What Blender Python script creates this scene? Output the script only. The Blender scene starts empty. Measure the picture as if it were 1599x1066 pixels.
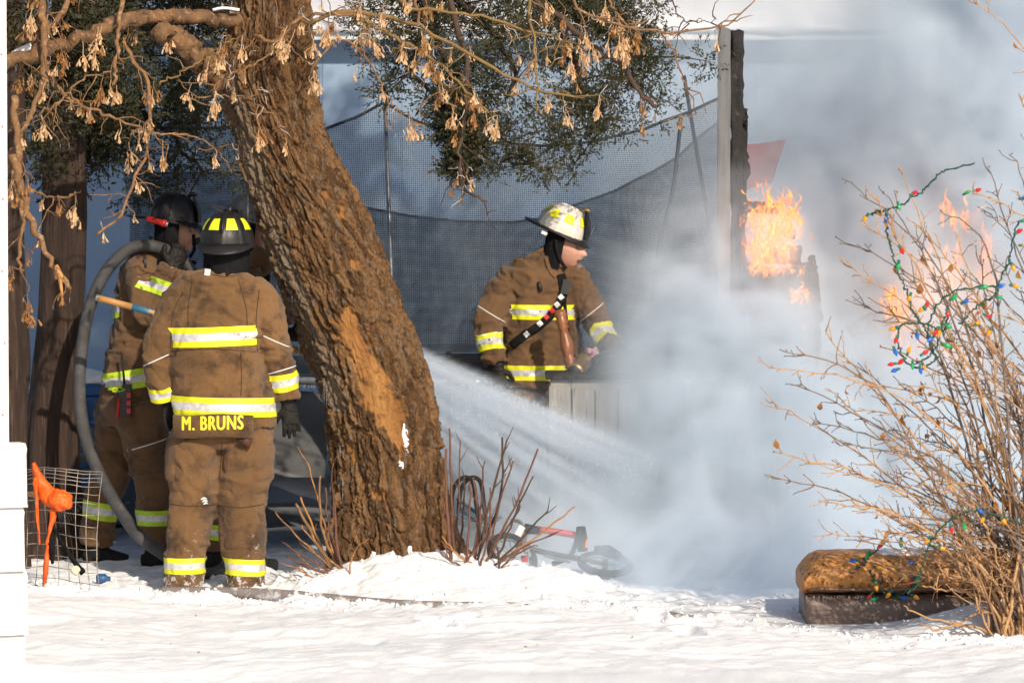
import bpy, bmesh, math, random
import numpy as np
from mathutils import Vector, Matrix, noise as MN
from mathutils.bvhtree import BVHTree

SC = bpy.context.scene
COL = SC.collection
random.seed(7)
rng = np.random.default_rng(7)
R = math.radians

# ------------------------------------------------------------------ camera
FPX, HOR = 6080.0, 255.0           # focal length in photo pixels, horizon row
CAM = Vector((0.0, -20.0, 2.2))
PITCH = math.atan((533.0 - HOR) / FPX)
cam = bpy.data.cameras.new('camera')
cam_o = bpy.data.objects.new('camera', cam)
COL.objects.link(cam_o)
cam_o.location = CAM
cam_o.rotation_euler = (R(90) - PITCH, 0, 0)
cam.sensor_width = 36.0
cam.lens = FPX * 36.0 / 1599.0
cam.clip_end = 3000
cam.dof.use_dof = True
cam.dof.focus_distance = 20.0
cam.dof.aperture_fstop = 5.0
SC.camera = cam_o

# ------------------------------------------------------------------ sky, sun, exposure
SUN_EL, SUN_AZ = 30.0, 22.0         # elevation; degrees to the right of straight behind the camera
w = bpy.data.worlds.new('World'); SC.world = w; w.use_nodes = True
wn = w.node_tree
bg = wn.nodes['Background']
sky = wn.nodes.new('ShaderNodeTexSky'); sky.sky_type = 'NISHITA'; sky.sun_disc = False
sky.sun_elevation = R(SUN_EL)
sky.sun_rotation = R(180 - SUN_AZ)
sky.dust_density = 2.0
wn.links.new(sky.outputs[0], bg.inputs[0])
bg.inputs[1].default_value = 0.10
sl = bpy.data.lights.new('sun', 'SUN'); sl.energy = 4.2; sl.angle = R(0.6); sl.color = (1.0, 0.86, 0.69)
sun = bpy.data.objects.new('sun', sl); COL.objects.link(sun)
sdir = Vector((-math.sin(R(SUN_AZ)) * math.cos(R(SUN_EL)), math.cos(R(SUN_AZ)) * math.cos(R(SUN_EL)), -math.sin(R(SUN_EL))))
sun.rotation_euler = sdir.to_track_quat('-Z', 'Y').to_euler()
SC.view_settings.view_transform = 'Standard'
SC.view_settings.look = 'None'
SC.view_settings.gamma = 1.0
SC.view_settings.use_curve_mapping = False
SC.view_settings.exposure = 0.12
cy = SC.cycles
cy.use_adaptive_sampling = True; cy.adaptive_threshold = 0.02
cy.max_bounces = 8; cy.diffuse_bounces = 3; cy.glossy_bounces = 2; cy.transmission_bounces = 4
cy.volume_bounces = 3; cy.transparent_max_bounces = 24
cy.volume_step_rate = 2.0; cy.volume_max_steps = 256
cy.use_denoising = True
cy.sample_clamp_indirect = 6.0

# ------------------------------------------------------------------ helpers
_fw = Vector((0, math.cos(PITCH), -math.sin(PITCH)))
_up = Vector((0, math.sin(PITCH), math.cos(PITCH)))
def P(px, py, Y):
    """photo pixel + depth plane Y (metres) -> world point"""
    d = _fw + Vector((1, 0, 0)) * ((px - 799.5) / FPX) + _up * (-(py - 533.0) / FPX)
    return CAM + d * ((Y + 20.0) / d.y)
def S(Y):
    """metres per photo pixel at depth Y"""
    return (Y + 20.0) / FPX

def link(name, me, m=None, parent=None):
    o = bpy.data.objects.new(name, me); COL.objects.link(o)
    if m is not None:
        if isinstance(m, (list, tuple)):
            for q in m: me.materials.append(q)
        elif len(me.materials) == 0:
            me.materials.append(m)
    if parent is not None:
        o.parent = parent
        if parent.type == 'EMPTY': o.matrix_parent_inverse = Matrix.Translation(-Vector(parent.location))
    return o
def tag(o, label=None, cat=None, group=None, kind=None):
    if label: o['label'] = label
    if cat: o['category'] = cat
    if group: o['group'] = group
    if kind: o['kind'] = kind
    return o
def thing(name, label, cat, loc=(0, 0, 0), group=None):
    o = bpy.data.objects.new(name, None); COL.objects.link(o)
    o.empty_display_size = 0.1
    o.location = loc
    return tag(o, label, cat, group)

class MB:
    """collects world-space geometry for one mesh"""
    def __init__(s): s.v = []; s.f = []; s.mi = []
    def add(s, vs, fs, mi=0):
        b = len(s.v); s.v.extend([tuple(x) for x in vs]); s.f.extend([tuple(b + i for i in f) for f in fs]); s.mi.extend([mi] * len(fs))
    def box(s, c, sz, rot=None, mi=0, taper=1.0):
        hx, hy, hz = sz[0] / 2, sz[1] / 2, sz[2] / 2
        pts = [Vector((x * hx * (taper if z > 0 else 1), y * hy * (taper if z > 0 else 1), z * hz)) for z in (-1, 1) for y in (-1, 1) for x in (-1, 1)]
        if rot is not None: pts = [rot @ p for p in pts]
        s.add([Vector(c) + p for p in pts], [(0, 2, 3, 1), (4, 5, 7, 6), (0, 1, 5, 4), (2, 6, 7, 3), (0, 4, 6, 2), (1, 3, 7, 5)], mi)
    def tube(s, path, rad, n=8, flat=1.0, up=None, cap=True, mi=0, twist=0.0):
        """tube through points; rad scalar/list or list of (a,b)"""
        path = [Vector(p) for p in path]; k = len(path)
        if not isinstance(rad, (list, tuple)): rad = [rad] * k
        rr = [(r if isinstance(r, tuple) else (r, r * flat)) for r in rad]
        vs, fs = [], []
        prev = None
        for i, p in enumerate(path):
            t = (path[min(i + 1, k - 1)] - path[max(i - 1, 0)])
            if t.length < 1e-9: t = Vector((0, 0, 1))
            t.normalize()
            if prev is None:
                u = Vector(up) if up is not None else (Vector((1, 0, 0)) if abs(t.x) < 0.8 else Vector((0, 1, 0)))
            else: u = prev
            u = (u - t * u.dot(t))
            if u.length < 1e-6: u = t.orthogonal()
            u.normalize(); prev = u; b = t.cross(u)
            for j in range(n):
                a = 2 * math.pi * j / n + twist
                vs.append(p + u * (math.cos(a) * rr[i][0]) + b * (math.sin(a) * rr[i][1]))
        for i in range(k - 1):
            for j in range(n):
                j2 = (j + 1) % n
                fs.append((i * n + j, i * n + j2, (i + 1) * n + j2, (i + 1) * n + j))
        if cap:
            fs.append(tuple(range(n - 1, -1, -1))); fs.append(tuple((k - 1) * n + j for j in range(n)))
        s.add(vs, fs, mi)
    def ball(s, c, r, n=8, m=6, mi=0, rot=None):
        c = Vector(c); r = Vector(r) if isinstance(r, (tuple, list, Vector)) else Vector((r, r, r))
        vs, fs = [], []
        for i in range(1, m):
            th = math.pi * i / m
            for j in range(n):
                ph = 2 * math.pi * j / n
                q = Vector((r.x * math.sin(th) * math.cos(ph), r.y * math.sin(th) * math.sin(ph), r.z * math.cos(th)))
                vs.append(c + (rot @ q if rot is not None else q))
        tp, bt = Vector((0, 0, r.z)), Vector((0, 0, -r.z))
        if rot is not None: tp, bt = rot @ tp, rot @ bt
        vs += [c + tp, c + bt]; a, b = len(vs) - 2, len(vs) - 1
        for j in range(n):
            j2 = (j + 1) % n
            fs.append((a, j, j2)); fs.append((b, (m - 2) * n + j2, (m - 2) * n + j))
            for i in range(m - 2):
                fs.append((i * n + j, (i + 1) * n + j, (i + 1) * n + j2, i * n + j2))
        s.add(vs, fs, mi)
    def mesh(s, name='m', smooth=True):
        me = bpy.data.meshes.new(name); me.from_pydata(s.v, [], s.f); me.update()
        if any(s.mi): me.polygons.foreach_set('material_index', s.mi)
        if smooth: me.polygons.foreach_set('use_smooth', [True] * len(me.polygons))
        return me
    def build(s, name, m, parent=None, smooth=True):
        return link(name, s.mesh(name, smooth), m, parent)

def bez(pts, n=24):
    """smooth Catmull-Rom through points"""
    pts = [Vector(p) for p in pts]; out = []
    k = len(pts)
    per = max(1, n // (k - 1))
    for i in range(k - 1):
        p0, p1, p2, p3 = pts[max(i - 1, 0)], pts[i], pts[i + 1], pts[min(i + 2, k - 1)]
        for j in range(per):
            t = j / per
            out.append(0.5 * ((2 * p1) + (p2 - p0) * t + (2 * p0 - 5 * p1 + 4 * p2 - p3) * t * t + (3 * p1 - p0 - 3 * p2 + p3) * t ** 3))
    out.append(pts[-1]); return out
def lerp(a, b, t): return a + (b - a) * t
def interp(xs, ys, x): return float(np.interp(x, xs, ys))

def voxel(mb, size, smooth_it=4):
    """union of everything in mb as one continuous skin"""
    me = mb.mesh('tmp'); o = bpy.data.objects.new('tmp', me); COL.objects.link(o)
    r = o.modifiers.new('r', 'REMESH'); r.mode = 'VOXEL'; r.voxel_size = size
    if smooth_it:
        sm = o.modifiers.new('s', 'SMOOTH'); sm.factor = 0.5; sm.iterations = smooth_it
    dg = bpy.context.evaluated_depsgraph_get()
    out = bpy.data.meshes.new_from_object(o.evaluated_get(dg))
    bpy.data.objects.remove(o); bpy.data.meshes.remove(me)
    out.materials.clear()
    out.polygons.foreach_set('use_smooth', [True] * len(out.polygons))
    return out
def displace(me, fn):
    """move vertices along normals by fn(co, normal)"""
    n = len(me.vertices)
    for v, nr in zip(me.vertices, [Vector(x.vector) for x in me.vertex_normals]):
        v.co += nr * fn(v.co, nr)
    me.update()
def bvh_of(me):
    return BVHTree.FromPolygons([v.co.copy() for v in me.vertices], [tuple(p.vertices) for p in me.polygons])

# numpy value noise -------------------------------------------------
def _hash(i, j, s):
    h = (i.astype(np.int64) * 374761393 + j.astype(np.int64) * 668265263 + s * 1442695041) & 0x7fffffff
    h = ((h ^ (h >> 13)) * 1274126177) & 0x7fffffff
    return ((h ^ (h >> 16)) & 0xffff) / 65535.0
def vnoise(x, y, s=0):
    i = np.floor(x); j = np.floor(y); fx = x - i; fy = y - j
    fx = fx * fx * (3 - 2 * fx); fy = fy * fy * (3 - 2 * fy)
    a = _hash(i, j, s); b = _hash(i + 1, j, s); c = _hash(i, j + 1, s); d = _hash(i + 1, j + 1, s)
    return (a * (1 - fx) + b * fx) * (1 - fy) + (c * (1 - fx) + d * fx) * fy
def fbm(x, y, o=4, s=0):
    r = 0; a = .5; t = 0
    for k in range(o):
        r = r + a * vnoise(x * 2 ** k, y * 2 ** k, s + k * 17); t += a; a *= .5
    return r / t

# materials ---------------------------------------------------------
def pm(name, c1, c2=None, scale=6.0, rough=0.8, bump=0.0, bscale=None, metal=0.0, stretch=(1, 1, 1), detail=5, lo=0.35, hi=0.65,
       c3=None, s3=30.0, lo3=.6, hi3=.7, sheen=0.0, transl=0.0, spec=0.5, coat=0.0, bdist=0.01):
    """principled material: two colours mixed by noise, an optional third as specks, noise bump"""
    m = bpy.data.materials.new(name); m.use_nodes = True
    nt = m.node_tree; N = nt.nodes; L = nt.links
    b = N['Principled BSDF']
    b.inputs['Roughness'].default_value = rough; b.inputs['Metallic'].default_value = metal
    b.inputs['Specular IOR Level'].default_value = spec
    if coat: b.inputs['Coat Weight'].default_value = coat
    if sheen: b.inputs['Sheen Weight'].default_value = sheen
    tc = N.new('ShaderNodeTexCoord'); mp = N.new('ShaderNodeMapping'); mp.inputs['Scale'].default_value = stretch
    L.new(tc.outputs['Object'], mp.inputs[0])
    def ramp(sc_, lo_, hi_, det):
        nz = N.new('ShaderNodeTexNoise'); nz.inputs['Scale'].default_value = sc_; nz.inputs['Detail'].default_value = det
        nz.inputs['Roughness'].default_value = 0.6
        L.new(mp.outputs[0], nz.inputs['Vector'])
        mr = N.new('ShaderNodeMapRange'); mr.inputs[1].default_value = lo_; mr.inputs[2].default_value = hi_
        L.new(nz.outputs[0], mr.inputs[0]); return nz, mr
    if c2 is None: c2 = tuple(x * 0.8 for x in c1)
    nz, mr = ramp(scale, lo, hi, detail)
    mix = N.new('ShaderNodeMix'); mix.data_type = 'RGBA'
    mix.inputs[6].default_value = (*c1, 1); mix.inputs[7].default_value = (*c2, 1)
    L.new(mr.outputs[0], mix.inputs[0]); colour = mix.outputs[2]
    if c3 is not None:
        _, mr3 = ramp(s3, lo3, hi3, 4)
        m3 = N.new('ShaderNodeMix'); m3.data_type = 'RGBA'
        L.new(colour, m3.inputs[6]); m3.inputs[7].default_value = (*c3, 1); L.new(mr3.outputs[0], m3.inputs[0]); colour = m3.outputs[2]
    L.new(colour, b.inputs['Base Color'])
    if bump:
        bn, _ = ramp(bscale or scale * 4, 0, 1, 5)
        bp = N.new('ShaderNodeBump'); bp.inputs['Strength'].default_value = bump; bp.inputs['Distance'].default_value = bdist
        L.new(bn.outputs[0], bp.inputs['Height']); L.new(bp.outputs[0], b.inputs['Normal'])
    if transl:
        tr = N.new('ShaderNodeBsdfTranslucent'); L.new(colour, tr.inputs[0])
        ms = N.new('ShaderNodeMixShader'); ms.inputs[0].default_value = transl
        L.new(b.outputs[0], ms.inputs[1]); L.new(tr.outputs[0], ms.inputs[2]); L.new(ms.outputs[0], N['Material Output'].inputs[0])
    return m
def emis(name, col, st):
    m = bpy.data.materials.new(name); m.use_nodes = True; nt = m.node_tree; nt.nodes.clear()
    o = nt.nodes.new('ShaderNodeOutputMaterial'); e = nt.nodes.new('ShaderNodeEmission')
    e.inputs[0].default_value = (*col, 1); e.inputs[1].default_value = st; nt.links.new(e.outputs[0], o.inputs[0]); return m

M = {}
M['coat'] = pm('turnout_cloth', (.210, .113, .046), (.136, .074, .032), 4, .88, .9, 130, c3=(.040, .024, .014), s3=7, lo3=.50, hi3=.70, spec=.2, sheen=.15)
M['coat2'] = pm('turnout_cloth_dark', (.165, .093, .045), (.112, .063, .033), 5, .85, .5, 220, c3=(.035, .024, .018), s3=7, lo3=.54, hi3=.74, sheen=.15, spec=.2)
M['trouser'] = pm('trouser_cloth', (.205, .111, .047), (.132, .072, .033), 4, .88, .9, 130, c3=(.045, .028, .017), s3=8, lo3=.52, hi3=.72, sheen=.15, spec=.2)
def caked(m):
    """snow kicked up and frozen onto the lower legs"""
    nt = m.node_tree; N, L = nt.nodes, nt.links; b = N['Principled BSDF']; src = b.inputs['Base Color'].links[0].from_socket
    tc = N.new('ShaderNodeTexCoord'); sp = N.new('ShaderNodeSeparateXYZ'); L.new(tc.outputs['Object'], sp.inputs[0]); nz = N.new('ShaderNodeTexNoise'); nz.inputs['Scale'].default_value = 26; nz.inputs['Detail'].default_value = 6; nz.inputs['Roughness'].default_value = .7; L.new(tc.outputs['Object'], nz.inputs['Vector'])
    a = N.new('ShaderNodeMath'); a.operation = 'MULTIPLY_ADD'; L.new(sp.outputs['Z'], a.inputs[0]); a.inputs[1].default_value = -.42; L.new(nz.outputs[0], a.inputs[2])
    r = N.new('ShaderNodeMapRange'); r.inputs[1].default_value = .50; r.inputs[2].default_value = .58; L.new(a.outputs[0], r.inputs[0])
    mx = N.new('ShaderNodeMix'); mx.data_type = 'RGBA'; L.new(r.outputs[0], mx.inputs[0]); L.new(src, mx.inputs[6]); mx.inputs[7].default_value = (.62, .62, .63, 1); L.new(mx.outputs[2], b.inputs['Base Color'])
caked(M['trouser'])
M['yellow'] = pm('fluorescent_tape', (.83, .83, .02), (.66, .68, .02), 30, .55, .15, 300)
M['lime'] = pm('fluorescent_tape_lime', (.55, .78, .02), (.40, .58, .03), 30, .55, .15, 300)
M['silver'] = pm('silver_tape', (.72, .72, .74), (.5, .51, .54), 40, .35, .15, 300, metal=.15)
M['black'] = pm('black_knit', (.010, .010, .012), (.016, .016, .018), 30, .95, .4, 300, spec=.08)
M['glove'] = pm('black_glove_leather', (.011, .010, .010), (.02, .018, .017), 20, .6, .4, 90, spec=.25)
M['helmet'] = pm('black_helmet_shell', (.012, .012, .014), (.022, .021, .022), 14, .42, .15, 40, c3=(.05, .046, .042), s3=25, lo3=.60, hi3=.72, spec=.35)
M['whelmet'] = pm('white_helmet_shell', (.72, .70, .66), (.60, .58, .54), 9, .35, .05, 40, c3=(.5, .48, .45), s3=30, lo3=.74, hi3=.86)
M['piping'] = pm('white_piping', (.8, .8, .8), (.7, .7, .7), 30, .5)
M['skin'] = pm('skin', (.52, .27, .20), (.58, .33, .25), 14, .55, .1, 120, c3=(.52, .20, .15), s3=10, lo3=.55, hi3=.75)
M['steel'] = pm('galvanised_steel', (.42, .44, .46), (.30, .32, .34), 18, .42, .1, 60, metal=.7)
M['dsteel'] = pm('dark_steel', (.06, .06, .065), (.03, .03, .03), 18, .5, .1, 60, metal=.5)
M['ice'] = pm('ice', (.8, .85, .9), (.7, .76, .82), 30, .12, .2, 60)
M['ice'].node_tree.nodes['Principled BSDF'].inputs['Transmission Weight'].default_value = .85; M['ice'].node_tree.nodes['Principled BSDF'].inputs['IOR'].default_value = 1.31
M['red'] = pm('red_paint', (.55, .02, .015), (.4, .02, .015), 14, .4)
M['rubber'] = pm('black_rubber', (.014, .014, .014), (.022, .022, .022), 25, .8, .3, 80, spec=.2)
M['plastic'] = pm('black_plastic', (.02, .02, .022), (.03, .03, .03), 30, .5)

# ================================================================== THE SETTING
def gauss(x, y, cx, cy_, sx, sy): return np.exp(-((x - cx) / sx) ** 2 - ((y - cy_) / sy) ** 2)
def sstep(a, b, x):
    t = np.clip((x - a) / (b - a), 0, 1); return t * t * (3 - 2 * t)
HOSE_X = [P(250, 905, -.45).x, P(420, 922, -.7).x, P(640, 936, -.95).x, P(900, 942, -1.1).x, P(1080, 958, -1.45).x, P(1262, 985, -1.95).x, P(1420, 1005, -2.4).x]
HOSE_Y = [-.40, -.62, -.95, -1.1, -1.45, -1.95, -2.3]
BOOTS = [(random.uniform(-1.9, -.75), random.uniform(-.75, .7), random.uniform(0, 3.1)) for _ in range(16)] + [(random.uniform(-.6, 1.5), random.uniform(-2.4, -1.5), random.uniform(.8, 2.2)) for _ in range(9)]
def ground_z(x, y):
    x = np.asarray(x, float); y = np.asarray(y, float)
    hy = np.interp(x, HOSE_X, HOSE_Y)
    front = 1 - sstep(-.42, -.12, y - hy)                       # 1 on the bank this side of the hose
    z = 0.062 * front + 0.02 * front * np.sin(x * 1.9 + 1.0)
    z = z + front * (fbm(x * 1.3 + 3, y * 1.6, 3, 5) - .5) * .07
    crest = np.exp(-((y - hy + .24) / .13) ** 2)
    z = z + crest * (.03 + (fbm(x * 5, y * 5, 3, 9) - .4) * .10)
    c = P(640, 885, -.05)
    mound = gauss(x, y, c.x + .04, .02, .56, .42) * .17 + gauss(x, y, c.x + .62, -.12, .5, .34) * .075
    z = z + mound
    drift = .15 * sstep(1.62, 2.3, x) * np.exp(-((y + 1.85) / .42) ** 2)
    z = z + drift * (y < 20)
    back = sstep(-.75, -.3, y - hy * .3) * (1 - sstep(6, 11, y))
    lump = np.abs(fbm(x * 4.5, y * 4.5, 4, 21) - .5) * 2
    z = z + back * (.05 * lump + .05 * (fbm(x * 1.1, y * 1.1, 3, 33) - .5))
    fine = (fbm(x * 16, y * 16, 3, 41) - .5)
    amount = .012 + .035 * np.exp(-((y - hy + .15) / .32) ** 2) + .03 * np.exp(-((y - .0) / .5) ** 2)
    z = z + fine * amount * (1 - sstep(7, 12, np.abs(y)))
    z = z - .09 * np.exp(-((y - hy) / .11) ** 2) * (x < 2.9) * (x > -1.9)
    for (bx_, by_, ba_) in BOOTS:
        ca_, sa_ = math.cos(ba_), math.sin(ba_); u_ = (x - bx_) * ca_ + (y - by_) * sa_; v_ = -(x - bx_) * sa_ + (y - by_) * ca_
        q_ = (u_ / .15) ** 4 + (v_ / .06) ** 4; z = z - .030 * np.exp(-q_) + .012 * np.exp(-((q_ - 2.2) / 1.6) ** 2) * (q_ < 8)
    z = z + front * (np.abs(fbm(x * 3.2, y * 4.4, 3, 87) - .5) * -.05 + .008)
    far = sstep(25, 200, np.hypot(x, y))
    return z * (1 - far)
def gz(x, y): return float(ground_z(np.array([x]), np.array([y]))[0])

def grow(a, b, step, far, k=1.35):
    core = list(np.arange(a, b, step)); lo = []; s = step; q = a
    while q > -far: s *= k; q -= s; lo.append(q)
    hi = []; s = step; q = core[-1]
    while q < far: s *= k; q += s; hi.append(q)
    return np.array(lo[::-1] + core + hi)
gx = grow(-2.95, 2.95, .0145, 900); gy = grow(-3.7, 1.9, .0155, 900)
XX, YY = np.meshgrid(gx, gy); ZZ = ground_z(XX, YY)
nx, ny = len(gx), len(gy)
me = bpy.data.meshes.new('snow_ground')
me.vertices.add(nx * ny); me.vertices.foreach_set('co', np.stack([XX, YY, ZZ], -1).reshape(-1).astype(np.float32))
ii = (np.arange(ny - 1)[:, None] * nx + np.arange(nx - 1)[None, :]).reshape(-1)
quads = np.stack([ii, ii + 1, ii + 1 + nx, ii + nx], 1)
me.loops.add(quads.size); me.loops.foreach_set('vertex_index', quads.reshape(-1).astype(np.int32))
me.polygons.add(len(quads)); me.polygons.foreach_set('loop_start', np.arange(0, quads.size, 4, dtype=np.int32))
me.update(); me.validate(); me.polygons.foreach_set('use_smooth', [True] * len(me.polygons))
def snow_mat():
    m = bpy.data.materials.new('snow'); m.use_nodes = True; nt = m.node_tree; N = nt.nodes; L = nt.links
    b = N['Principled BSDF']; b.inputs['Roughness'].default_value = .75; b.inputs['Specular IOR Level'].default_value = .3
    tc = N.new('ShaderNodeTexCoord'); sx = N.new('ShaderNodeSeparateXYZ'); L.new(tc.outputs['Object'], sx.inputs[0])
    # trampled, sooty, half-melted slush lies round the fire; clean snow on the yard side
    n1 = N.new('ShaderNodeTexNoise'); n1.inputs['Scale'].default_value = 3.2; n1.inputs['Detail'].default_value = 6; n1.inputs['Roughness'].default_value = .65
    L.new(tc.outputs['Object'], n1.inputs['Vector'])
    a = N.new('ShaderNodeMath'); a.operation = 'MULTIPLY_ADD'; L.new(n1.outputs[0], a.inputs[0]); a.inputs[1].default_value = 1.6; L.new(sx.outputs['Y'], a.inputs[2])
    r = N.new('ShaderNodeMapRange'); r.inputs[1].default_value = 2.0; r.inputs[2].default_value = 3.8; L.new(a.outputs[0], r.inputs[0])
    mx = N.new('ShaderNodeMix'); mx.data_type = 'RGBA'; mx.inputs[6].default_value = (.86, .885, .92, 1); mx.inputs[7].default_value = (.20, .215, .235, 1); L.new(r.outputs[0], mx.inputs[0])
    n2 = N.new('ShaderNodeTexNoise'); n2.inputs['Scale'].default_value = 38; n2.inputs['Detail'].default_value = 3; L.new(tc.outputs['Object'], n2.inputs['Vector'])
    r2 = N.new('ShaderNodeMapRange'); r2.inputs[1].default_value = .735; r2.inputs[2].default_value = .78; L.new(n2.outputs[0], r2.inputs[0])
    m2 = N.new('ShaderNodeMix'); m2.data_type = 'RGBA'; m2.inputs[7].default_value = (.22, .17, .13, 1); L.new(mx.outputs[2], m2.inputs[6]); L.new(r2.outputs[0], m2.inputs[0])
    L.new(m2.outputs[2], b.inputs['Base Color'])
    n3 = N.new('ShaderNodeTexNoise'); n3.inputs['Scale'].default_value = 70; n3.inputs['Detail'].default_value = 4; L.new(tc.outputs['Object'], n3.inputs['Vector'])
    bp = N.new('ShaderNodeBump'); bp.inputs['Strength'].default_value = .35; bp.inputs['Distance'].default_value = .012; L.new(n3.outputs[0], bp.inputs['Height']); L.new(bp.outputs[0], b.inputs['Normal'])
    return m
M['snow'] = snow_mat()
tag(link('snow_ground', me, M['snow']), kind='structure')
M['psnow'] = pm('fresh_snow', (.86, .885, .92), (.82, .845, .88), 12, .75, .4, 60, spec=.3)

# loose crumbs of snow along the bank and round the trunk: uncountable
mb = MB()
def crumb(x, y, r):
    z = gz(x, y); c = Vector((x, y, z + r * .25))
    base = [Vector(p) for p in ((1, 0, 0), (-1, 0, 0), (0, 1, 0), (0, -1, 0), (0, 0, 1), (0, 0, -1))]
    q = Matrix.Rotation(random.random() * 6.28, 3, 'Z') @ Matrix.Rotation(random.random() * 3, 3, 'X')
    mb.add([c + (q @ p) * (r * random.uniform(.6, 1.25)) for p in base], [(0, 2, 4), (2, 1, 4), (1, 3, 4), (3, 0, 4), (2, 0, 5), (1, 2, 5), (3, 1, 5), (0, 3, 5)])
for k in range(1700):
    x = random.uniform(-2.4, 2.7); hy = float(np.interp(x, HOSE_X, HOSE_Y))
    if random.random() < .6: y = hy - .22 + random.gauss(0, .13)
    else: y = random.uniform(hy, .55); 
    crumb(x, y, abs(random.gauss(0, .007)) + .004)
tag(mb.build('snow_crumbs', M['psnow']), 'loose crumbs of snow scattered along the bank and around the trunk', 'snow', kind='stuff')

# ------------------------------------------------------------------ white house corner on the left
Yh = -3.2
M['siding'] = pm('white_siding', (.80, .80, .79), (.74, .74, .73), 5, .5, .05, 30, c3=(.55, .38, .26), s3=24, lo3=.77, hi3=.80)
house = thing('white_house', 'white lapped siding corner of a house beside the wire mesh', 'house', (P(12, 690, Yh).x, Yh, 0))
rz = Matrix.Rotation(R(22), 3, 'Z')
def house_box(name, x0, x1, y0, y1, z0, z1, m='siding'):
    b = MB(); c = Vector(((x0 + x1) / 2, (y0 + y1) / 2, (z0 + z1) / 2))
    b.box(Vector(house.location) + rz @ c, (abs(x1 - x0), abs(y1 - y0), z1 - z0), rz)
    me_ = b.mesh(name, False); return link(name, me_, M[m], house)
house_box('corner_trim', -.14, 0, -.02, .10, P(0, 692, Yh).z, 4.2)
house_box('wall', -6, -.14, .0, 3.2, 0.0, 4.15)
zt = P(0, 690, Yh).z
lap = .275
k = 0; z1 = zt
while z1 > -.1:
    b = MB(); w_ = .052
    o_ = Vector(house.location)
    prof = [(-.10, z1), (-.125, z1 - .02), (-.112, z1 - .05), (-.122, z1 - lap + .02), (-.135, z1 - lap + .003), (0.0, z1 - lap + .003), (0.0, z1)]
    vs = [o_ + rz @ Vector((x, y, z)) for x in (-3.0, w_ - .012 * (k % 2)) for (y, z) in prof]
    n = len(prof); fs = [(i, (i + 1) % n, n + (i + 1) % n, n + i) for i in range(n)] + [tuple(range(n))[::-1], tuple(range(n, 2 * n))]
    b.add(vs, fs); link('skirting_board', b.mesh('skirting', False), M['siding'], house)
    z1 -= lap; k += 1
# nail heads with a little rust
mbn = MB()
for z in np.arange(zt + .12, 3.6, .31):
    c = Vector(house.location) + rz @ Vector((-.012 - .02 * random.random(), -.022, z)); mbn.ball(c, .0055, 6, 4)
mbn.build('nail_row', pm('rusty_nails', (.35, .17, .08), (.5, .3, .2), 20, .8), house)['kind'] = 'stuff'

# ------------------------------------------------------------------ pale metal-sided building behind
Yb = 10.5
ztop = P(1250, 62, Yb).z
M['shade_blue'] = pm('shade_blue_metal_siding', (.34, .465, .625), (.29, .41, .565), 1.5, .75, .05, 20, stretch=(1, 1, .35))  # white wall; its bluish shade is put into the base colour
M['roof'] = pm('snowy_roof', (.85, .85, .86), (.8, .8, .82), 5, .7, .3, 20)
bld = thing('metal_building', 'long white metal sided building, coloured blue for shade, standing behind the smoke', 'building', (0, Yb, 0))
pw = .62
proto = None
x = -5.2
while x < 6.2:
    if proto is None:
        b = MB(); prof = []
        for i in range(2):
            u = i / 2 * pw; prof += [(u, 0), (u + pw / 2 * .90, 0), (u + pw / 2 * .93, -.004), (u + pw / 2 * .97, -.004)]
        prof += [(pw - .004, 0)]
        n = len(prof); vs = [(px_, y_, 0) for px_, y_ in prof] + [(px_, y_, ztop) for px_, y_ in prof] + [(prof[-1][0], .05, 0), (prof[0][0], .05, 0), (prof[-1][0], .05, ztop), (prof[0][0], .05, ztop)]
        fs = [(i, i + 1, n + i + 1, n + i) for i in range(n - 1)] + [(2 * n, 2 * n + 1, 2 * n + 3, 2 * n + 2), (n - 1, 2 * n, 2 * n + 2, 2 * n - 1), (0, n, 2 * n + 3, 2 * n + 1)]
        b.add(vs, fs); proto = b.mesh('wall_panel', False); proto.materials.append(M['shade_blue'])
    o = link('wall_panel', proto, None, bld); o.location = (x, Yb, 0); x += pw
b = MB(); b.box((.5, Yb - .12, ztop + .01), (11.8, .34, .04)); b.build('eave', M['siding'], bld, False)
b = MB(); vs = []; nr = 120                     # snow lying on the roof, its lip uneven
for i in range(nr + 1):
    x = lerp(-5.4, 6.4, i / nr); w1 = .05 * MN.noise(Vector((x * 1.7, 0, 0))) + .03 * MN.noise(Vector((x * 6, 3, 0)))
    vs += [(x, Yb - .29, ztop + .035 - max(0, w1) * .9), (x, Yb - .36 + w1 * .5, ztop + .07 + w1 * .4), (x, Yb - .30, ztop + .13 + w1 * .6), (x, Yb + .3, ztop + .27 + .04 * MN.noise(Vector((x * 2, 5, 0)))), (x, Yb + 3.5, ztop + 1.0), (x, Yb + 3.5, ztop + .9)]
b.add(vs, [(6 * i + k, 6 * i + 6 + k, 6 * i + 6 + (k + 1) % 6, 6 * i + (k + 1) % 6) for i in range(nr) for k in range(6)])
b.build('snowy_roof', M['roof'], bld)
b = MB(); b.box((.5, Yb + 2.0, ztop / 2), (11.4, 3.8, ztop)); b.build('inner_wall', M['shade_blue'], bld, False)

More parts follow.
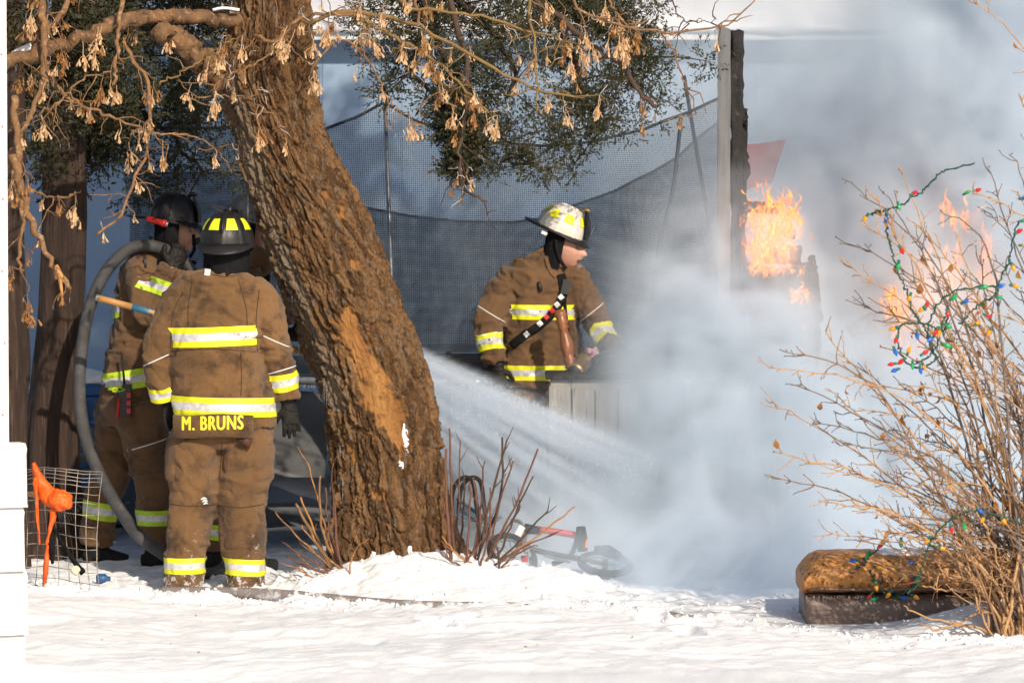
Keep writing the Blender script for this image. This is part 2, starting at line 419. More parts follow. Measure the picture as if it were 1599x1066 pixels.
# ------------------------------------------------------------------ fire hose in the snow
M['hose'] = pm('wet_fire_hose', (.26, .225, .215), (.17, .15, .145), 12, .7, .5, 160, c3=(.7, .71, .73), s3=12, lo3=.50, hi3=.62)
M['hose2'] = pm('grey_fire_hose', (.075, .075, .08), (.040, .039, .042), 10, .65, .6, 180, c3=(.15, .15, .155), s3=9, lo3=.6, hi3=.75)
pts = [Vector((x, y, gz(x, y) + (.108 if k < 5 else .03 if k == 5 else -.05))) for k, (x, y) in enumerate(zip(HOSE_X, HOSE_Y))]
b = MB(); b.tube(bez(pts, 90), .032, 12)
tag(b.build('fire_hose', M['hose']), 'flat brown fire hose lying in a groove of snow before the trunk', 'hose')

# ================================================================== PEOPLE
def fold(amp=.007, f=7.0, seed=0.0):
    off = Vector((seed, seed * 1.7, -seed))
    def fn(co, nr):
        q = Vector((co.x * f, co.y * f, co.z * f * 1.5)) + off
        wv = MN.noise(q * .5) * 1.4
        r1 = 1 - abs(MN.noise(q + Vector((wv, 0, wv))))
        r2 = 1 - abs(MN.noise(q * 2.3 + Vector((0, wv, -wv))))
        r3 = 1 - abs(MN.noise(q * 1.25 + Vector((3.3 + wv, 7.1, wv * 1.5))))
        return amp * (r1 ** 6 * 1.5 - .5) + amp * .5 * (r2 ** 6 - .3) - amp * 1.1 * r3 ** 14
    return fn
def limb(mb, pts, Y, n=16, depth=1.0, sub=6):
    """pts: (px, py, dY, radius_px)"""
    c = bez([P(p[0], p[1], Y + p[2]) for p in pts], sub * (len(pts) - 1))
    rad = list(np.interp(np.linspace(0, len(pts) - 1, len(c)), range(len(pts)), [p[3] * S(Y) for p in pts]))
    mb.tube(c, [(r, r * depth) for r in rad], n, up=(1, 0, .01)); return c
def trunk_rows(mb, rows, Y, n=32, sub=4, yaw=0.0):
    c = bez([P(r[0], r[1], Y + (r[4] if len(r) > 4 else 0)) for r in rows], sub * (len(rows) - 1))
    t = np.linspace(0, len(rows) - 1, len(c)); k = range(len(rows))
    a = np.interp(t, k, [r[2] * S(Y) for r in rows]); d = np.interp(t, k, [r[3] for r in rows])
    mb.tube(c, list(zip(a.tolist(), d.tolist())), n, up=(math.cos(yaw), math.sin(yaw), 0)); return c

def wrap_band(bvh, c, axis, half, rmax, name, mats, parent, a0=0, a1=360, n=72, off=.004, stripes=True, ref=None, gap=.05):
    """reflective tape laid on the cloth: rays outward from an axis point"""
    c = Vector(c); t = Vector(axis).normalized()
    u = Vector(ref) if ref is not None else Vector((1, 0, 0)); u = (u - t * u.dot(t)).normalized(); b = t.cross(u)
    rows = [-1, -.72, -.38, -.36, 0, .36, .38, .72, 1] if stripes else [-1, 0, 1]
    grid = []
    for j in range(n + 1):
        a = R(lerp(a0, a1, j / n)); d = u * math.cos(a) + b * math.sin(a); line = []
        for h in rows:
            hit = bvh.ray_cast(c + t * (h * half), d, rmax)
            line.append(hit[0] + d * off if hit[0] is not None else None)
        grid.append(line)
    vs, fs, mi, idx = [], [], [], {}
    def vid(j, i):
        if (j, i) not in idx: idx[(j, i)] = len(vs); vs.append(grid[j][i])
        return idx[(j, i)]
    for j in range(n):
        for i in range(len(rows) - 1):
            q = [grid[j][i], grid[j + 1][i], grid[j + 1][i + 1], grid[j][i + 1]]
            if any(p is None for p in q): continue
            if (q[0] - q[1]).length > gap or (q[2] - q[3]).length > gap or (q[0] - q[3]).length > half * 1.2 + .02: continue
            fs.append((vid(j, i), vid(j + 1, i), vid(j + 1, i + 1), vid(j, i + 1))); mi.append(1 if stripes and 2 <= i <= 5 else 0)
    m = MB(); m.v = [tuple(v) for v in vs]; m.f = fs; m.mi = mi
    return m.build(name, mats, parent)
def wrap_line(bvh, c, axis, rmax, parent, a0, a1, r=.0032, n=30, ref=None, slope=0.0):
    c = Vector(c); t = Vector(axis).normalized(); u = Vector(ref) if ref is not None else Vector((1, 0, 0)); u = (u - t * u.dot(t)).normalized(); b = t.cross(u)
    pts = []
    for j in range(n + 1):
        f = j / n; a = R(lerp(a0, a1, f)); d = u * math.cos(a) + b * math.sin(a)
        hit = bvh.ray_cast(c + t * (slope * (f - .5)), d, rmax)
        if hit[0] is not None: pts.append(hit[0] + d * .002)
    if len(pts) > 3:
        m = MB(); m.tube(pts, r, 6); return m.build('piping', M['piping'], parent)

def frame(fwd, up):
    x = Vector(fwd).normalized(); z = Vector(up); z = (z - x * z.dot(x)).normalized(); y = z.cross(x)
    return Matrix((x, y, z)).transposed()
def head_verts(mb, c, F, s=1.0):
    n, m = 44, 36; vs, fs = [], []
    g = lambda y, z, cy_, cz, sy, sz: math.exp(-((y - cy_) / sy) ** 2 - ((z - cz) / sz) ** 2)
    for i in range(m + 1):
        th = math.pi * i / m
        for j in range(n):
            ph = 2 * math.pi * j / n
            x, y, z = .098 * math.sin(th) * math.cos(ph), .077 * math.sin(th) * math.sin(ph), .118 * math.cos(th)
            if z < 0:
                k = -z / .118; y *= 1 - .22 * k
                if x < 0: x *= 1 - .45 * k
                else: x *= 1 + .22 * k
            if x > 0:
                f = min(1, x / .05)
                dx = .040 * g(y, z, 0, -.016, .015, .020) + .017 * g(y, z, 0, .014, .012, .022)
                dx += .007 * (g(y, z, .03, .036, .02, .010) + g(y, z, -.03, .036, .02, .010))
                dx -= .011 * (g(y, z, .031, .017, .015, .012) + g(y, z, -.031, .017, .015, .012))
                dx += .010 * g(y, z, 0, -.047, .022, .007) + .009 * g(y, z, 0, -.061, .018, .008) - .004 * g(y, z, 0, -.054, .02, .003)
                dx += .012 * g(y, z, 0, -.092, .025, .016) + .004 * (g(y, z, .042, -.02, .02, .02) + g(y, z, -.042, -.02, .02, .02))
                x += dx * f
            vs.append(Vector(c) + F @ (Vector((x, y, z)) * s))
    for i in range(m):
        for j in range(n):
            fs.append((i * n + j, (i + 1) * n + j, (i + 1) * n + (j + 1) % n, i * n + (j + 1) % n))
    mb.add(vs, fs)
    for sy in (-1, 1):
        mb.ball(Vector(c) + F @ (Vector((-.005, sy * .078, .004)) * s), (.017 * s, .010 * s, .030 * s), 10, 8, rot=F)

def glove(parent, wrist, d, side, palm_n, curl=.5, s=1.0, spread=.14, thumb_out=.9, name='glove', lengths=(.066, .075, .070, .055)):
    """five-fingered glove: d = direction of the hand, side = towards the thumb, palm_n = the way fingers curl"""
    d = Vector(d).normalized(); side = Vector(side); side = (side - d * side.dot(d)).normalized(); pn = Vector(palm_n); pn = (pn - d * pn.dot(d) - side * pn.dot(side)).normalized()
    w_ = Vector(wrist); mb = MB()
    F3 = Matrix((side, pn, d)).transposed()
    mb.tube([w_ - d * .07 * s, w_ - d * .02 * s, w_ + d * .02 * s], [(.042 * s, .036 * s), (.040 * s, .032 * s), (.040 * s, .027 * s)], 16, up=side)
    mb.tube([w_, w_ + d * .03 * s, w_ + d * .07 * s, w_ + d * .098 * s], [(.038 * s, .024 * s), (.045 * s, .024 * s), (.047 * s, .021 * s), (.043 * s, .017 * s)], 16, up=side)
    for k in range(4):
        off = (1.5 - k) * .0225 * s
        p = w_ + d * (.088 - .004 * abs(k - 1)) * s + side * off; L_ = lengths[k] * s * 1.15; dirv = (d + side * (1.5 - k) * spread * .5).normalized(); pts = [p - dirv * .02 * s]
        pts.append(p)
        ang = 0
        for seg, fr in enumerate((.45, .32, .28)):
            ang += curl * (.75, 1.0, .8)[seg]
            dv = dirv * math.cos(ang) + pn * math.sin(ang); p = p + dv * (L_ * fr); pts.append(p)
        mb.tube(pts, [.0115 * s, .012 * s, .0112 * s, .0105 * s, .0085 * s], 10)
    p = w_ + d * .03 * s + side * .036 * s
    dv = (d * .75 + side * thumb_out + pn * .35).normalized(); dv2 = (d * 1.0 + side * .25 * thumb_out + pn * .55).normalized()
    mb.tube([p - side * .02 * s, p, p + dv * .035 * s, p + dv * .035 * s + dv2 * .032 * s, p + dv * .035 * s + dv2 * .045 * s], [.014 * s, .0155 * s, .014 * s, .0115 * s, .008 * s], 10)
    me = voxel(mb, .0042, 2); displace(me, fold(.0022, 22, 3))
    return link(name, me, M['glove'], parent)

def helmet(parent, c, F, shell, s=1.0, brim_rear=.105, stickers=(), shield_text=None, sticker_mat='yellow', tilt_rear=-.035, shield=True, side=.028):
    c = Vector(c); T = lambda x, y, z: c + F @ (Vector((x, y, z)) * s)
    rx, ry, rz_ = .137, .120, .144
    def dome(az, el, off=0.0):
        k = 1.0
        rib = 0.0
        for q in range(8):
            da = (az - q * math.pi / 4 + math.pi) % (2 * math.pi) - math.pi
            rib = max(rib, math.exp(-(da * math.cos(el) / .055) ** 2))
        rr = 1 + .035 * rib * min(1, (1.5 - el) * 3) + off
        return (rx * rr * math.cos(el) * math.cos(az), ry * rr * math.cos(el) * math.sin(az), rz_ * rr * (math.sin(el) ** .88 if el > 0 else 0))
    mb = MB(); n, m = 96, 16; vs, fs = [], []
    for i in range(m + 1):
        el = (math.pi / 2) * i / m
        for j in range(n): vs.append(T(*dome(2 * math.pi * j / n, min(el, math.pi / 2 - .01))))
    for i in range(m):
        for j in range(n): fs.append((i * n + j, i * n + (j + 1) % n, (i + 1) * n + (j + 1) % n, (i + 1) * n + j))
    fs.append(tuple((m) * n + j for j in range(n)))
    mb.add(vs, fs); h = mb.build('helmet', M[shell], parent)
    # brim
    mb = MB(); vs, fs = [], []; prof = [(-.012, .004), (0, .006), (.5, .002), (1.0, -.004), (1.03, -.008), (1.0, -.012), (.5, -.006), (-.012, -.006)]
    for j in range(n):
        a = 2 * math.pi * j / n; ca, sa = math.cos(a), math.sin(a)
        wd = side + max(0, ca) ** 2 * .028 + max(0, -ca) ** 1.6 * brim_rear
        drop = max(0, -ca) ** 2 * tilt_rear + max(0, ca) ** 2 * -.012 + abs(sa) ** 3 * .004
        for (f, dz) in prof:
            r_ = wd * f
            vs.append(T((rx + r_) * ca, (ry + r_) * sa, dz + drop * max(0, f) ** 1.3))
    k = len(prof)
    for j in range(n):
        for i in range(k): fs.append((j * k + i, j * k + (i + 1) % k, ((j + 1) % n) * k + (i + 1) % k, ((j + 1) % n) * k + i))
    mb.add(vs, fs); mb.build('brim', M['helmet'], h)
    # comb over the crown
    mb = MB(); mb.tube([T(*[q * 1.01 for q in dome(0 if x >= 0 else math.pi, math.acos(min(1, abs(x))))]) for x in np.linspace(-.95, .95, 15)], .006 * s, 8); mb.build('comb', M[shell], h)
    for (az, e0, e1, w0, w1) in stickers:
        az = R(az); g = []
        for i in range(5):
            e = R(lerp(e0, e1, i / 4)); w2 = R(lerp(w0, w1, i / 4)) / max(.25, math.cos(e))
            g.append([T(*dome(az + w2 * (q / 4 - .5), e, .030)) for q in range(5)])
        mb = MB(); mb.add([p for r_ in g for p in r_], [(i * 5 + q, i * 5 + q + 1, i * 5 + q + 6, i * 5 + q + 5) for i in range(4) for q in range(4)]); mb.build('reflective_patch', M[sticker_mat], h)
    if shield:
        mb = MB(); vs = []; rows = [(.0, .042, .156), (.05, .050, .152), (.10, .048, .130), (.142, .030, .098)]
        for (z, hw, xf) in rows:
            for q in range(7):
                y = hw * (q / 3 - 1); vs.append(T(xf - (y / .05) ** 2 * .012, y, z + .012)); vs.append(T(xf - .006 - (y / .05) ** 2 * .012, y, z + .012))
        fs = []
        for i in range(3):
            for q in range(6):
                a = i * 14 + q * 2; fs += [(a, a + 2, a + 16, a + 14), (a + 1, a + 15, a + 17, a + 3)]
        mb.add(vs, fs); sh = mb.build('front_shield', M['helmet'], h)
        mb = MB(); mb.tube([T(.06, 0, .145), T(.085, 0, .165), T(.112, 0, .160)], [.010 * s, .012 * s, .007 * s], 8); mb.build('finial', M['helmet'] if shell == 'helmet' else M['brass'], h)
        if shield_text:
            put_text(shield_text, .075 * s, T(.160, .018, .05), F @ Vector((0, -1, 0)), F @ Vector((0, 0, 1)), M['silver'], h, name='shield_number', bold=.02)
    return h

def text_mesh(txt, size, bold=.02, xs=.78):
    cu = bpy.data.curves.new('t', 'FONT'); cu.body = txt; cu.size = size; cu.offset = 0.0; cu.space_character = 1.12; cu.resolution_u = 4
    o = bpy.data.objects.new('t', cu); COL.objects.link(o); dg = bpy.context.evaluated_depsgraph_get()
    me = bpy.data.meshes.new_from_object(o.evaluated_get(dg)); bpy.data.objects.remove(o)
    me.materials.clear()
    for v in me.vertices: v.co.x *= xs
    return me
def put_text(txt, size, origin, xdir, ydir, m, parent, bvh=None, cast=None, name='letter', bold=.0, xs=.78):
    """each letter a flat piece of its own, thickened a little and laid on the cloth"""
    X, Yd = Vector(xdir).normalized(), Vector(ydir).normalized()
    for i, ch in enumerate(txt):
        if ch == ' ': continue
        one = text_mesh(ch, size, 0, xs); x0 = max(v.co.x for v in text_mesh(txt[:i + 1], size, 0, xs).vertices) - max(v.co.x for v in one.vertices)
        bm = bmesh.new(); bm.from_mesh(one); bmesh.ops.triangulate(bm, faces=bm.faces[:])
        if bvh is not None: bmesh.ops.subdivide_edges(bm, edges=[e for e in bm.edges if e.calc_length() > .02], cuts=2)
        base = [v.co.copy() for v in bm.verts]; bm.verts.ensure_lookup_table(); fcs = [tuple(v.index for v in f.verts) for f in bm.faces]; bm.free(); mb = MB()
        for k, (dx, dy) in enumerate(((0, 0),) if not bold else ((-1, 0), (-.3, .8), (.4, -.8), (1, 0))):
            pts = []
            for q in base:
                p = Vector(origin) + X * (q.x + x0 + dx * bold * size) + Yd * (q.y + dy * bold * size * .6)
                if bvh is not None:
                    hit = bvh.ray_cast(p - Vector(cast) * .4, Vector(cast), 1.0)
                    if hit[0] is not None: p = hit[0] - Vector(cast) * (.003 + .0004 * k)
                pts.append(p)
            mb.add(pts, fcs)
        mb.build(name, m, parent, False)
M['brass'] = pm('tarnished_brass', (.42, .30, .14), (.28, .20, .11), 20, .4, .2, 60, metal=.6)
M['letter'] = pm('yellow_lettering', (.85, .72, .03), (.75, .62, .03), 40, .6)

def inner_body(person, Y, torso, arms, legs, head_c, F, neck_from, s=1.0, extra=None):
    """the figure itself, one continuous skin under the clothes"""
    mb = MB()
    trunk_rows(mb, [(r[0], r[1] + 6, r[2] * .62, r[3] * .66) + tuple(r[4:]) for r in torso], Y, 20, 3)
    for a in arms: limb(mb, [(p[0], p[1], p[2], p[3] * .5) for p in a[1:]], Y, 10)
    for l in legs: limb(mb, [(p[0], p[1], p[2], p[3] * .66) for p in l], Y, 12)
    mb.tube([neck_from, lerp(Vector(neck_from), Vector(head_c), .5), Vector(head_c) + F @ Vector((-.012, 0, -.03))], [.056 * s, .056 * s, .056 * s], 16)
    head_verts(mb, head_c, F, s)
    me = voxel(mb, .0048, 1)
    return link('body', me, M['skin'], person)
def eyes(person, c, F, s=1.0):
    for sy in (-1, 1):
        mb = MB(); mb.ball(Vector(c) + F @ (Vector((.078, sy * .031, .016)) * s), .0115 * s, 10, 8); mb.build('eye', M['eye'], person)
        mb = MB(); mb.tube([Vector(c) + F @ (Vector((.092 - .02 * abs(q) ** 2, sy * (.032 + .018 * q), .036 + .003 * (1 - q * q))) * s) for q in (-1, -.5, 0, .5, 1)], [.002, .0045, .005, .004, .002], 6); mb.build('eyebrow', M['hair'], person)
M['eye'] = pm('eye', (.05, .035, .03), (.25, .23, .22), 30, .2)
M['hair'] = pm('dark_brown_hair', (.035, .02, .014), (.05, .03, .02), 40, .8)
M['grey_hair'] = pm('grey_hair', (.12, .09, .08), (.22, .19, .18), 60, .8, .5, 150)

def hood(person, c, F, s=1.0, open_face=True, low=-.20, m='black', top=.045):
    """knitted hood round the sides and back of the head"""
    mb = MB(); n, rows = 40, 12; vs, fs = [], []
    for i in range(rows + 1):
        z = lerp(top, low, i / rows); k = 1 - max(0, (-z - .06)) * .9
        for j in range(n):
            a = 2 * math.pi * j / n; x, y = -.004 + .108 * math.cos(a) * (k + max(0, -z - .1) * 1.6), .095 * math.sin(a) * (k + max(0, -z - .1) * 1.9)
            w_ = MN.noise(Vector((x * 22, y * 22, z * 30 + 3))) * .006
            vs.append(Vector(c) + F @ (Vector((x * (1 + w_ * 6), y * (1 + w_ * 6), z)) * s))
    for i in range(rows):
        for j in range(n):
            a = 2 * math.pi * (j + .5) / n; z = lerp(top, low, (i + .5) / rows)
            if open_face and math.cos(a) > .30 and z > -.13: continue
            fs.append((i * n + j, (i + 1) * n + j, (i + 1) * n + (j + 1) % n, i * n + (j + 1) % n))
    mb.add(vs, fs); return mb.build('hood', M[m], person)

# ------------------------------------------------------------------ 1: firefighter seen from behind, name on the coat tail
Y0 = 0.0
per = thing('person', 'firefighter seen from behind, brown coat lettered M. BRUNS on its tail', 'person', (P(345, 905, Y0).x, Y0, 0), 'firefighters at the fire')
torso = [(354, 420, 30, .085), (352, 434, 55, .115, .0), (348, 452, 80, .14), (343, 490, 80, .16), (336, 540, 71, .165), (342, 590, 74, .165), (350, 636, 79, .17), (351, 668, 79, .17)]
armL = [(322, 452, 0, 22), (288, 466, 0, 32), (264, 505, .01, 29), (247, 555, .02, 25), (250, 595, .05, 22), (256, 624, .08, 21)]
armR = [(372, 450, 0, 22), (402, 464, 0, 32), (419, 505, .01, 29), (432, 550, .02, 26), (442, 588, .04, 23), (448, 622, .06, 21)]
legL = [(309, 680, 0, 40), (304, 700, 0, 44), (301, 740, 0, 41), (301, 788, .02, 37), (294, 832, 0, 36), (289, 872, 0, 32), (287, 925, 0, 31)]
legR = [(384, 680, 0, 40), (388, 700, 0, 44), (384, 740, 0, 41), (377, 788, .02, 38), (379, 832, 0, 38), (382, 872, 0, 33), (384, 925, 0, 32)]
mb = MB(); trunk_rows(mb, torso, Y0); limb(mb, armL, Y0); limb(mb, armR, Y0)
# collar and a skirt of cloth at the hem
mb.tube([P(354, 432, .02), P(354, 414, .02)], [(.105, .10), (.098, .094)], 24, up=(1, 0, 0))
me = voxel(mb, .0095, 3); displace(me, fold(.010, 4.6, 1)); coat = link('coat', me, M['coat'], per); cb = bvh_of(me)
mb = MB(); trunk_rows(mb, [(350, 640, 68, .145), (349, 670, 78, .15), (348, 688, 76, .14), (346, 698, 55, .11)], Y0)
limb(mb, legL, Y0); limb(mb, legR, Y0)
for cx, sg in ((273, -1), (413, 1)):                            # bellows pockets on the thighs
    mb.tube([P(cx, 688, .0), P(cx - sg * 1, 700, 0), P(cx, 745, 0), P(cx - sg * 4, 754, 0)], [(.03, .05), (.046, .085), (.048, .085), (.026, .05)], 12, up=(1, 0, 0))
me = voxel(mb, .0095, 3); displace(me, fold(.009, 4.6, 5)); tr = link('trousers', me, M['trouser'], per); tb = bvh_of(me)
T1 = [M['yellow'], M['silver']]
wrap_band(cb, P(335, 524, Y0), (-.035, 0, 1), 15.5 * S(0), .245, 'reflective_band', T1, per, 199, 341)
wrap_band(cb, P(349, 633, Y0), (0.02, 0, 1), 15 * S(0), .32, 'reflective_band', T1, per, 150, 390)
wrap_band(cb, P(255, 612, Y0 + .06), P(250, 595, .05) - P(256, 624, .08), 11.5 * S(0), .14, 'reflective_band', T1, per)
wrap_band(cb, P(444, 594, Y0 + .045), P(441, 580, .04) - P(448, 618, .06), 14 * S(0), .14, 'reflective_band', T1, per)
wrap_band(tb, P(289, 881, Y0), (0, 0, 1), 12.5 * S(0), .2, 'reflective_band', T1, per)
wrap_band(tb, P(382, 883, Y0), (0.05, 0, 1), 13 * S(0), .2, 'reflective_band', T1, per)
wrap_line(cb, P(244, 562, .03), (-.45, 0, 1), .12, per, 200, 320)
wrap_line(cb, P(428, 530, .02), (.45, 0, 1), .13, per, 190, 350)
wrap_line(cb, P(441, 577, .04), (-.30, 0, 1), .13, per, 190, 350)
# seams of the coat
def seam(bv, pts, parent, m='seam', r=.0022):
    out = []
    for q in bez([Vector((a, b2, 0)) for a, b2 in pts], 24):
        o_ = P(q.x, q.y, -1.0); dr = (o_ - CAM).normalized(); h = bv.ray_cast(o_, dr, 2.0)
        if h[0] is not None: out.append(h[0] - dr * .0006)
    if len(out) > 3:
        k_ = MB(); k_.tube(out, r, 5); k_.build('seam', M[m], parent)
M['seam'] = pm('seam_thread', (.045, .024, .012), (.03, .017, .01), 40, .9)
for pts in ([(300, 440), (294, 480), (294, 508)], [(372, 436), (384, 480), (386, 508)], [(266, 548), (330, 545), (399, 549)], [(376, 550), (377, 590), (376, 618)], [(286, 455), (270, 490), (266, 540)], [(405, 452), (400, 500), (402, 550)], [(330, 428), (352, 432), (376, 428)]): seam(cb, pts, per)
for pts in ([(262, 786), (300, 790), (337, 787)], [(340, 788), (376, 792), (412, 787)], [(347, 690), (345, 720), (342, 745)]): seam(tb, pts, per)
# name panel hanging under the hem
mb = MB(); vs = []
for i in range(9):
    px = lerp(270, 396, i / 8)
    for (py, dy) in ((647, -.192), (660, -.199), (683, -.203), (683, -.195), (660, -.190), (647, -.184)):
        q = P(px, py + 1.2 * math.sin(i), Y0 + dy + .055 * ((px - 345) / 75) ** 2); vs.append(q)
fs = [(i * 6 + k, (i + 1) * 6 + k, (i + 1) * 6 + (k + 1) % 6, i * 6 + (k + 1) % 6) for i in range(8) for k in range(6)] + [(0, 1, 2, 3, 4, 5), (53, 52, 51, 50, 49, 48)]
mb.add(vs, fs); npn = mb.build('name_panel', M['coat'], per); npn['label'] = 'brown name panel with yellow letters'
nb = bvh_of(npn.data)
put_text('M. BRUNS', 30.5 * S(0), P(281, 673, -.25), (1, 0, .025), (0, 0, 1), M['letter'], npn, nb, Vector((0, 1, 0)), bold=.030, xs=.66)
# helmet, hood, head
F = frame((.10, 1, .02), (0, 0, 1))
hc = P(354, 393, Y0 + .03)
inner_body(per, Y0, torso, [armL, armR], [legL, legR], hc, F, P(352, 440, Y0))
helmet(per, P(355, 381, Y0 + .02), F, 'helmet', 1.14, .035, [(180 + a, 24, 50, 26, 15) for a in (-22.5, 22.5)] + [(180 + a, 24, 50, 22, 13) for a in (-68, 68)], tilt_rear=-.03, side=.012)
hood(per, hc, F, 1.26, False, -.125)
glove(per, P(451, 632, .07), (.12, .0, -1), (-1, -.2, 0), (.35, .5, 0), .22, 1.02)
glove(per, P(264, 632, .10), (.1, .1, -1), (.6, .6, 0), (.6, .4, 0), .5, 1.0)
for cx in (287, 384):
    mb = MB(); z0 = -.02
    c = P(cx, 912, Y0)
    mb.tube([Vector((c.x, 0, .17)), Vector((c.x, .0, .07)), Vector((c.x, .01, .02))], [(.062, .066), (.06, .07), (.055, .08)], 14, up=(1, 0, 0))
    mb.tube([Vector((c.x, -.08, .0)), Vector((c.x, .05, .02)), Vector((c.x, .17, .0))], [(.05, .04), (.055, .05), (.04, .03)], 14, up=(1, 0, 0))
    link('boot', voxel(mb, .01, 3), M['rubber'], per)
# small emblem printed behind the knee and maker's tag on the collar
mb = MB()
for k, (dx, dy, L_) in enumerate(((-5, -4, 10), (-3, 0, 9), (-1, 4, 7))):
    vs = []
    for i in range(6):
        t = i / 5; px = 306 + dx + L_ * t; py = 797 + dy - 4 * math.sin(t * 2.2) + t * 3
        for s_ in (-1, 1):
            q = P(px, py + s_ * 1.7 * math.sin(math.pi * (.15 + .8 * t)), -.6); hit = tb.ray_cast(q, Vector((0, 1, 0)), 1.0); vs.append((hit[0] if hit[0] else q) + Vector((0, -.003, 0)))
    mb.add(vs, [(2 * i, 2 * i + 2, 2 * i + 3, 2 * i + 1) for i in range(5)])
mb.build('trouser_emblem', M['piping'], per)
mb = MB(); mb.box(P(324, 425, Y0 - .098), (.03, .006, .034), Matrix.Rotation(.15, 3, 'Y')); tg = mb.build('collar_tag', M['silver'], per, False)
mb = MB(); mb.box(P(384, 686, Y0 - .16), (.075, .04, .055), Matrix.Rotation(.5, 3, 'Y'), taper=.7); mb.build('belt_pouch', pm('brown_leather', (.12, .04, .02), (.05, .02, .012), 14, .4), per)

# ------------------------------------------------------------------ 2: firefighter in profile with the hose on his shoulder
Y2 = 1.25
per = thing('person', 'firefighter in profile gripping a hose on the shoulder, radio at the hip', 'person', (P(205, 840, Y2).x, Y2, 0), 'firefighters at the fire')
torso = [(255, 392, 24, .10), (250, 405, 40, .15), (238, 425, 48, .19), (228, 470, 50, .20), (220, 520, 46, .19), (208, 570, 44, .185), (202, 610, 46, .19), (196, 622, 46, .19)]
armR = [(240, 410, -.06, 22), (224, 424, -.16, 29), (226, 455, -.22, 29), (236, 486, -.25, 27), (254, 470, -.27, 25), (262, 440, -.27, 23), (270, 418, -.26, 21)]
armL = [(256, 412, .06, 20), (264, 424, .16, 26), (290, 450, .2, 24), (320, 450, .2, 20), (345, 440, .2, 18)]
legR = [(214, 630, -.09, 42), (228, 690, -.10, 38), (240, 745, -.10, 33), (241, 800, -.08, 28), (243, 850, -.08, 27)]
legL = [(188, 630, .10, 40), (182, 690, .08, 36), (172, 745, .08, 33), (157, 795, .08, 28), (152, 850, .08, 27)]
mb = MB(); trunk_rows(mb, torso, Y2); limb(mb, armR, Y2); limb(mb, armL, Y2)
mb.tube([P(258, 402, Y2), P(262, 388, Y2)], [(.09, .10), (.082, .092)], 20, up=(1, 0, 0))
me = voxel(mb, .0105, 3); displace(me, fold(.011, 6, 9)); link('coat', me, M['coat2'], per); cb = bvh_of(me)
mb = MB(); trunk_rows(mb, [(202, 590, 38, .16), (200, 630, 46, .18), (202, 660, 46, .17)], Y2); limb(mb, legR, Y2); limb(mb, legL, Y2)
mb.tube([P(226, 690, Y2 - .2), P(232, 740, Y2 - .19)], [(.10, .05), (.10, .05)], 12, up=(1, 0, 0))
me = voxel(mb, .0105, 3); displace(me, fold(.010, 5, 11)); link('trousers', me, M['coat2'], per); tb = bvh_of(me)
T2 = [M['lime'], M['silver']]
wrap_band(cb, P(207, 590, Y2), (-.16, 0, 1), 15 * S(Y2), .30, 'reflective_band', T2, per, 130, 410)
wrap_band(cb, P(229, 470, Y2 + .06), (-.28, 0, 1), 12 * S(Y2), .31, 'reflective_band', T2, per, 150, 235)
wrap_band(cb, P(259, 450, Y2 - .27), P(264, 430, -.27) - P(252, 468, -.27), 12 * S(Y2), .17, 'reflective_band', T2, per)
wrap_band(tb, P(158, 796, Y2 + .08), (.18, 0, 1), 13.5 * S(Y2), .14, 'reflective_band', T2, per)
wrap_band(tb, P(242, 807, Y2 - .08), (0, 0, 1), 12 * S(Y2), .14, 'reflective_band', T2, per)
wrap_line(cb, P(236, 478, Y2 - .25), (1, 0, .25), .14, per, 180, 330, ref=(0, 0, 1))
wrap_line(tb, P(240, 690, Y2 - .1), (-.3, 0, 1), .17, per, 215, 330)
F = frame((1, -.12, -.05), (0, 0, 1)); hc = P(276, 364, Y2 - .01)
inner_body(per, Y2, torso, [armR, armL], [legR, legL], hc, F, P(254, 402, Y2), .98); eyes(per, hc, F, .98)
h2 = helmet(per, P(271, 344, Y2), F @ Matrix.Rotation(.12, 3, 'Y'), 'helmet', .98, .10, tilt_rear=-.01)
hood(per, hc, F, 1.1, True, -.15)
mb = MB(); a, b_ = P(229, 341, Y2 - .14), P(259, 350, Y2 - .14); mb.tube([a, lerp(a, b_, .15), lerp(a, b_, .8), lerp(a, b_, .82), b_], [.012, .017, .017, .021, .021], 14); tch = mb.build('helmet_torch', M['red'], h2)
mb = MB(); mb.tube([b_, b_ + (b_ - a).normalized() * .012], [.017, .015], 14); mb.build('torch_lens', M['steel'], h2)
mb = MB(); mb.tube([P(302, 366, Y2 - .05), P(304, 390, Y2 - .055), P(296, 402, Y2 - .06)], .009, 6); mb.build('chin_strap', M['black'], per)
mb = MB(); mb.tube([P(290, 376, Y2 - .03), P(300, 377, Y2 - .03), P(314, 376, Y2 - .03)], [(.012, .010), (.022, .014), (.020, .012)], 12, up=(0, 0, 1)); mb.build('mouthpiece', M['plastic'], per)
glove(per, P(268, 420, Y2 - .26), (.35, .1, .75), (-.5, -.2, .6), (.6, .6, .1), .95, 1.15)
glove(per, P(350, 438, Y2 + .2), (1, 0, -.1), (0, -.3, 1), (0, 1, 0), .8, 1.0)
for (cx, dy) in ((243, -.08), (152, .08)):
    c = P(cx, 842, Y2 + dy); mb = MB()
    mb.tube([Vector((c.x, c.y, .22)), Vector((c.x, c.y, .08)), Vector((c.x, c.y, .02))], [.062, .06, .06], 12); mb.tube([Vector((c.x - .08, c.y, .03)), Vector((c.x + .04, c.y, .045)), Vector((c.x + .17, c.y, .025))], [(.04, .045), (.05, .05), (.03, .04)], 12, up=(0, 0, 1))
    link('boot', voxel(mb, .01, 3), M['rubber'], per)
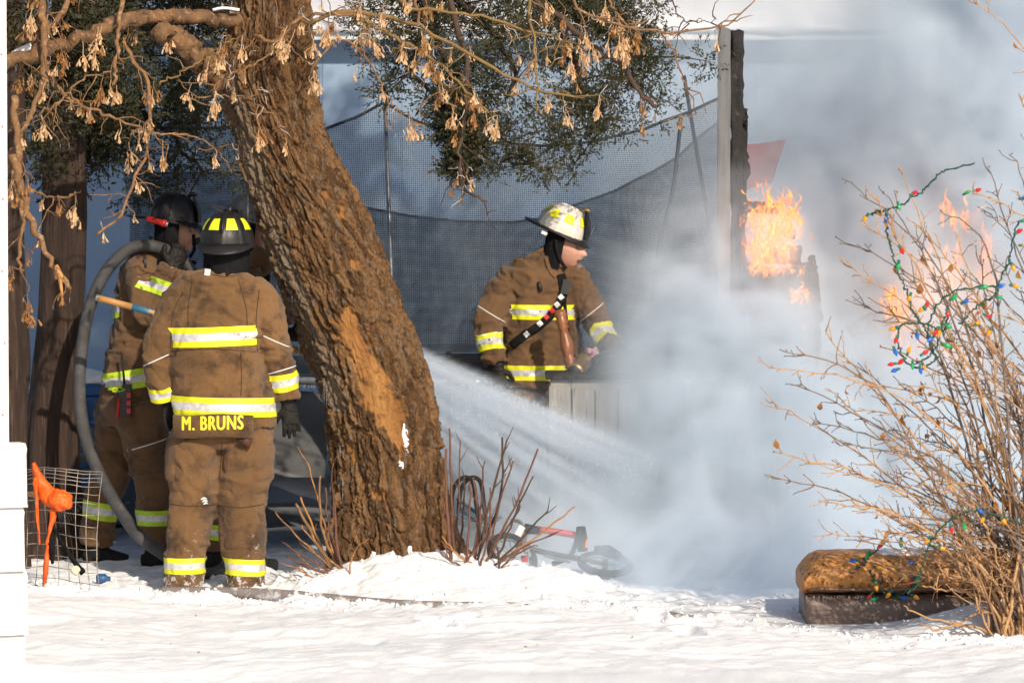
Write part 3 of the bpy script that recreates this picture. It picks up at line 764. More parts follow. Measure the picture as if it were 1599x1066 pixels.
# two-way radio hung at the hip
c = P(195, 628, Y2 - .245)
mb = MB(); mb.box(c, (.075, .05, .155)); mb.box(c + Vector((.012, -.004, .085)), (.05, .045, .03)); rd = mb.build('radio', M['plastic'], per, False); bv = rd.modifiers.new('b', 'BEVEL'); bv.width = .006; bv.segments = 2
mb = MB(); mb.tube([P(195, 606, Y2 - .245), P(190, 553, Y2 - .245)], [.007, .0045], 8); mb.build('antenna', M['rubber'], rd)
for k in range(3):
    mb = MB(); mb.box(P(201, 617 + k * 12, Y2 - .272), (.022, .006, .026)); mb.build('radio_panel', M['red'], rd, False)
mb = MB(); mb.tube([P(186, 622, Y2 - .275), P(183, 652, Y2 - .275)], .009, 8); mb.build('radio_strap', M['red'], rd)
mb = MB(); mb.tube([P(178, 609, Y2 - .26), P(186, 604, Y2 - .27), P(196, 609, Y2 - .27), P(186, 611, Y2 - .27), P(180, 609, Y2 - .27)], .004, 6); mb.build('radio_collar', M['lime'], rd)
put_text('S', 24 * S(Y2), P(157, 612, Y2 - .2), (.6, .6, 0), (0, 0, 1), M['letter'], per, cb, Vector((.1, 1, 0)), xs=.5, bold=.03)
mb = MB(); mb.tube([P(226, 402, Y2 - .26), P(227, 418, Y2 - .265)], .008, 8); mb.build('shoulder_clip', M['dsteel'], per)

# hose over his shoulder
pts = [P(318, 452, Y2 - .12), P(300, 425, Y2 - .16), P(272, 397, Y2 - .19), P(235, 384, Y2 - .20), P(200, 390, Y2 - .2), P(165, 425, Y2 - .2), P(140, 480, Y2 - .22), P(128, 545, Y2 - .26), P(124, 610, Y2 - .3), P(133, 680, Y2 - .38), P(158, 745, Y2 - .5), P(195, 808, Y2 - .68), P(228, 846, Y2 - .82)]
x_, y_ = pts[-1].x, pts[-1].y; pts[-1].z = max(pts[-1].z, gz(x_, y_) + .03)
for q in ((300, -.55), (345, -.42)):
    a = P(q[0], 880, 0); pts.append(Vector((a.x, .52 if q[0] == 300 else .8, gz(a.x, .5) + .03)))
b = MB(); b.tube(bez(pts, 140), .0335, 14); tag(b.build('fire_hose', M['hose2']), 'thick grey fire hose arching over a shoulder down to the snow', 'hose')

# ------------------------------------------------------------------ 3: firefighter mostly hidden behind the first and the trunk
Y3 = .95
per = thing('person', 'firefighter hidden between the lettered coat and the leaning trunk, only hood and helmet brim showing', 'person', (P(385, 850, Y3).x, Y3, 0), 'firefighters at the fire')
torso = [(384, 398, 22, .09), (382, 410, 34, .14), (378, 430, 42, .19), (376, 480, 44, .19), (374, 540, 42, .18), (372, 600, 44, .18), (372, 630, 44, .18)]
armR = [(384, 425, -.17, 24), (398, 470, -.2, 22), (408, 505, -.2, 20), (432, 520, -.2, 17), (448, 520, -.19, 15)]
armL = [(390, 425, .17, 24), (405, 470, .2, 22), (440, 490, .2, 18), (456, 488, .2, 15)]
legR = [(372, 640, -.09, 40), (362, 740, -.09, 33), (345, 800, -.09, 28), (338, 858, -.09, 27)]
legL = [(384, 640, .09, 40), (388, 740, .09, 33), (385, 800, .09, 28), (385, 858, .09, 27)]
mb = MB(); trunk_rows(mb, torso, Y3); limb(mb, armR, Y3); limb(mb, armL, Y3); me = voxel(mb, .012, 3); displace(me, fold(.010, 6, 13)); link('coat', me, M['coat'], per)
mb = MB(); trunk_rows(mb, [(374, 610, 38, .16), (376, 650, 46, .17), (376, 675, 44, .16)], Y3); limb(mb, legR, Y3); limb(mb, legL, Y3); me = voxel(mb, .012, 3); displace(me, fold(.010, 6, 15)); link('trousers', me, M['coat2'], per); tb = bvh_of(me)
wrap_band(tb, P(340, 829, Y3 - .09), (.1, 0, 1), 12 * S(Y3), .14, 'reflective_band', T2, per)
wrap_band(tb, P(385, 829, Y3 + .09), (0, 0, 1), 12 * S(Y3), .14, 'reflective_band', T2, per)
F = frame((1, -.1, -.1), (0, 0, 1)); hc = P(394, 362, Y3)
inner_body(per, Y3, torso, [armR, armL], [legR, legL], hc, F, P(386, 405, Y3), .95); eyes(per, hc, F, .95)
M['worn'] = pm('worn_grey_helmet', (.30, .29, .28), (.16, .15, .15), 12, .5, .2, 30, c3=(.04, .04, .04), s3=16, lo3=.55, hi3=.65)
h3 = helmet(per, P(396, 343, Y3), F @ Matrix.Rotation(.20, 3, 'Y'), 'worn', .98, .115, tilt_rear=.02)
for ch in h3.children:
    if ch.name.startswith('brim'): ch.data.materials[0] = M['worn']
hood(per, hc, F, 1.08, True, -.12, 'black')
mb = MB(); mb.ball(P(406, 412, Y3 - .1), (.075, .07, .085), 20, 14); me = mb.mesh(); displace(me, fold(.008, 9, 2)); link('collar_flap', me, M['coat'], per)
mb = MB(); mb.ball(P(412, 432, Y3 - .1), (.035, .03, .045), 12, 8); mb.build('face_mask', M['black'], per)
glove(per, P(452, 522, Y3 - .19), (1, 0, .05), (0, -.2, 1), (0, 1, 0), .9, .95); glove(per, P(460, 488, Y3 + .2), (1, 0, .05), (0, -.2, 1), (0, 1, 0), .9, .95)
for (cx, dy) in ((338, -.09), (385, .09)):
    c = P(cx, 850, Y3 + dy); mb = MB(); mb.tube([Vector((c.x, c.y, .22)), Vector((c.x, c.y, .02))], [.06, .062], 12); mb.tube([Vector((c.x - .08, c.y, .03)), Vector((c.x + .17, c.y, .025))], [(.045, .045), (.035, .04)], 12, up=(0, 0, 1)); link('boot', voxel(mb, .012, 3), M['rubber'], per)

# pike pole held across the group
M['ash'] = pm('ash_wood', (.55, .30, .10), (.42, .21, .07), 8, .5, .2, 40, stretch=(.2, 3, 3))
M['worn_blue'] = pm('chipped_blue_paint', (.04, .17, .28), (.03, .12, .22), 10, .5, .2, 40, c3=(.5, .33, .15), s3=16, lo3=.52, hi3=.58)
pole = thing('pike_pole', 'wooden pike pole with chipped blue paint held behind the lettered coat', 'pole', P(315, 510, .42))
a, b_ = P(152, 465, .40), P(479, 551, .46)
mb = MB(); mb.tube([a, lerp(a, b_, .17)], .018, 14); mb.build('handle', M['ash'], pole)
mb = MB(); mb.tube([lerp(a, b_, .165), lerp(a, b_, .30)], .0186, 14); mb.build('painted_section', M['worn_blue'], pole)
mb = MB(); mb.tube([lerp(a, b_, .295), lerp(a, b_, .45)], .0190, 14); mb.build('grip_wrap', M['worn_blue'], pole)
mb = MB(); mb.tube([lerp(a, b_, .445), b_], .0175, 14); mb.build('shaft', M['ash'], pole)
mb = MB(); d = (b_ - a).normalized(); mb.tube([a - d * .012, a - d * .008, a + d * .004], [.010, .0185, .0185], 14); mb.build('end_cap', M['steel'], pole)

# ------------------------------------------------------------------ 4: chief in the white helmet
Y4 = 3.2
per = thing('person', 'firefighter in a white helmet looking down, strap across the brown coat, in smoke', 'person', (P(850, 815, Y4).x, Y4, 0), 'firefighters at the fire')
torso = [(856, 412, 24, .08), (856, 420, 46, .13), (852, 432, 66, .16), (848, 470, 66, .18), (846, 510, 62, .185), (848, 550, 62, .185), (846, 585, 66, .19), (846, 604, 66, .19)]
armR = [(838, 422, 0, 22), (804, 436, -.02, 27), (779, 468, -.08, 26), (764, 505, -.12, 24), (766, 540, -.15, 21), (774, 568, -.16, 19)]
armL = [(878, 424, 0, 20), (898, 440, -.02, 26), (914, 468, -.05, 24), (930, 496, -.10, 22), (944, 524, -.2, 19), (956, 540, -.26, 17)]
legR = [(818, 610, -.02, 38), (812, 680, -.02, 34), (812, 750, 0, 29), (812, 830, 0, 26)]
legL = [(880, 610, 0, 38), (884, 680, 0, 34), (886, 750, 0, 29), (888, 830, 0, 26)]
mb = MB(); trunk_rows(mb, torso, Y4, yaw=.3); limb(mb, armR, Y4); limb(mb, armL, Y4)
mb.tube([P(856, 422, Y4 + .01), P(848, 408, Y4 + .03), P(840, 394, Y4 + .05)], [(.12, .115), (.105, .10), (.085, .085)], 24, up=(1, 0, 0))
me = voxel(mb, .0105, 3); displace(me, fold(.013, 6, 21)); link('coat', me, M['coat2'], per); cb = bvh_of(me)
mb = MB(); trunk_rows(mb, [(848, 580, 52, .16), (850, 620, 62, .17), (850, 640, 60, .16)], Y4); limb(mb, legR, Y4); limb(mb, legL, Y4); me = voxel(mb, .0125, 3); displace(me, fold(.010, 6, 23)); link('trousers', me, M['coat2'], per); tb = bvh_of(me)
wrap_band(cb, P(850, 486, Y4), (.01, 0, 1), 11.5 * S(Y4), .262, 'reflective_band', T1, per, 214, 336)
wrap_band(cb, P(846, 580, Y4), (0, 0, 1), 11.5 * S(Y4), .33, 'reflective_band', T1, per, 170, 370)
wrap_band(cb, P(768, 536, Y4 - .145), P(766, 520, -.13) - P(772, 556, -.16), 12.5 * S(Y4), .14, 'reflective_band', T1, per)
wrap_band(cb, P(944, 527, Y4 - .2), P(934, 508, -.14) - P(950, 536, -.24), 13 * S(Y4), .14, 'reflective_band', T1, per)
wrap_line(cb, P(768, 490, Y4 - .1), (.6, 0, 1), .14, per, 190, 350); wrap_line(cb, P(766, 521, Y4 - .14), (-.15, 0, 1), .14, per, 190, 350)
wrap_line(cb, P(924, 487, Y4 - .09), (-.8, 0, 1), .14, per, 190, 350); wrap_line(cb, P(938, 516, Y4 - .16), (-.5, 0, 1), .14, per, 190, 350)
F = frame((1, -.42, -.22), (.1, 0, 1)); hc = P(884, 387, Y4 - .02)
inner_body(per, Y4, torso, [armR, armL], [legR, legL], hc, F, P(858, 410, Y4 + .02), 1.02); eyes(per, hc, F, 1.02)
FH = frame((1, -.28, -.43), (.1, 0, 1))
h4 = helmet(per, P(875, 362, Y4), FH, 'whelmet', 1.12, .055, [(-67, 24, 46, 27, 15), (-112, 24, 46, 27, 15), (-157, 28, 50, 24, 14), (-22, 26, 50, 20, 12)], shield_text='8', tilt_rear=.006, side=.014)
hood(per, hc - F @ Vector((.012, 0, 0)), F, 1.08, True, -.12, top=.09)
mb = MB(); mb.tube([hc + F @ Vector((.113 - .012 * q * q, q * .03, -.044 - .012 * abs(q) ** 1.5)) for q in (-1, -.5, 0, .5, 1)], [.004, .008, .008, .008, .004], 8); mb.build('moustache', M['grey_hair'], per)
mb = MB(); mb.ball(hc + F @ Vector((.104, 0, -.094)), (.020, .026, .020), 12, 8, rot=F); mb.build('goatee', M['grey_hair'], per)
mb = MB(); pts = [P(868, 374, Y4 - .115), P(870, 390, Y4 - .12), P(875, 406, Y4 - .12), P(884, 420, Y4 - .11)]; mb.tube(bez(pts, 12), [(.011, .004)] * 13, 8, up=(1, 0, 0)); mb.build('chin_strap', M['black'], per)
mb = MB(); mb.box(P(850, 364, Y4 - .125), (.035, .012, .018), Matrix.Rotation(.45, 3, 'Y')); mb.build('helmet_clip', M['piping'], h4, False)
# broad strap over the chest, with woven tabs
def on_coat(px, py, off=.008):
    q = P(px, py, Y4 - 1); dr = (q - CAM).normalized(); hit = cb.ray_cast(q, dr, 2.0); return (hit[0] if hit[0] is not None else P(px, py, Y4 - .2)) - dr * off
def coat_strip(pts, half_px, name, m, parent, off=.008, n=26):
    sm = bez([Vector((a, b2, 0)) for a, b2 in pts], n); vs = []
    for i, p in enumerate(sm):
        t = (sm[min(i + 1, len(sm) - 1)] - sm[max(i - 1, 0)]).normalized(); nrm = Vector((-t.y, t.x, 0))
        for k in (-1, -.35, .35, 1): q = p + nrm * (half_px * k); vs.append(on_coat(q.x, q.y, off))
    mb = MB(); mb.add(vs, [(4 * i + k, 4 * i + k + 1, 4 * i + k + 5, 4 * i + k + 4) for i in range(len(sm) - 1) for k in range(3)])
    o = mb.build(name, m, parent); so = o.modifiers.new('s', 'SOLIDIFY'); so.thickness = .004; so.offset = 0; return o
st = coat_strip([(876, 428), (880, 452), (870, 480), (845, 506), (818, 524), (798, 540)], 6.5, 'chest_strap', M['black'], per, .014)
for (cx, cyy, mm) in ((876, 464, 'piping'), (870, 476, 'piping'), (862, 485, 'red'), (853, 495, 'red'), (843, 505, 'piping'), (822, 522, 'silver')):
    coat_strip([(cx + 3, cyy - 2.6), (cx, cyy), (cx - 3, cyy + 2.6)], 4, 'strap_tab', M[mm], st, .020, 4)
coat_strip([(880, 432), (882, 470), (886, 510), (893, 548), (900, 562)], 2.2, 'lanyard', M['black'], per, .016)
coat_strip([(852, 400), (858, 420), (868, 432)], 3, 'collar_seam', M['coat'], per, .01, 10)
mb = MB(); q = on_coat(884, 448, .03); mb.box(q, (.05, .03, .085), Matrix.Rotation(.2, 3, 'Y')); mb.build('lapel_microphone', M['plastic'], per, False)
mb = MB(); mb.tube([on_coat(841, 440, .01), on_coat(845, 454, .012)], .011, 8); mb.build('coat_clip', M['dsteel'], per)
glove(per, P(776, 572, Y4 - .17), (.15, -.1, -1), (.8, -.4, 0), (.4, .5, 0), .6, 1.12)
glove(per, P(960, 545, Y4 - .28), (.85, -.3, -.35), (-.2, -.5, .6), (0, .4, -1), .5, 1.1)
for cx in (812, 888):
    c = P(cx, 830, Y4); mb = MB(); mb.tube([Vector((c.x, c.y, .2)), Vector((c.x, c.y, .02))], [.062, .064], 12); mb.tube([Vector((c.x + .03, c.y + .06, .03)), Vector((c.x + .06, c.y - .17, .025))], [(.045, .05), (.035, .04)], 12, up=(0, 0, 1)); link('boot', voxel(mb, .012, 3), M['rubber'], per)

# ================================================================== THE LEANING TREE
Yt = .32
rowsT = [(-260, 372, 46), (-130, 400, 50), (0, 426, 56), (60, 420, 66), (120, 414, 76), (200, 436, 72), (300, 473, 86), (400, 512, 92), (500, 549, 91), (600, 586, 90), (700, 603, 88), (800, 614, 92), (860, 622, 104), (900, 626, 118), (960, 628, 130)]
NA, NR = 380, 760
vy = np.linspace(-260, 960, NR)
cxp = np.interp(vy, [r[0] for r in rowsT], [r[1] for r in rowsT]); hwp = np.interp(vy, [r[0] for r in rowsT], [r[2] for r in rowsT])
ker = np.ones(41) / 41
pad = lambda a: np.convolve(np.pad(a, 20, mode='edge'), ker, 'valid')
cxp, hwp = pad(cxp), pad(hwp)
cen = np.array([P(a, b2, Yt)[:] for a, b2 in zip(cxp, vy)])
rad = hwp * S(Yt) * .96 - .018
ang = np.linspace(0, 2 * np.pi, NA, endpoint=False)
AA, VV = np.meshgrid(ang, (2.2 - cen[:, 2]))            # VV: metres down the trunk
# bark: seamless round the stem by using cos/sin for one axis pair
cu, su = np.cos(AA), np.sin(AA)
def ring_noise(fa, fv, o, s):
    return .5 * (fbm(cu * fa + 7, VV * fv + su * fa * .6, o, s) + fbm(su * fa + 3, VV * fv - cu * fa * .6, o, s + 50))
warp = ring_noise(2.2, 4, 3, 1)
warp2 = ring_noise(5, 9, 3, 61)
def plates(f, fv, s):
    u = AA / (2 * np.pi) * f; k = int(f)
    # ridges that wander and fork
    ph = u + (warp - .5) * 3.2 + (warp2 - .5) * 1.3
    r = np.abs(((ph % 1.0) - .5)) * 2
    return r
def cells(ku, kv, s, wob):
    """cracked plates: distance to the border between jittered cells, wrapping round the stem"""
    u = AA / (2 * np.pi) * ku + (warp - .5) * wob + (warp2 - .5) * wob * .5; v = VV * kv + (warp2 - .5) * wob * .8 + (warp - .5) * 1.2
    iu, iv = np.floor(u), np.floor(v); f1 = np.full(u.shape, 9.0); f2 = np.full(u.shape, 9.0); idv = np.zeros(u.shape)
    for du in (-1, 0, 1):
        for dv in (-1, 0, 1):
            cu_, cv_ = iu + du, iv + dv; cw = np.mod(cu_, ku)
            x_ = cu_ + .1 + .8 * _hash(cw, cv_, s); y_ = cv_ + .1 + .8 * _hash(cw, cv_, s + 7)
            d_ = np.hypot(u - x_, v - y_); hh = _hash(cw, cv_, s + 13)
            new = d_ < f1; f2 = np.where(new, f1, np.minimum(f2, d_)); idv = np.where(new, hh, idv); f1 = np.where(new, d_, f1)
    return f2 - f1, idv
e1, h1 = cells(32, 3.6, 3, 3.0); e2, h2_ = cells(76, 11, 19, 4.2); e3, h3_ = cells(180, 44, 29, 5.0)
bark = np.clip(e1 * 2.6, 0, 1) * (.012 + .022 * h1) + np.clip(e2 * 3.0, 0, 1) * (.001 + .020 * h2_) + np.clip(e3 * 2.4, 0, 1) * .010 * h3_ + (fbm(AA * 30 + warp * 5, VV * 9, 3, 44) - .5) * .020 - .012
grain = (fbm(AA * 40, VV * 60, 2, 5) - .5) * .006
big = (ring_noise(1.6, 1.8, 3, 30) - .5) * .075 + (ring_noise(4, 3.2, 3, 35) - .5) * .034
# bare wood scar and knots, placed on the side that faces the yard
# pixel position of each vertex if it lay on the front
front = -su
pxv = cxp[:, None] + cu * hwp[:, None]; pyv = np.repeat(vy[:, None], NA, 1)
scx = np.interp(pyv, [485, 520, 560, 600, 640, 690], [548, 556, 574, 590, 606, 632]); shw = np.interp(pyv, [478, 492, 520, 600, 660, 705], [2, 22, 27, 33, 26, 3])
jag = (fbm(pyv * .09, pyv * 0 + AA * 3, 3, 8) - .5) * 34
bare = np.clip((shw - np.abs(pxv - scx) + jag + (fbm(AA * 30, VV * 9, 4, 12) - .5) * 34) / 8, 0, .95) * (front > 0) * (pyv > 470) * (pyv < 715)
for (kx, ky, rx_, ry_) in ((534, 332, 9, 15), (510, 306, 5, 9), (592, 765, 12, 8), (558, 412, 6, 9), (545, 700, 8, 20)):
    q = ((pxv - kx) / rx_) ** 2 + ((pyv - ky) / ry_) ** 2 + (fbm(AA * 26, VV * 22, 3, 14) - .5) * 4
    bare = np.maximum(bare, np.clip((1.0 - q) * 1.2, 0, 1) * .9 * (front > 0))
lip = np.clip(1 - np.abs(shw + 5 - np.abs(pxv - scx) + jag * .6) / 10, 0, 1) * (front > 0) * (pyv > 470) * (pyv < 720) * .016
knot = 0
for (kx, ky, r_) in ((520, 318, 34), (500, 390, 26), (350, 115, 38), (545, 845, 40), (600, 770, 30), (570, 425, 28)):
    q = np.hypot(pxv - kx, (pyv - ky) * .85) / r_
    knot = knot + np.exp(-q ** 2 * 1.6) * .035 * (front > -.2) - np.exp(-(q / .35) ** 2) * .02 * (front > 0)
flute = .05 * np.clip((VV - 1.55) / .6, 0, 1) * np.cos(AA * 5 + .6)
Rr = rad[:, None] * (1 + 0 * AA) + (1 - bare * .75) * (bark + grain) - bare * .012 + big * (1 - .5 * bare) + lip + knot + flute
VX = cen[:, 0][:, None] + Rr * cu; VYY = cen[:, 1][:, None] + Rr * su * .95; VZ = np.repeat(cen[:, 2][:, None], NA, 1)
co = np.stack([VX, VYY, VZ], -1).reshape(-1, 3)
i0 = (np.arange(NR - 1)[:, None] * NA + np.arange(NA)[None, :]); i1 = (np.arange(NR - 1)[:, None] * NA + (np.arange(NA)[None, :] + 1) % NA)
quads = np.stack([i0, i0 + NA, i1 + NA, i1], -1).reshape(-1, 4)
def np_mesh(name, co, quads):
    me = bpy.data.meshes.new(name); k = quads.shape[1]
    me.vertices.add(len(co)); me.vertices.foreach_set('co', np.asarray(co, np.float32).reshape(-1))
    me.loops.add(quads.size); me.loops.foreach_set('vertex_index', quads.reshape(-1).astype(np.int32))
    me.polygons.add(len(quads)); me.polygons.foreach_set('loop_start', np.arange(0, quads.size, k, dtype=np.int32))
    me.update(); me.validate(); me.polygons.foreach_set('use_smooth', [True] * len(me.polygons)); return me
me = np_mesh('trunk', co, quads)
at = me.attributes.new('bare', 'FLOAT', 'POINT'); at.data.foreach_set('value', bare.reshape(-1).astype(np.float32))
at = me.attributes.new('plate', 'FLOAT', 'POINT'); at.data.foreach_set('value', np.clip(.45 * h2_ + .25 * h1 + .15 * h3_ + .3 * (fbm(AA * 8, VV * 4, 3, 4) - .5) + .08, 0, 1).reshape(-1).astype(np.float32))
greym = np.clip(1.15 - np.abs(pxv - (cxp - .78 * hwp)[:, None]) / 26 + (fbm(AA * 9, VV * 5, 3, 66) - .5) * 1.6, 0, 1) * (pyv > 120) * (pyv < 640)
at = me.attributes.new('grey', 'FLOAT', 'POINT'); at.data.foreach_set('value', greym.reshape(-1).astype(np.float32))
def bark_mat():
    m = bpy.data.materials.new('box_elder_bark'); m.use_nodes = True; nt = m.node_tree; N = nt.nodes; L = nt.links; b = N['Principled BSDF']
    b.inputs['Roughness'].default_value = .92; b.inputs['Specular IOR Level'].default_value = .18
    tc = N.new('ShaderNodeTexCoord')
    def nz(sc_, det=5, st=(1, 1, 1)):
        mp = N.new('ShaderNodeMapping'); mp.inputs['Scale'].default_value = st; L.new(tc.outputs['Object'], mp.inputs[0])
        n = N.new('ShaderNodeTexNoise'); n.inputs['Scale'].default_value = sc_; n.inputs['Detail'].default_value = det; n.inputs['Roughness'].default_value = .68; L.new(mp.outputs[0], n.inputs['Vector']); return n.outputs[0]
    def rmp(v, lo, hi):
        r = N.new('ShaderNodeMapRange'); r.inputs[1].default_value = lo; r.inputs[2].default_value = hi; L.new(v, r.inputs[0]); return r.outputs[0]
    def mix(f, a, b2):
        x = N.new('ShaderNodeMix'); x.data_type = 'RGBA'; L.new(f, x.inputs[0])
        for s_, v in ((6, a), (7, b2)):
            if isinstance(v, tuple): x.inputs[s_].default_value = (*v, 1)
            else: L.new(v, x.inputs[s_])
        return x.outputs[2]
    pa = N.new('ShaderNodeAttribute'); pa.attribute_name = 'plate'; ba = N.new('ShaderNodeAttribute'); ba.attribute_name = 'bare'
    c = mix(rmp(nz(26, 5, (1, 1, .35)), .35, .65), (.062, .034, .019), (.15, .078, .034))
    c = mix(rmp(pa.outputs['Fac'], .34, .80), c, (.33, .185, .085))
    ga = N.new('ShaderNodeAttribute'); ga.attribute_name = 'grey'; c = mix(rmp(ga.outputs['Fac'], .3, .9), c, (.27, .21, .15))
    c = mix(rmp(nz(60, 4), .58, .68), c, (.30, .145, .050))
    c = mix(rmp(nz(120, 5, (1, 1, .4)), .54, .66), c, (.045, .023, .013))
    c = mix(rmp(nz(34, 6, (1, 1, .3)), .52, .66), c, (.27, .205, .145))
    c = mix(rmp(nz(9, 5), .60, .74), c, (.040, .024, .016))
    wood = mix(rmp(nz(16, 6, (1, 1, .12)), .35, .65), (.60, .31, .105), (.34, .15, .048))
    wood = mix(rmp(nz(7, 4), .58, .72), wood, (.13, .065, .03))
    c = mix(ba.outputs['Fac'], c, wood); L.new(c, b.inputs['Base Color'])
    bp = N.new('ShaderNodeBump'); bp.inputs['Strength'].default_value = 1.0; bp.inputs['Distance'].default_value = .03; L.new(nz(95, 7, (1, 1, .45)), bp.inputs['Height']); L.new(bp.outputs[0], b.inputs['Normal'])
    return m
M['bark'] = bark_mat()
tree = thing('box_elder_tree', 'big leaning box elder with rough orange bark, hanging seed clusters and a bare wood scar', 'tree', (P(620, 900, Yt).x, Yt, 0))
trunk = link('trunk', me, M['bark'], tree)
M['twig'] = pm('tan_twig_bark', (.26, .135, .055), (.16, .085, .042), 24, .8, .6, 90, c3=(.34, .22, .12), s3=40, lo3=.55, hi3=.65)
M['dtwig'] = pm('dark_twig_bark', (.085, .05, .03), (.05, .03, .02), 24, .8, .6, 90)
M['otwig'] = pm('olive_twig_bark', (.22, .14, .04), (.17, .10, .035), 24, .7, .4, 90)
M['seed'] = pm('dry_seed_wing', (.86, .62, .38), (.74, .47, .24), 40, .7, .2, 100, transl=.38)
M['seed2'] = pm('brown_seed_wing', (.50, .26, .09), (.36, .17, .06), 40, .75, .2, 100, transl=.3)
M['frost'] = pm('frosted_twig', (.62, .58, .55), (.45, .38, .34), 50, .6, .3, 90)

def wiggle(pts, amp, n):
    c = bez(pts, n)
    return [p + Vector((random.gauss(0, amp), random.gauss(0, amp), random.gauss(0, amp))) for p in c]
def branch(name, pts, r0, r1, m, parent, n=14, amp=.006, seg=8, bumps=True):
    """pts: list of (px, py, Y)"""
    c = wiggle([P(*p) for p in pts], amp, n); k = len(c)
    rd_ = [lerp(r0, r1, (i / (k - 1)) ** .9) * (1 + random.uniform(-.06, .08)) for i in range(k)]
    mb = MB(); mb.tube(c, rd_, seg); return mb, c
# --- prototypes of hanging seed clusters (origin at the stalk's top, hanging down -Z)
def samara(mb, base, d, ln, roll):
    d = d.normalized(); s_ = d.orthogonal().normalized(); s_ = Matrix.Rotation(roll, 3, d) @ s_; nn = d.cross(s_)
    prof = [(0, .0022), (.2, .0036), (.45, .0062), (.75, .0080), (.93, .0055), (1.0, .001)]
    vs = []
    for (t, w_) in prof:
        p = base + d * (ln * t) + nn * (.006 * t * t)
        vs += [p - s_ * w_ * .35, p + s_ * w_]
    mb.add(vs, [(2 * i, 2 * i + 2, 2 * i + 3, 2 * i + 1) for i in range(len(prof) - 1)])
    mb.ball(base + d * .003, (.0034, .0034, .0052), 6, 4)
def seed_proto(n, ln, spread, seed):
    random.seed(seed); mb = MB()
    st = [Vector((0, 0, 0)), Vector((random.uniform(-.01, .01), random.uniform(-.01, .01), -ln * .5)), Vector((random.uniform(-.012, .012), random.uniform(-.012, .012), -ln))]
    mb.tube(bez(st, 6), .0016, 5)
    for i in range(n):
        f = random.uniform(.45, 1.0); p = Vector((0, 0, -ln * f)) + Vector((st[-1].x * f, st[-1].y * f, 0))
        q = p + Vector((random.gauss(0, spread), random.gauss(0, spread), -random.uniform(.012, .035)))
        mb.tube([p, lerp(p, q, .6) + Vector((0, 0, .004)), q], .0011, 4)
        a = random.uniform(0, 6.28)
        for sg in (-1, 1):
            d = Vector((math.cos(a) * .32 * sg, math.sin(a) * .32 * sg, -1)); samara(mb, q, d, random.uniform(.027, .037), random.uniform(0, 6.28))
    return mb.mesh('seed_cluster')
protos = [seed_proto(n, ln, sp, 100 + i) for i, (n, ln, sp) in enumerate(((4, .05, .008), (6, .06, .010), (8, .075, .013), (11, .07, .015), (3, .08, .006), (13, .10, .017)))]
protos2 = []
for q in protos:
    q.materials.append(M['seed']); q2 = q.copy(); q2.materials.clear(); q2.materials.append(M['seed2']); protos2.append(q2)
random.seed(21)
NSEED = 0
def hang_seed(p, parent, dark=.3, scale=None, k=None):
    global NSEED
    NSEED += 1
    o = link('seed_cluster', (protos2 if random.random() < dark else protos)[k if k is not None else random.randrange(6)], None, parent)
    o.location = p; o.rotation_euler = (random.uniform(-.25, .25), random.uniform(-.25, .25), random.uniform(0, 6.28)); s_ = scale or random.uniform(.62, 1.2); o.scale = (s_, s_, s_)
def icicle(mb, p, ln, r): mb.tube([p, p + Vector((0, 0, -ln * .5)), p + Vector((0, 0, -ln))], [r, r * .7, r * .12], 6)
ice_mb = MB()
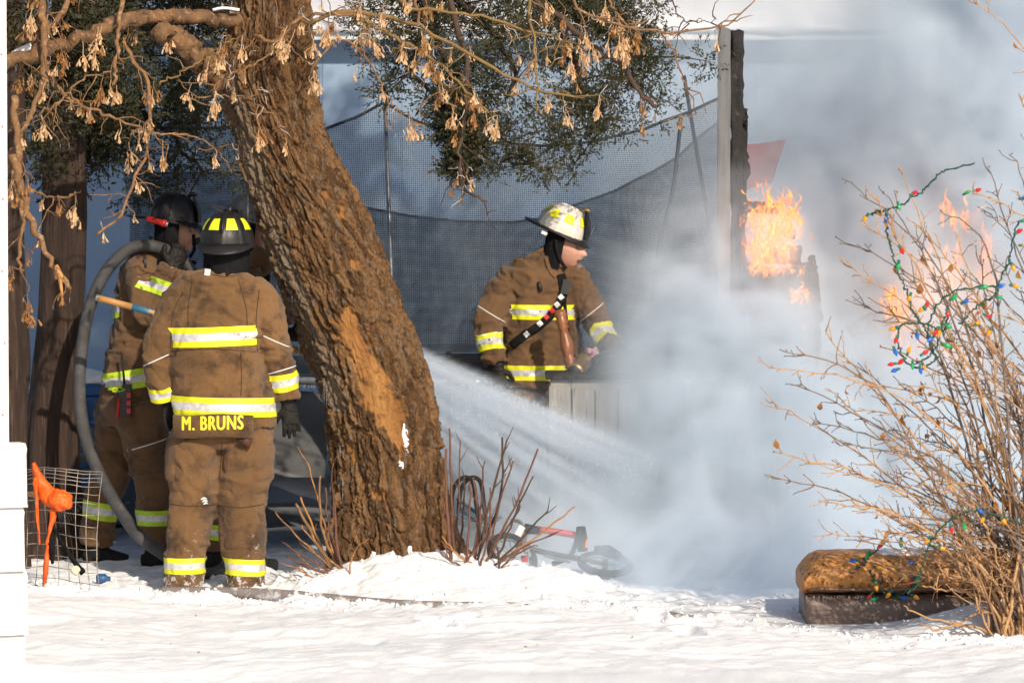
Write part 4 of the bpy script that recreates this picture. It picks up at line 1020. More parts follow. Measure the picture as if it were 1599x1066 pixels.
# --- main branches. (name points radius0 radius1 material twigs seeds darkness)
BR = [
    # long limb to the left with snow on it
    ([(415, 40, .25), (350, 32, .2), (270, 24, .1), (210, 30, 0), (150, 52, -.15), (90, 72, -.3), (30, 92, -.5), (-60, 118, -.7)], .040, .030, 'bark2', 26, 20, .25),
    ([(345, 120, .22), (312, 92, .15), (284, 66, .1), (246, 46, .05)], .075, .052, 'bark2', 0, 0, 0),
    # dangling sticks on the left
    ([(190, -30, -.2), (186, 40, -.2), (182, 90, -.2), (179, 136, -.2)], .013, .009, 'twig', 5, 4, .2),
    ([(196, 75, -.1), (214, 105, -.1), (236, 150, -.15), (232, 200, -.2), (224, 250, -.2), (205, 288, -.25), (196, 320, -.25), (178, 345, -.3), (148, 368, -.3)], .011, .006, 'twig', 16, 13, .4),
    ([(70, 95, -.3), (95, 140, -.3), (130, 165, -.3), (180, 185, -.3), (230, 205, -.3)], .013, .005, 'twig', 10, 8, .3),
    ([(18, 240, -.6), (34, 300, -.6), (52, 355, -.6), (82, 412, -.6), (109, 450, -.6)], .026, .010, 'twig', 6, 4, .7),
    ([(20, 150, -.6), (28, 220, -.6), (24, 280, -.6), (36, 330, -.6), (30, 400, -.6), (34, 425, -.6)], .022, .007, 'twig', 10, 12, .85),
    ([(120, -30, -.3), (90, 30, -.35), (55, 60, -.4), (30, 110, -.4)], .018, .008, 'twig', 14, 18, .8),
    ([(60, -30, -.5), (70, 60, -.5), (62, 140, -.5), (30, 215, -.55)], .024, .010, 'twig', 10, 14, .8),
    ([(20, 205, -.4), (60, 180, -.4), (95, 155, -.35), (130, 125, -.3), (170, 112, -.3)], .007, .004, 'twig', 12, 8, .2),
    ([(120, 300, -.35), (90, 310, -.35), (55, 300, -.4), (20, 290, -.4)], .006, .004, 'twig', 6, 6, .6),
    ([(205, 205, -.2), (245, 208, -.15), (290, 213, -.1), (330, 225, -.1), (360, 270, -.05)], .006, .003, 'twig', 9, 5, .1),
    ([(250, 130, -.1), (290, 110, -.1), (330, 80, -.1), (365, 60, -.1)], .006, .004, 'otwig', 7, 8, .1),
    # over the trunk
    ([(395, 55, .0), (430, 62, -.05), (470, 28, -.05), (520, 22, -.1), (580, 26, -.1)], .011, .008, 'twig', 14, 12, .05),
    ([(330, 140, -.05), (370, 110, -.1), (410, 92, -.12), (450, 40, -.12)], .007, .004, 'twig', 12, 12, .05),
    ([(300, 155, -.05), (350, 150, -.08), (400, 160, -.1), (440, 200, -.1)], .004, .003, 'twig', 7, 5, .1),
    # to the right
    ([(470, 35, -.05), (540, 20, -.1), (610, 28, -.1), (680, 55, -.15), (750, 95, -.2), (810, 130, -.2), (880, 150, -.2), (920, 150, -.2)], .014, .005, 'otwig', 22, 22, .15),
    ([(560, 30, -.1), (620, 58, -.1), (680, 95, -.1), (730, 140, -.1), (764, 178, -.1)], .011, .004, 'otwig', 16, 16, .15),
    ([(600, -30, -.2), (640, 10, -.2), (720, 22, -.2), (800, 42, -.2), (870, 60, -.2), (900, 80, -.2)], .010, .005, 'otwig', 16, 14, .3),
    ([(480, 115, -.05), (530, 60, -.08), (575, 90, -.1), (600, 140, -.1), (620, 170, -.1), (660, 195, -.1)], .006, .003, 'twig', 8, 8, .2),
    ([(822, -40, -.25), (828, 20, -.25), (834, 70, -.25), (838, 130, -.25), (841, 178, -.25)], .010, .004, 'otwig', 4, 3, .1),
    ([(830, -10, -.1), (868, 25, -.1), (905, 58, -.1), (945, 85, -.1), (975, 105, -.1), (998, 142, -.1), (1022, 168, -.1)], .017, .010, 'dtwig', 14, 12, .5),
    ([(870, -30, -.3), (905, 12, -.3), (950, 32, -.3), (985, 44, -.3), (1040, 52, -.3), (1105, 46, -.3), (1146, 33, -.3), (1176, 0, -.3), (1182, -30, -.3)], .008, .003, 'twig', 9, 12, .1),
    ([(1034, 54, -.3), (1050, 78, -.3), (1058, 98, -.3), (1068, 130, -.3), (1088, 175, -.3)], .006, .003, 'twig', 2, 0, 0),
    ([(930, -30, -.2), (960, 15, -.2), (980, 40, -.2), (1010, 30, -.2)], .008, .004, 'twig', 10, 14, .3),
    ([(690, -30, 0), (715, 40, 0), (730, 110, 0), (724, 190, 0), (716, 250, 0), (730, 300, 0), (760, 316, 0)], .017, .005, 'dtwig', 18, 14, .6),
    ([(640, -30, -.05), (655, 30, -.05), (668, 90, -.05), (690, 150, -.05), (712, 165, -.05)], .010, .004, 'twig', 12, 14, .5),
    ([(1040, -20, .1), (1056, 18, .1), (1080, 34, .1), (1118, 30, .1)], .004, .002, 'dtwig', 5, 0, 0),
]
M['bark2'] = pm('limb_bark', (.20, .105, .045), (.085, .048, .028), 16, .8, .8, 60, stretch=(1, 1, 1), c3=(.30, .17, .075), s3=30, lo3=.55, hi3=.66)
ALLT = []
for (pts, r0, r1, mm, ntw, nsd, dark) in BR:
    big = r0 > .03
    mb, c = branch('branch', pts, r0, r1, M[mm], tree, n=60 if big else 26, amp=.010 if big else .007, seg=14 if big else 8)
    starts = []
    for k in range(ntw):                               # side twigs, drooping, some crooked
        i = random.randrange(1, len(c)); p = c[i].copy(); ln = random.uniform(.05, .24)
        az = random.uniform(0, 6.28); d = Vector((math.cos(az), math.sin(az) * .6, random.uniform(-1.0, .55))).normalized()
        tw = [p]; q = p
        for s_ in range(5):
            d = (d + Vector((random.gauss(0, .35), random.gauss(0, .25), random.gauss(-.10, .3)))).normalized(); q = q + d * (ln / 5); tw.append(q)
        mb.tube(tw, [.0042, .0036, .003, .0026, .0022, .0018], 5); starts += tw[2:]
        if random.random() < .55:
            d2 = Vector((random.gauss(0, 1), random.gauss(0, .6), random.gauss(-.3, .6))).normalized(); mb.tube([tw[2], tw[2] + d2 * .035, tw[2] + d2 * .06 + Vector((0, 0, -.015))], [.0024, .002, .0014], 4)
        if random.random() < .5: icicle(ice_mb, tw[-1], random.uniform(.015, .05), .0022)
    br = mb.build('branch', M[mm], tree)
    starts = starts or c[1:]
    ALLT += [q for q in starts if P(330, 0, 0).x < q.x < P(960, 0, 0).x]
    for k in range(int(nsd * .85)):
        hang_seed(random.choice(starts) if random.random() < .8 else random.choice(c), br, dark)
# frosted, broken twig ends
mb = MB()
for k in range(150):
    p = random.choice(ALLT).copy(); q = p
    tw = [p]; d = Vector((random.gauss(0, 1), 0, random.gauss(0, 1))).normalized()
    for s_ in range(3): d = (d + Vector((random.gauss(0, .6), random.gauss(0, .4), random.gauss(0, .6)))).normalized(); q = q + d * random.uniform(.012, .03); tw.append(q)
    mb.tube(tw, [.0022, .002, .0018, .0014], 4)
fo = mb.build('frosted_twigs', M['frost'], tree); fo['kind'] = 'stuff'
# crown above the picture, so the tree goes on
mb = MB()
top = Vector(cen[0])
def grow_limb(p, d, ln, r, depth):
    pts = [p]; q = p
    for s_ in range(6):
        d = (d + Vector((random.gauss(0, .16), random.gauss(0, .16), random.gauss(.02, .12)))).normalized(); q = q + d * (ln / 6); pts.append(q)
    mb.tube(pts, [lerp(r, r * .45, i / 6) for i in range(7)], 8)
    if depth:
        for k in range(4):
            i = random.randrange(2, 7); grow_limb(pts[i], (d + Vector((random.gauss(0, .7), random.gauss(0, .7), random.gauss(.1, .4)))).normalized(), ln * .62, r * .45, depth - 1)
for k in range(6):
    a = k * 1.05 + .3; grow_limb(top + Vector((0, 0, -.25)), Vector((math.cos(a) * .7, math.sin(a) * .7, .9)).normalized(), 1.8, .085, 2)
mb.build('crown', M['bark2'], tree)
# snow lying on the left limb, on the scar and in the bark
mb = MB()
c = bez([P(12, 93, -.46), P(45, 80, -.4), P(78, 68, -.3)], 14); mb.tube([p + Vector((0, 0, .018)) for p in c], [(.006 + .016 * math.sin(math.pi * i / (len(c) - 1)), .006 + .014 * math.sin(math.pi * i / (len(c) - 1))) for i in range(len(c))], 10)
mb.build('snow_on_limb', M['psnow'], tree); mb = MB()
c = bez([P(332, 22, .15), P(350, 19, .15), P(374, 22, .15)], 10); mb.tube([p + Vector((0, 0, .02)) for p in c], [(.004 + .014 * math.sin(math.pi * i / (len(c) - 1)), .008) for i in range(len(c))], 8)
mb.build('snow_on_limb', M['psnow'], tree)
tbv = BVHTree.FromPolygons([Vector(v) for v in co], [tuple(q) for q in quads.tolist()])
def on_trunk(px, py):
    q = P(px, py, Yt - 1.2); dr = (q - CAM).normalized(); h = tbv.ray_cast(q, dr, 2.5); return h[0]
for grp in (((630, 668, 7), (632, 680, 10), (635, 692, 9), (637, 702, 5)), ((628, 727, 6), (624, 724, 5)), ((520, 832, 6),), ((640, 860, 8),), ((580, 870, 6),)):
    mb = MB()
    for (px, py, r_) in grp:
        h = on_trunk(px, py)
        if h is not None: mb.ball(h + Vector((0, .004, 0)), (r_ * S(0) * .55, r_ * S(0) * .3, r_ * S(0) * 1.2), 10, 8)
    if mb.v:
        me_s = voxel(mb, .004, 1); displace(me_s, lambda q, n: MN.noise(q * 60) * .006); link('snow_patch', me_s, M['psnow'], tree)
# icicles on the shaded edge of the trunk and from the twigs
for (px, py, ln) in ((384, 300, .14), (381, 318, .05), (466, 520, .13), (437, 410, .03), (455, 460, .05), (505, 590, .14), (509, 600, .12), (502, 605, .09), (513, 607, .08), (520, 745, .2), (527, 742, .22), (515, 752, .17), (534, 745, .16), (507, 735, .1), (489, 838, .07), (500, 690, .05), (506, 692, .06), (530, 690, .09)):
    for sh_ in range(0, 40, 2):
        p = on_trunk(px + sh_, py)
        if p is not None: icicle(ice_mb, p + Vector((.004, -.004, 0)), ln, .005); break
ice = ice_mb.build('icicles', M['ice'], tree); ice['kind'] = 'stuff'
# splintered end of the low broken branch
mb = MB()
for (a, b_, r_) in (((92, 428), (98, 465), .011), ((98, 436), (111, 451), .010), ((86, 415), (104, 444), .016)): mb.tube([P(*a, -.6), lerp(P(*a, -.6), P(*b_, -.6), .6), P(*b_, -.6)], [r_, r_ * .8, r_ * .15], 6)
mb.build('splintered_end', pm('fresh_split_wood', (.62, .32, .10), (.5, .25, .08), 20, .7, .4, 60, stretch=(3, 3, .5)), tree)

# ------------------------------------------------------------------ sprouts round the foot of the tree: shrub of cut stems
def shoots(name, label, cat, spots, loc, hmin, hmax, mats, seed, lean):
    random.seed(seed); sh = thing(name, label, cat, loc)
    for (px0, py0, px1, py1, Y, r_) in spots:
        a, b_ = P(px0, py0, Y), P(px1, py1, Y + random.uniform(-.08, .08))
        a.z = min(a.z, gz(a.x, a.y) + .02)
        mid = lerp(a, b_, .5) + Vector((random.gauss(0, .02), random.gauss(0, .02), random.gauss(0, .01)))
        mb = MB(); c = wiggle([a - Vector((0, 0, .06)), a, mid, b_], .0028, 15); mb.tube(c, [lerp(r_, r_ * .5, i / (len(c) - 1)) * random.uniform(.9, 1.12) for i in range(len(c))], 7)
        for k in range(random.randint(1, 3)):
            i = random.randrange(6, len(c)); d = (c[min(i + 1, len(c) - 1)] - c[i - 1]).normalized() + Vector((random.choice((-1, 1)) * random.uniform(.4, .9), random.gauss(0, .3), .2)); d.normalize(); ln = random.uniform(.03, .11)
            mb.tube([c[i], c[i] + d * ln * .5, c[i] + d * ln + Vector((0, 0, .01))], [r_ * .4, r_ * .32, r_ * .2], 5)
        mb.build('stem', M[random.choice(mats)], sh)
    return sh
M['redtwig'] = pm('reddish_stem', (.15, .065, .04), (.10, .045, .03), 30, .7, .3, 90)
M['tanstem'] = pm('tan_stem', (.42, .20, .06), (.28, .13, .05), 30, .7, .3, 90)
shoots('sprouting_shrub', 'cut reddish sprouts standing in snow on the scarred side of the trunk', 'shrub',
    [(709, 880, 702, 668, .05, .010), (707, 870, 718, 690, .1, .007), (745, 880, 790, 690, -.1, .009), (742, 880, 785, 682, .1, .010), (758, 880, 840, 700, -.12, .009), (752, 885, 832, 745, -.1, .008), (740, 880, 738, 745, -.05, .011), (728, 880, 733, 750, -.15, .009), (718, 875, 725, 742, 0, .008), (762, 885, 800, 720, .05, .008), (770, 885, 855, 797, -.1, .008), (778, 880, 898, 790, -.12, .008), (765, 890, 870, 830, -.15, .007), (740, 885, 690, 838, -.2, .008), (730, 890, 672, 842, -.22, .007), (772, 885, 812, 790, -.05, .008), (735, 880, 756, 720, .1, .008), (704, 882, 696, 700, -.15, .013), (750, 885, 765, 760, -.2, .007), (720, 885, 760, 800, -.2, .007), (785, 885, 840, 850, -.2, .006), (780, 888, 760, 830, -.22, .007)],
    (P(745, 880, 0).x, 0, 0), .2, .7, ['redtwig', 'redtwig', 'redtwig', 'dtwig', 'tanstem'], 5, .3)
shoots('sprouting_shrub', 'icy cut sprouts leaning out beside the trousers at the trunk foot', 'shrub',
    [(530, 905, 445, 868, -.15, .010), (528, 905, 460, 860, -.1, .008), (525, 900, 462, 785, -.05, .012), (528, 900, 468, 775, 0, .010), (520, 890, 430, 800, -.1, .007), (530, 890, 500, 742, -.05, .010), (534, 895, 508, 760, -.1, .009), (524, 880, 480, 720, 0, .007), (530, 905, 460, 885, -.2, .008), (536, 905, 523, 790, -.1, .010), (545, 900, 562, 848, -.25, .006), (532, 880, 520, 720, 0, .006), (540, 900, 470, 820, -.15, .009), (526, 900, 440, 845, -.12, .007)],
    (P(528, 900, 0).x, -.05, 0), .2, .5, ['redtwig', 'tanstem', 'twig'], 6, .3)
random.seed(33)
# ================================================================== EVERGREENS BEHIND
M['needle'] = pm('juniper_foliage', (.030, .036, .016), (.050, .050, .020), 6, .8, transl=.12, c3=(.075, .060, .024), s3=4, lo3=.52, hi3=.66)
M['cedar_bark'] = pm('stringy_cedar_bark', (.050, .028, .019), (.024, .014, .011), 8, .9, 1.0, 40, stretch=(3, 3, .25), c3=(.085, .055, .04), s3=20, lo3=.56, hi3=.68)
def sprays(centres, per, spread, size, seed):
    """many flat needle sprays spread through clumps; numpy for speed"""
    g = np.random.default_rng(seed); C = np.array([c[:3] for c in centres]); rr = np.array([c[3] for c in centres]); n = len(C) * per
    base = np.repeat(C, per, 0); rad_ = np.repeat(rr, per)[:, None]
    K = 9                                               # leaves strung along each sprig
    m_ = n // K; n = m_ * K; base = base[:n:K]; rad_ = rad_[:n:K]; m_ = len(base); n = m_ * K
    d = g.normal(size=(m_, 3)); d /= np.linalg.norm(d, axis=1)[:, None]
    p0 = base + d * rad_ * (g.random((m_, 1)) ** .6)
    a0 = d * .9 + g.normal(size=(m_, 3)) * .45 + np.array([0, 0, .1]); a0 /= np.linalg.norm(a0, axis=1)[:, None]
    step = np.tile(np.arange(K), m_)[:, None] * size * .42
    p = np.repeat(p0, K, 0) + np.repeat(a0, K, 0) * step + g.normal(size=(n, 3)) * size * .10
    ax = np.repeat(a0, K, 0) + g.normal(size=(n, 3)) * .5; ax /= np.linalg.norm(ax, axis=1)[:, None]
    sd = np.cross(ax, g.normal(size=(n, 3))); sd /= np.linalg.norm(sd, axis=1)[:, None]
    ln = size * g.uniform(.6, 1.5, (n, 1)); wd = ln * .19
    vs = np.stack([p - sd * wd * .5, p + ax * ln * .55 - sd * wd, p + ax * ln, p + ax * ln * .55 + sd * wd], 1).reshape(-1, 3)
    return vs, np.arange(len(vs)).reshape(-1, 4)
def evergreen(name, label, base, top, r0, r1, limbs, trunk_px, seed, per=150, size=.05, group=None):
    """limbs: list of pixel polylines (px,py,Y) with clump radius"""
    random.seed(seed); t = thing(name, label, 'tree', (base.x, base.y, 0), group)
    k = 40; na = 40
    pts = bez([Vector(p) for p in trunk_px], k); mb = MB(); vs = []; n = len(pts)
    for i, p in enumerate(pts):
        r = lerp(r0, r1, i / (n - 1)) * (1 + .35 * max(0, 1 - i / 5))
        for j in range(na):
            a = 2 * math.pi * j / na; q = 1 + .22 * MN.noise(Vector((math.cos(a) * 2.2, math.sin(a) * 2.2, p.z * .8 + seed))) + .10 * MN.noise(Vector((math.cos(a) * 9, math.sin(a) * 9, p.z * 2.2)))
            vs.append(p + Vector((math.cos(a) * r * q, math.sin(a) * r * q, 0)))
    mb.add(vs, [(i * na + j, i * na + (j + 1) % na, (i + 1) * na + (j + 1) % na, (i + 1) * na + j) for i in range(n - 1) for j in range(na)])
    mb.build('trunk', M['cedar_bark'], t)
    cents = []; mb = MB()
    for (pl, rc, br_) in limbs:
        c = wiggle([(P(*p) if not isinstance(p, Vector) else p) for p in pl], .012, 18); mb.tube(c, [lerp(br_, br_ * .3, i / (len(c) - 1)) for i in range(len(c))], 7)
        for i in range(4, len(c)):
            for s_ in range(2):
                q = c[i] + Vector((random.gauss(0, rc), random.gauss(0, rc), random.gauss(0, rc * .8))); cents.append((*q, random.uniform(.35, 1.15) * rc * .85)); mb.tube([c[i], lerp(c[i], q, .5) + Vector((0, 0, .01)), q], [.006, .004, .002], 4)
    mb.build('limbs', M['cedar_bark'], t)['kind'] = 'stuff'
    vs, fs = sprays(cents, per, 1, size, seed); cr = link('crown', np_mesh('crown', vs, fs), M['needle'], t); cr['kind'] = 'stuff'
    return t
def shade_crown(t, blobs, seed, per=2300, size=.13):
    g_ = np.random.default_rng(seed); cs = []
    for (x_, y_, z_, r_) in blobs:
        for k in range(7): q = np.array([x_, y_, z_]) + g_.normal(size=3) * r_ * .55; cs.append((*q, r_ * .55))
    vs, fs = sprays(cs, per // 7, 1, size, seed); cr = link('shade_crown', np_mesh('shade_crown', vs, fs), M['needle'], t); cr['kind'] = 'stuff'
V = Vector
g1 = P(628, 860, 2.6)
jt = evergreen('juniper_tree', 'dark green juniper hanging its boughs over the sagging trampoline net', V((g1.x, 2.6, 0)), None, .13, .06, [
    ([V((-1.5, 2.6, 3.4)), (640, -70, 2.2), (700, -10, 2.0), (760, 40, 1.9), (800, 95, 1.9), (790, 150, 1.9)], .17, .035),
    ([V((-1.5, 2.6, 3.2)), (620, -40, 2.0), (680, 60, 1.9), (720, 130, 1.9), (750, 180, 1.9), (775, 215, 1.9), (800, 255, 1.9)], .11, .03),
    ([V((-1.5, 2.6, 3.6)), (700, -90, 2.4), (820, -30, 2.4), (900, 20, 2.4), (950, 60, 2.5), (990, 92, 2.5), (1028, 85, 2.6)], .14, .035),
    ([V((-1.5, 2.6, 3.5)), (760, -80, 2.3), (850, 0, 2.4), (890, 70, 2.4), (910, 130, 2.4), (925, 180, 2.4), (938, 200, 2.4)], .12, .03),
    ([V((-1.5, 2.6, 3.7)), (800, -90, 2.6), (920, -40, 2.6), (965, 20, 2.6), (980, 60, 2.6), (965, 120, 2.6)], .15, .03),
    ([(700, 100, 1.9), (712, 180, 1.9), (718, 230, 1.9), (730, 265, 1.9)], .06, .02),
    ([V((-1.5, 2.6, 3.3)), (580, -60, 2.1), (620, 0, 2.0), (660, 40, 2.0), (640, 110, 2.0), (690, 150, 2.0)], .13, .03),
    ([V((-1.5, 2.6, 4.2)), V((-.7, 2.5, 4.4)), V((.3, 2.4, 4.3))], .34, .04), ([V((-1.5, 2.6, 4.8)), V((-.9, 3.2, 5.1)), V((0, 3.4, 5.0))], .34, .04), ([V((-1.5, 2.6, 5.2)), V((-2.2, 3.0, 5.6)), V((-2.6, 3.4, 5.6))], .34, .04), ([V((-1.5, 2.6, 5.0)), V((-1.4, 2.2, 6.0)), V((-1.2, 2.4, 6.8))], .34, .04),
    ], [V((g1.x, 2.6, -.1)), P(592, 600, 2.6), P(492, 350, 2.6), P(425, 100, 2.6), V((-1.5, 2.6, 3.6)), V((-1.45, 2.6, 6.8))], 41, 430, .021, 'evergreens behind the firefighters')
c1 = P(85, 720, 1.6)
evergreen('cedar_tree', 'cedar with a stout stringy red brown trunk beside the arching hose', V((c1.x, 1.6, 0)), None, .15, .10, [
    ([P(110, 60, 1.6), (180, 30, 1.7), (250, 60, 1.8), (310, 100, 1.9), (330, 140, 1.9)], .20, .03),
    ([P(110, 0, 1.6), (200, -20, 1.9), (280, 0, 2.1), (340, 20, 2.2)], .24, .03),
    ([P(105, 100, 1.6), (60, 110, 1.5), (30, 160, 1.4), (20, 210, 1.4)], .17, .03),
    ([P(105, 130, 1.6), (160, 130, 1.8), (220, 170, 1.9), (270, 220, 2.0), (320, 270, 2.1)], .19, .025),
    ([P(100, 150, 1.6), (150, 200, 1.8), (130, 240, 1.8), (110, 250, 1.8)], .12, .02),
    ([P(110, 40, 1.6), (150, 80, 1.4), (190, 140, 1.5), (210, 180, 1.6)], .19, .025),
    ([V((-2.6, 1.6, 4.2)), V((-2.0, 1.8, 4.8)), V((-1.4, 2.0, 5.0))], .36, .04), ([V((-2.6, 1.6, 4.6)), V((-3.2, 1.8, 5.2)), V((-3.8, 2.0, 5.4))], .36, .04), ([V((-2.6, 1.6, 5)), V((-2.5, 1.4, 6)), V((-2.4, 1.5, 6.8))], .36, .04),
    ], [V((c1.x + .03, 1.6, -.1)), P(82, 700, 1.6), P(92, 560, 1.6), P(99, 400, 1.6), P(104, 200, 1.6), P(112, 0, 1.6), V((-2.6, 1.6, 6.8))], 43, 340, .025, 'evergreens behind the firefighters')
c2 = P(18, 700, 1.0)
evergreen('cedar_tree', 'slim dark cedar trunk standing close against the white house corner', V((c2.x, 1.0, 0)), None, .085, .06, [
    ([P(20, 120, 1.0), (60, 40, 1.1), (110, 10, 1.3), (160, 20, 1.4)], .2, .025), ([P(20, 60, 1.0), (-20, 30, 1.0), (-60, 10, 1.0)], .2, .025),
    ([V((-2.75, 1.0, 4.2)), V((-3.4, 1.2, 4.8)), V((-4.0, 1.4, 5))], .36, .04)],
    [V((c2.x, 1.0, -.1)), P(20, 640, 1.0), P(24, 560, 1.0), P(16, 380, 1.0), P(20, 150, 1.0), V((-2.72, 1.0, 5.2))], 47, 400, .025, 'evergreens behind the firefighters')
# unseen dense crown mass added above the picture to shade what lies behind
shade_crown(jt, [(x_, 2.9 + .5 * math.sin(x_ * 2 + z_), z_, .8) for z_ in (4.9, 5.7, 6.5, 7.3, 8.1) for x_ in np.arange(-3.4 + .25 * (z_ - 4.4), 1.7 - .2 * (z_ - 4.4), .95)], 91)
# pine needles hanging by the left trunk are part of the far boughs

# ================================================================== TRAMPOLINE
TC, TR, TZ = Vector((-.45, 5.6, 0)), 2.1, .88
def ring(th, r=TR, z=TZ): return Vector((TC.x + r * math.cos(th), TC.y + r * math.sin(th), z))
tramp = thing('trampoline', 'round trampoline with a sagging dark safety net and frosty steel rail', 'trampoline', TC)
mb = MB(); mb.tube([ring(2 * math.pi * i / 72) for i in range(73)], .026, 10, cap=False); mb.build('rail', M['steel'], tramp)
mb = MB(); vs = [Vector((TC.x, TC.y, TZ - .05))]
for r_ in (.5, 1.0, 1.5, 1.9): vs += [ring(2 * math.pi * i / 48, r_, TZ - .05 + .03 * (r_ / 1.9) ** 2) for i in range(48)]
fs = [(0, 1 + i, 1 + (i + 1) % 48) for i in range(48)] + [(1 + k * 48 + i, 1 + (k + 1) * 48 + i, 1 + (k + 1) * 48 + (i + 1) % 48, 1 + k * 48 + (i + 1) % 48) for k in range(3) for i in range(48)]
mb.add(vs, fs); mt = mb.build('jumping_mat', M['black'], tramp); q = mt.modifiers.new('s', 'SOLIDIFY'); q.thickness = .008
M['pad'] = pm('navy_edge_pad', (.03, .045, .07), (.02, .03, .05), 9, .6, .3, 40)
mb = MB(); vs = []
for i in range(72):
    a = 2 * math.pi * i / 72
    vs += [ring(a, 1.86, TZ - .012), ring(a, 1.88, TZ + .022), ring(a, 2.04, TZ + .036), ring(a, 2.075, TZ + .03)]
mb.add(vs, [(4 * i + k, 4 * ((i + 1) % 72) + k, 4 * ((i + 1) % 72) + k + 1, 4 * i + k + 1) for i in range(72) for k in range(3)]); mb.build('edge_pad', M['pad'], tramp)
legs = [R(a) for a in (-152, -121, -60, -20, 40, 90, 140, 185)]
for a in legs:
    mb = MB(); p = ring(a); mb.tube([p, p + Vector((0, 0, -.12)), ring(a, TR + .02, .02)], [.022, .022, .022], 10); mb.build('leg', M['steel'], tramp)
# net poles: two stand clear of the trees, the rest carry the far side
for (bot, top_) in ((ring(R(-97)), P(601, 152, 3.75)), (ring(R(-28)), P(1068, 118, 4.6)), (ring(R(150)), ring(R(150), TR + .05, 2.5))):
    mb = MB(); mb.tube([bot - Vector((0, 0, .3)), bot, lerp(bot, top_, .5), top_], [.013, .013, .0125, .012], 10); mb.build('net_pole', M['steel'] if bot.x < 0 else M['pad'], tramp)
def net_mat(name, cell, cover, col):
    m = bpy.data.materials.new(name); m.use_nodes = True; nt = m.node_tree; N = nt.nodes; L = nt.links; b = N['Principled BSDF']
    b.inputs['Base Color'].default_value = (*col, 1); b.inputs['Roughness'].default_value = .8
    uv = N.new('ShaderNodeUVMap'); uv.uv_map = 'UVMap'; sp = N.new('ShaderNodeSeparateXYZ'); L.new(uv.outputs[0], sp.inputs[0])
    def line(s_):
        a = N.new('ShaderNodeMath'); a.operation = 'MULTIPLY'; L.new(s_, a.inputs[0]); a.inputs[1].default_value = 1 / cell
        f = N.new('ShaderNodeMath'); f.operation = 'FRACT'; L.new(a.outputs[0], f.inputs[0])
        g = N.new('ShaderNodeMath'); g.operation = 'LESS_THAN'; L.new(f.outputs[0], g.inputs[0]); g.inputs[1].default_value = cover; return g.outputs[0]
    mx = N.new('ShaderNodeMath'); mx.operation = 'MAXIMUM'; L.new(line(sp.outputs[0]), mx.inputs[0]); L.new(line(sp.outputs[1]), mx.inputs[1])
    tr = N.new('ShaderNodeBsdfTransparent'); ms = N.new('ShaderNodeMixShader'); L.new(mx.outputs[0], ms.inputs[0]); L.new(tr.outputs[0], ms.inputs[1]); L.new(b.outputs[0], ms.inputs[2]); L.new(ms.outputs[0], N['Material Output'].inputs[0]); return m
M['net'] = net_mat('safety_net', .0125, .20, (.022, .036, .060))
M['net2'] = net_mat('slack_safety_net', .0125, .42, (.014, .024, .042))
def net(name, th0, th1, topx, topy, m, slack, z0, seed, n=150, rows=26):
    vs, uvs = [], []; top = []
    for i in range(n + 1):
        th = lerp(th0, th1, i / n); p = ring(th); px = p.x / (p.y + 20) * FPX + 799.5; py = float(np.interp(px, topx, topy)); zt_ = P(px, py, p.y).z
        for k in range(rows + 1):
            f = k / rows; z = lerp(z0, zt_, f); bul = slack * math.sin(math.pi * f) + .035 * MN.noise(Vector((i * .11, f * 3.2, seed))) + .05 * MN.noise(Vector((i * .05 + f * 1.5, f * .8, seed + 3)))
            q = ring(th, TR + .01 - bul, z); vs.append(q); uvs.append((TR * abs(th - th0) + .02 * MN.noise(Vector((i * .05, f * 2, seed))), z + .015 * MN.noise(Vector((i * .04, f, seed + 9)))))
        top.append(vs[-1].copy())
    fs = [(i * (rows + 1) + k, (i + 1) * (rows + 1) + k, (i + 1) * (rows + 1) + k + 1, i * (rows + 1) + k + 1) for i in range(n) for k in range(rows)]
    mb = MB(); mb.add(vs, fs); o = mb.build(name, m, tramp); ul = o.data.uv_layers.new(name='UVMap')
    lv = np.zeros(len(o.data.loops), dtype=np.int32); o.data.loops.foreach_get('vertex_index', lv); ul.data.foreach_set('uv', np.array(uvs, np.float32)[lv].reshape(-1))
    mb = MB(); mb.tube(top, [(.014, .009)] * len(top), 6); mb.build('net_hem', M['pad'], o)
    return o
net('safety_net', R(-175), R(-31), [380, 480, 505, 560, 601, 650, 700, 780, 850, 920, 1000, 1060, 1118, 1190, 1260], [200, 214, 203, 182, 160, 189, 207, 223, 228, 222, 203, 180, 155, 120, 110], M['net'], .10, TZ + .02, 1)
net('safety_net', R(178), R(23), [380, 480, 505, 560, 640, 720, 800, 850, 900, 960, 1020, 1060, 1118, 1190, 1260], [270, 292, 302, 322, 337, 346, 347, 340, 319, 298, 268, 243, 192, 150, 130], M['net2'], .06, TZ + .02, 5)
# folds of slack net hanging down at the right
for (pts, w_) in (([(1062, 200, 3.9), (1050, 300, 3.9), (1030, 380, 3.9), (1018, 470, 3.9)], .012),):
    mb = MB(); mb.tube(bez([P(*p) for p in pts], 20), [(w_, w_ * .5)] * 20 + [(w_ * .5, w_ * .3)] if False else w_, 6); mb.build('net_fold', M['pad'], tramp)
# frost and small icicles under the rail
mb = MB()
for k in range(160):
    a = R(random.uniform(-175, -80)); p = ring(a, TR + .005, TZ - .022); icicle(mb, p, random.uniform(.012, .055), .004)
mb.build('icicles', M['ice'], tramp)['kind'] = 'stuff'

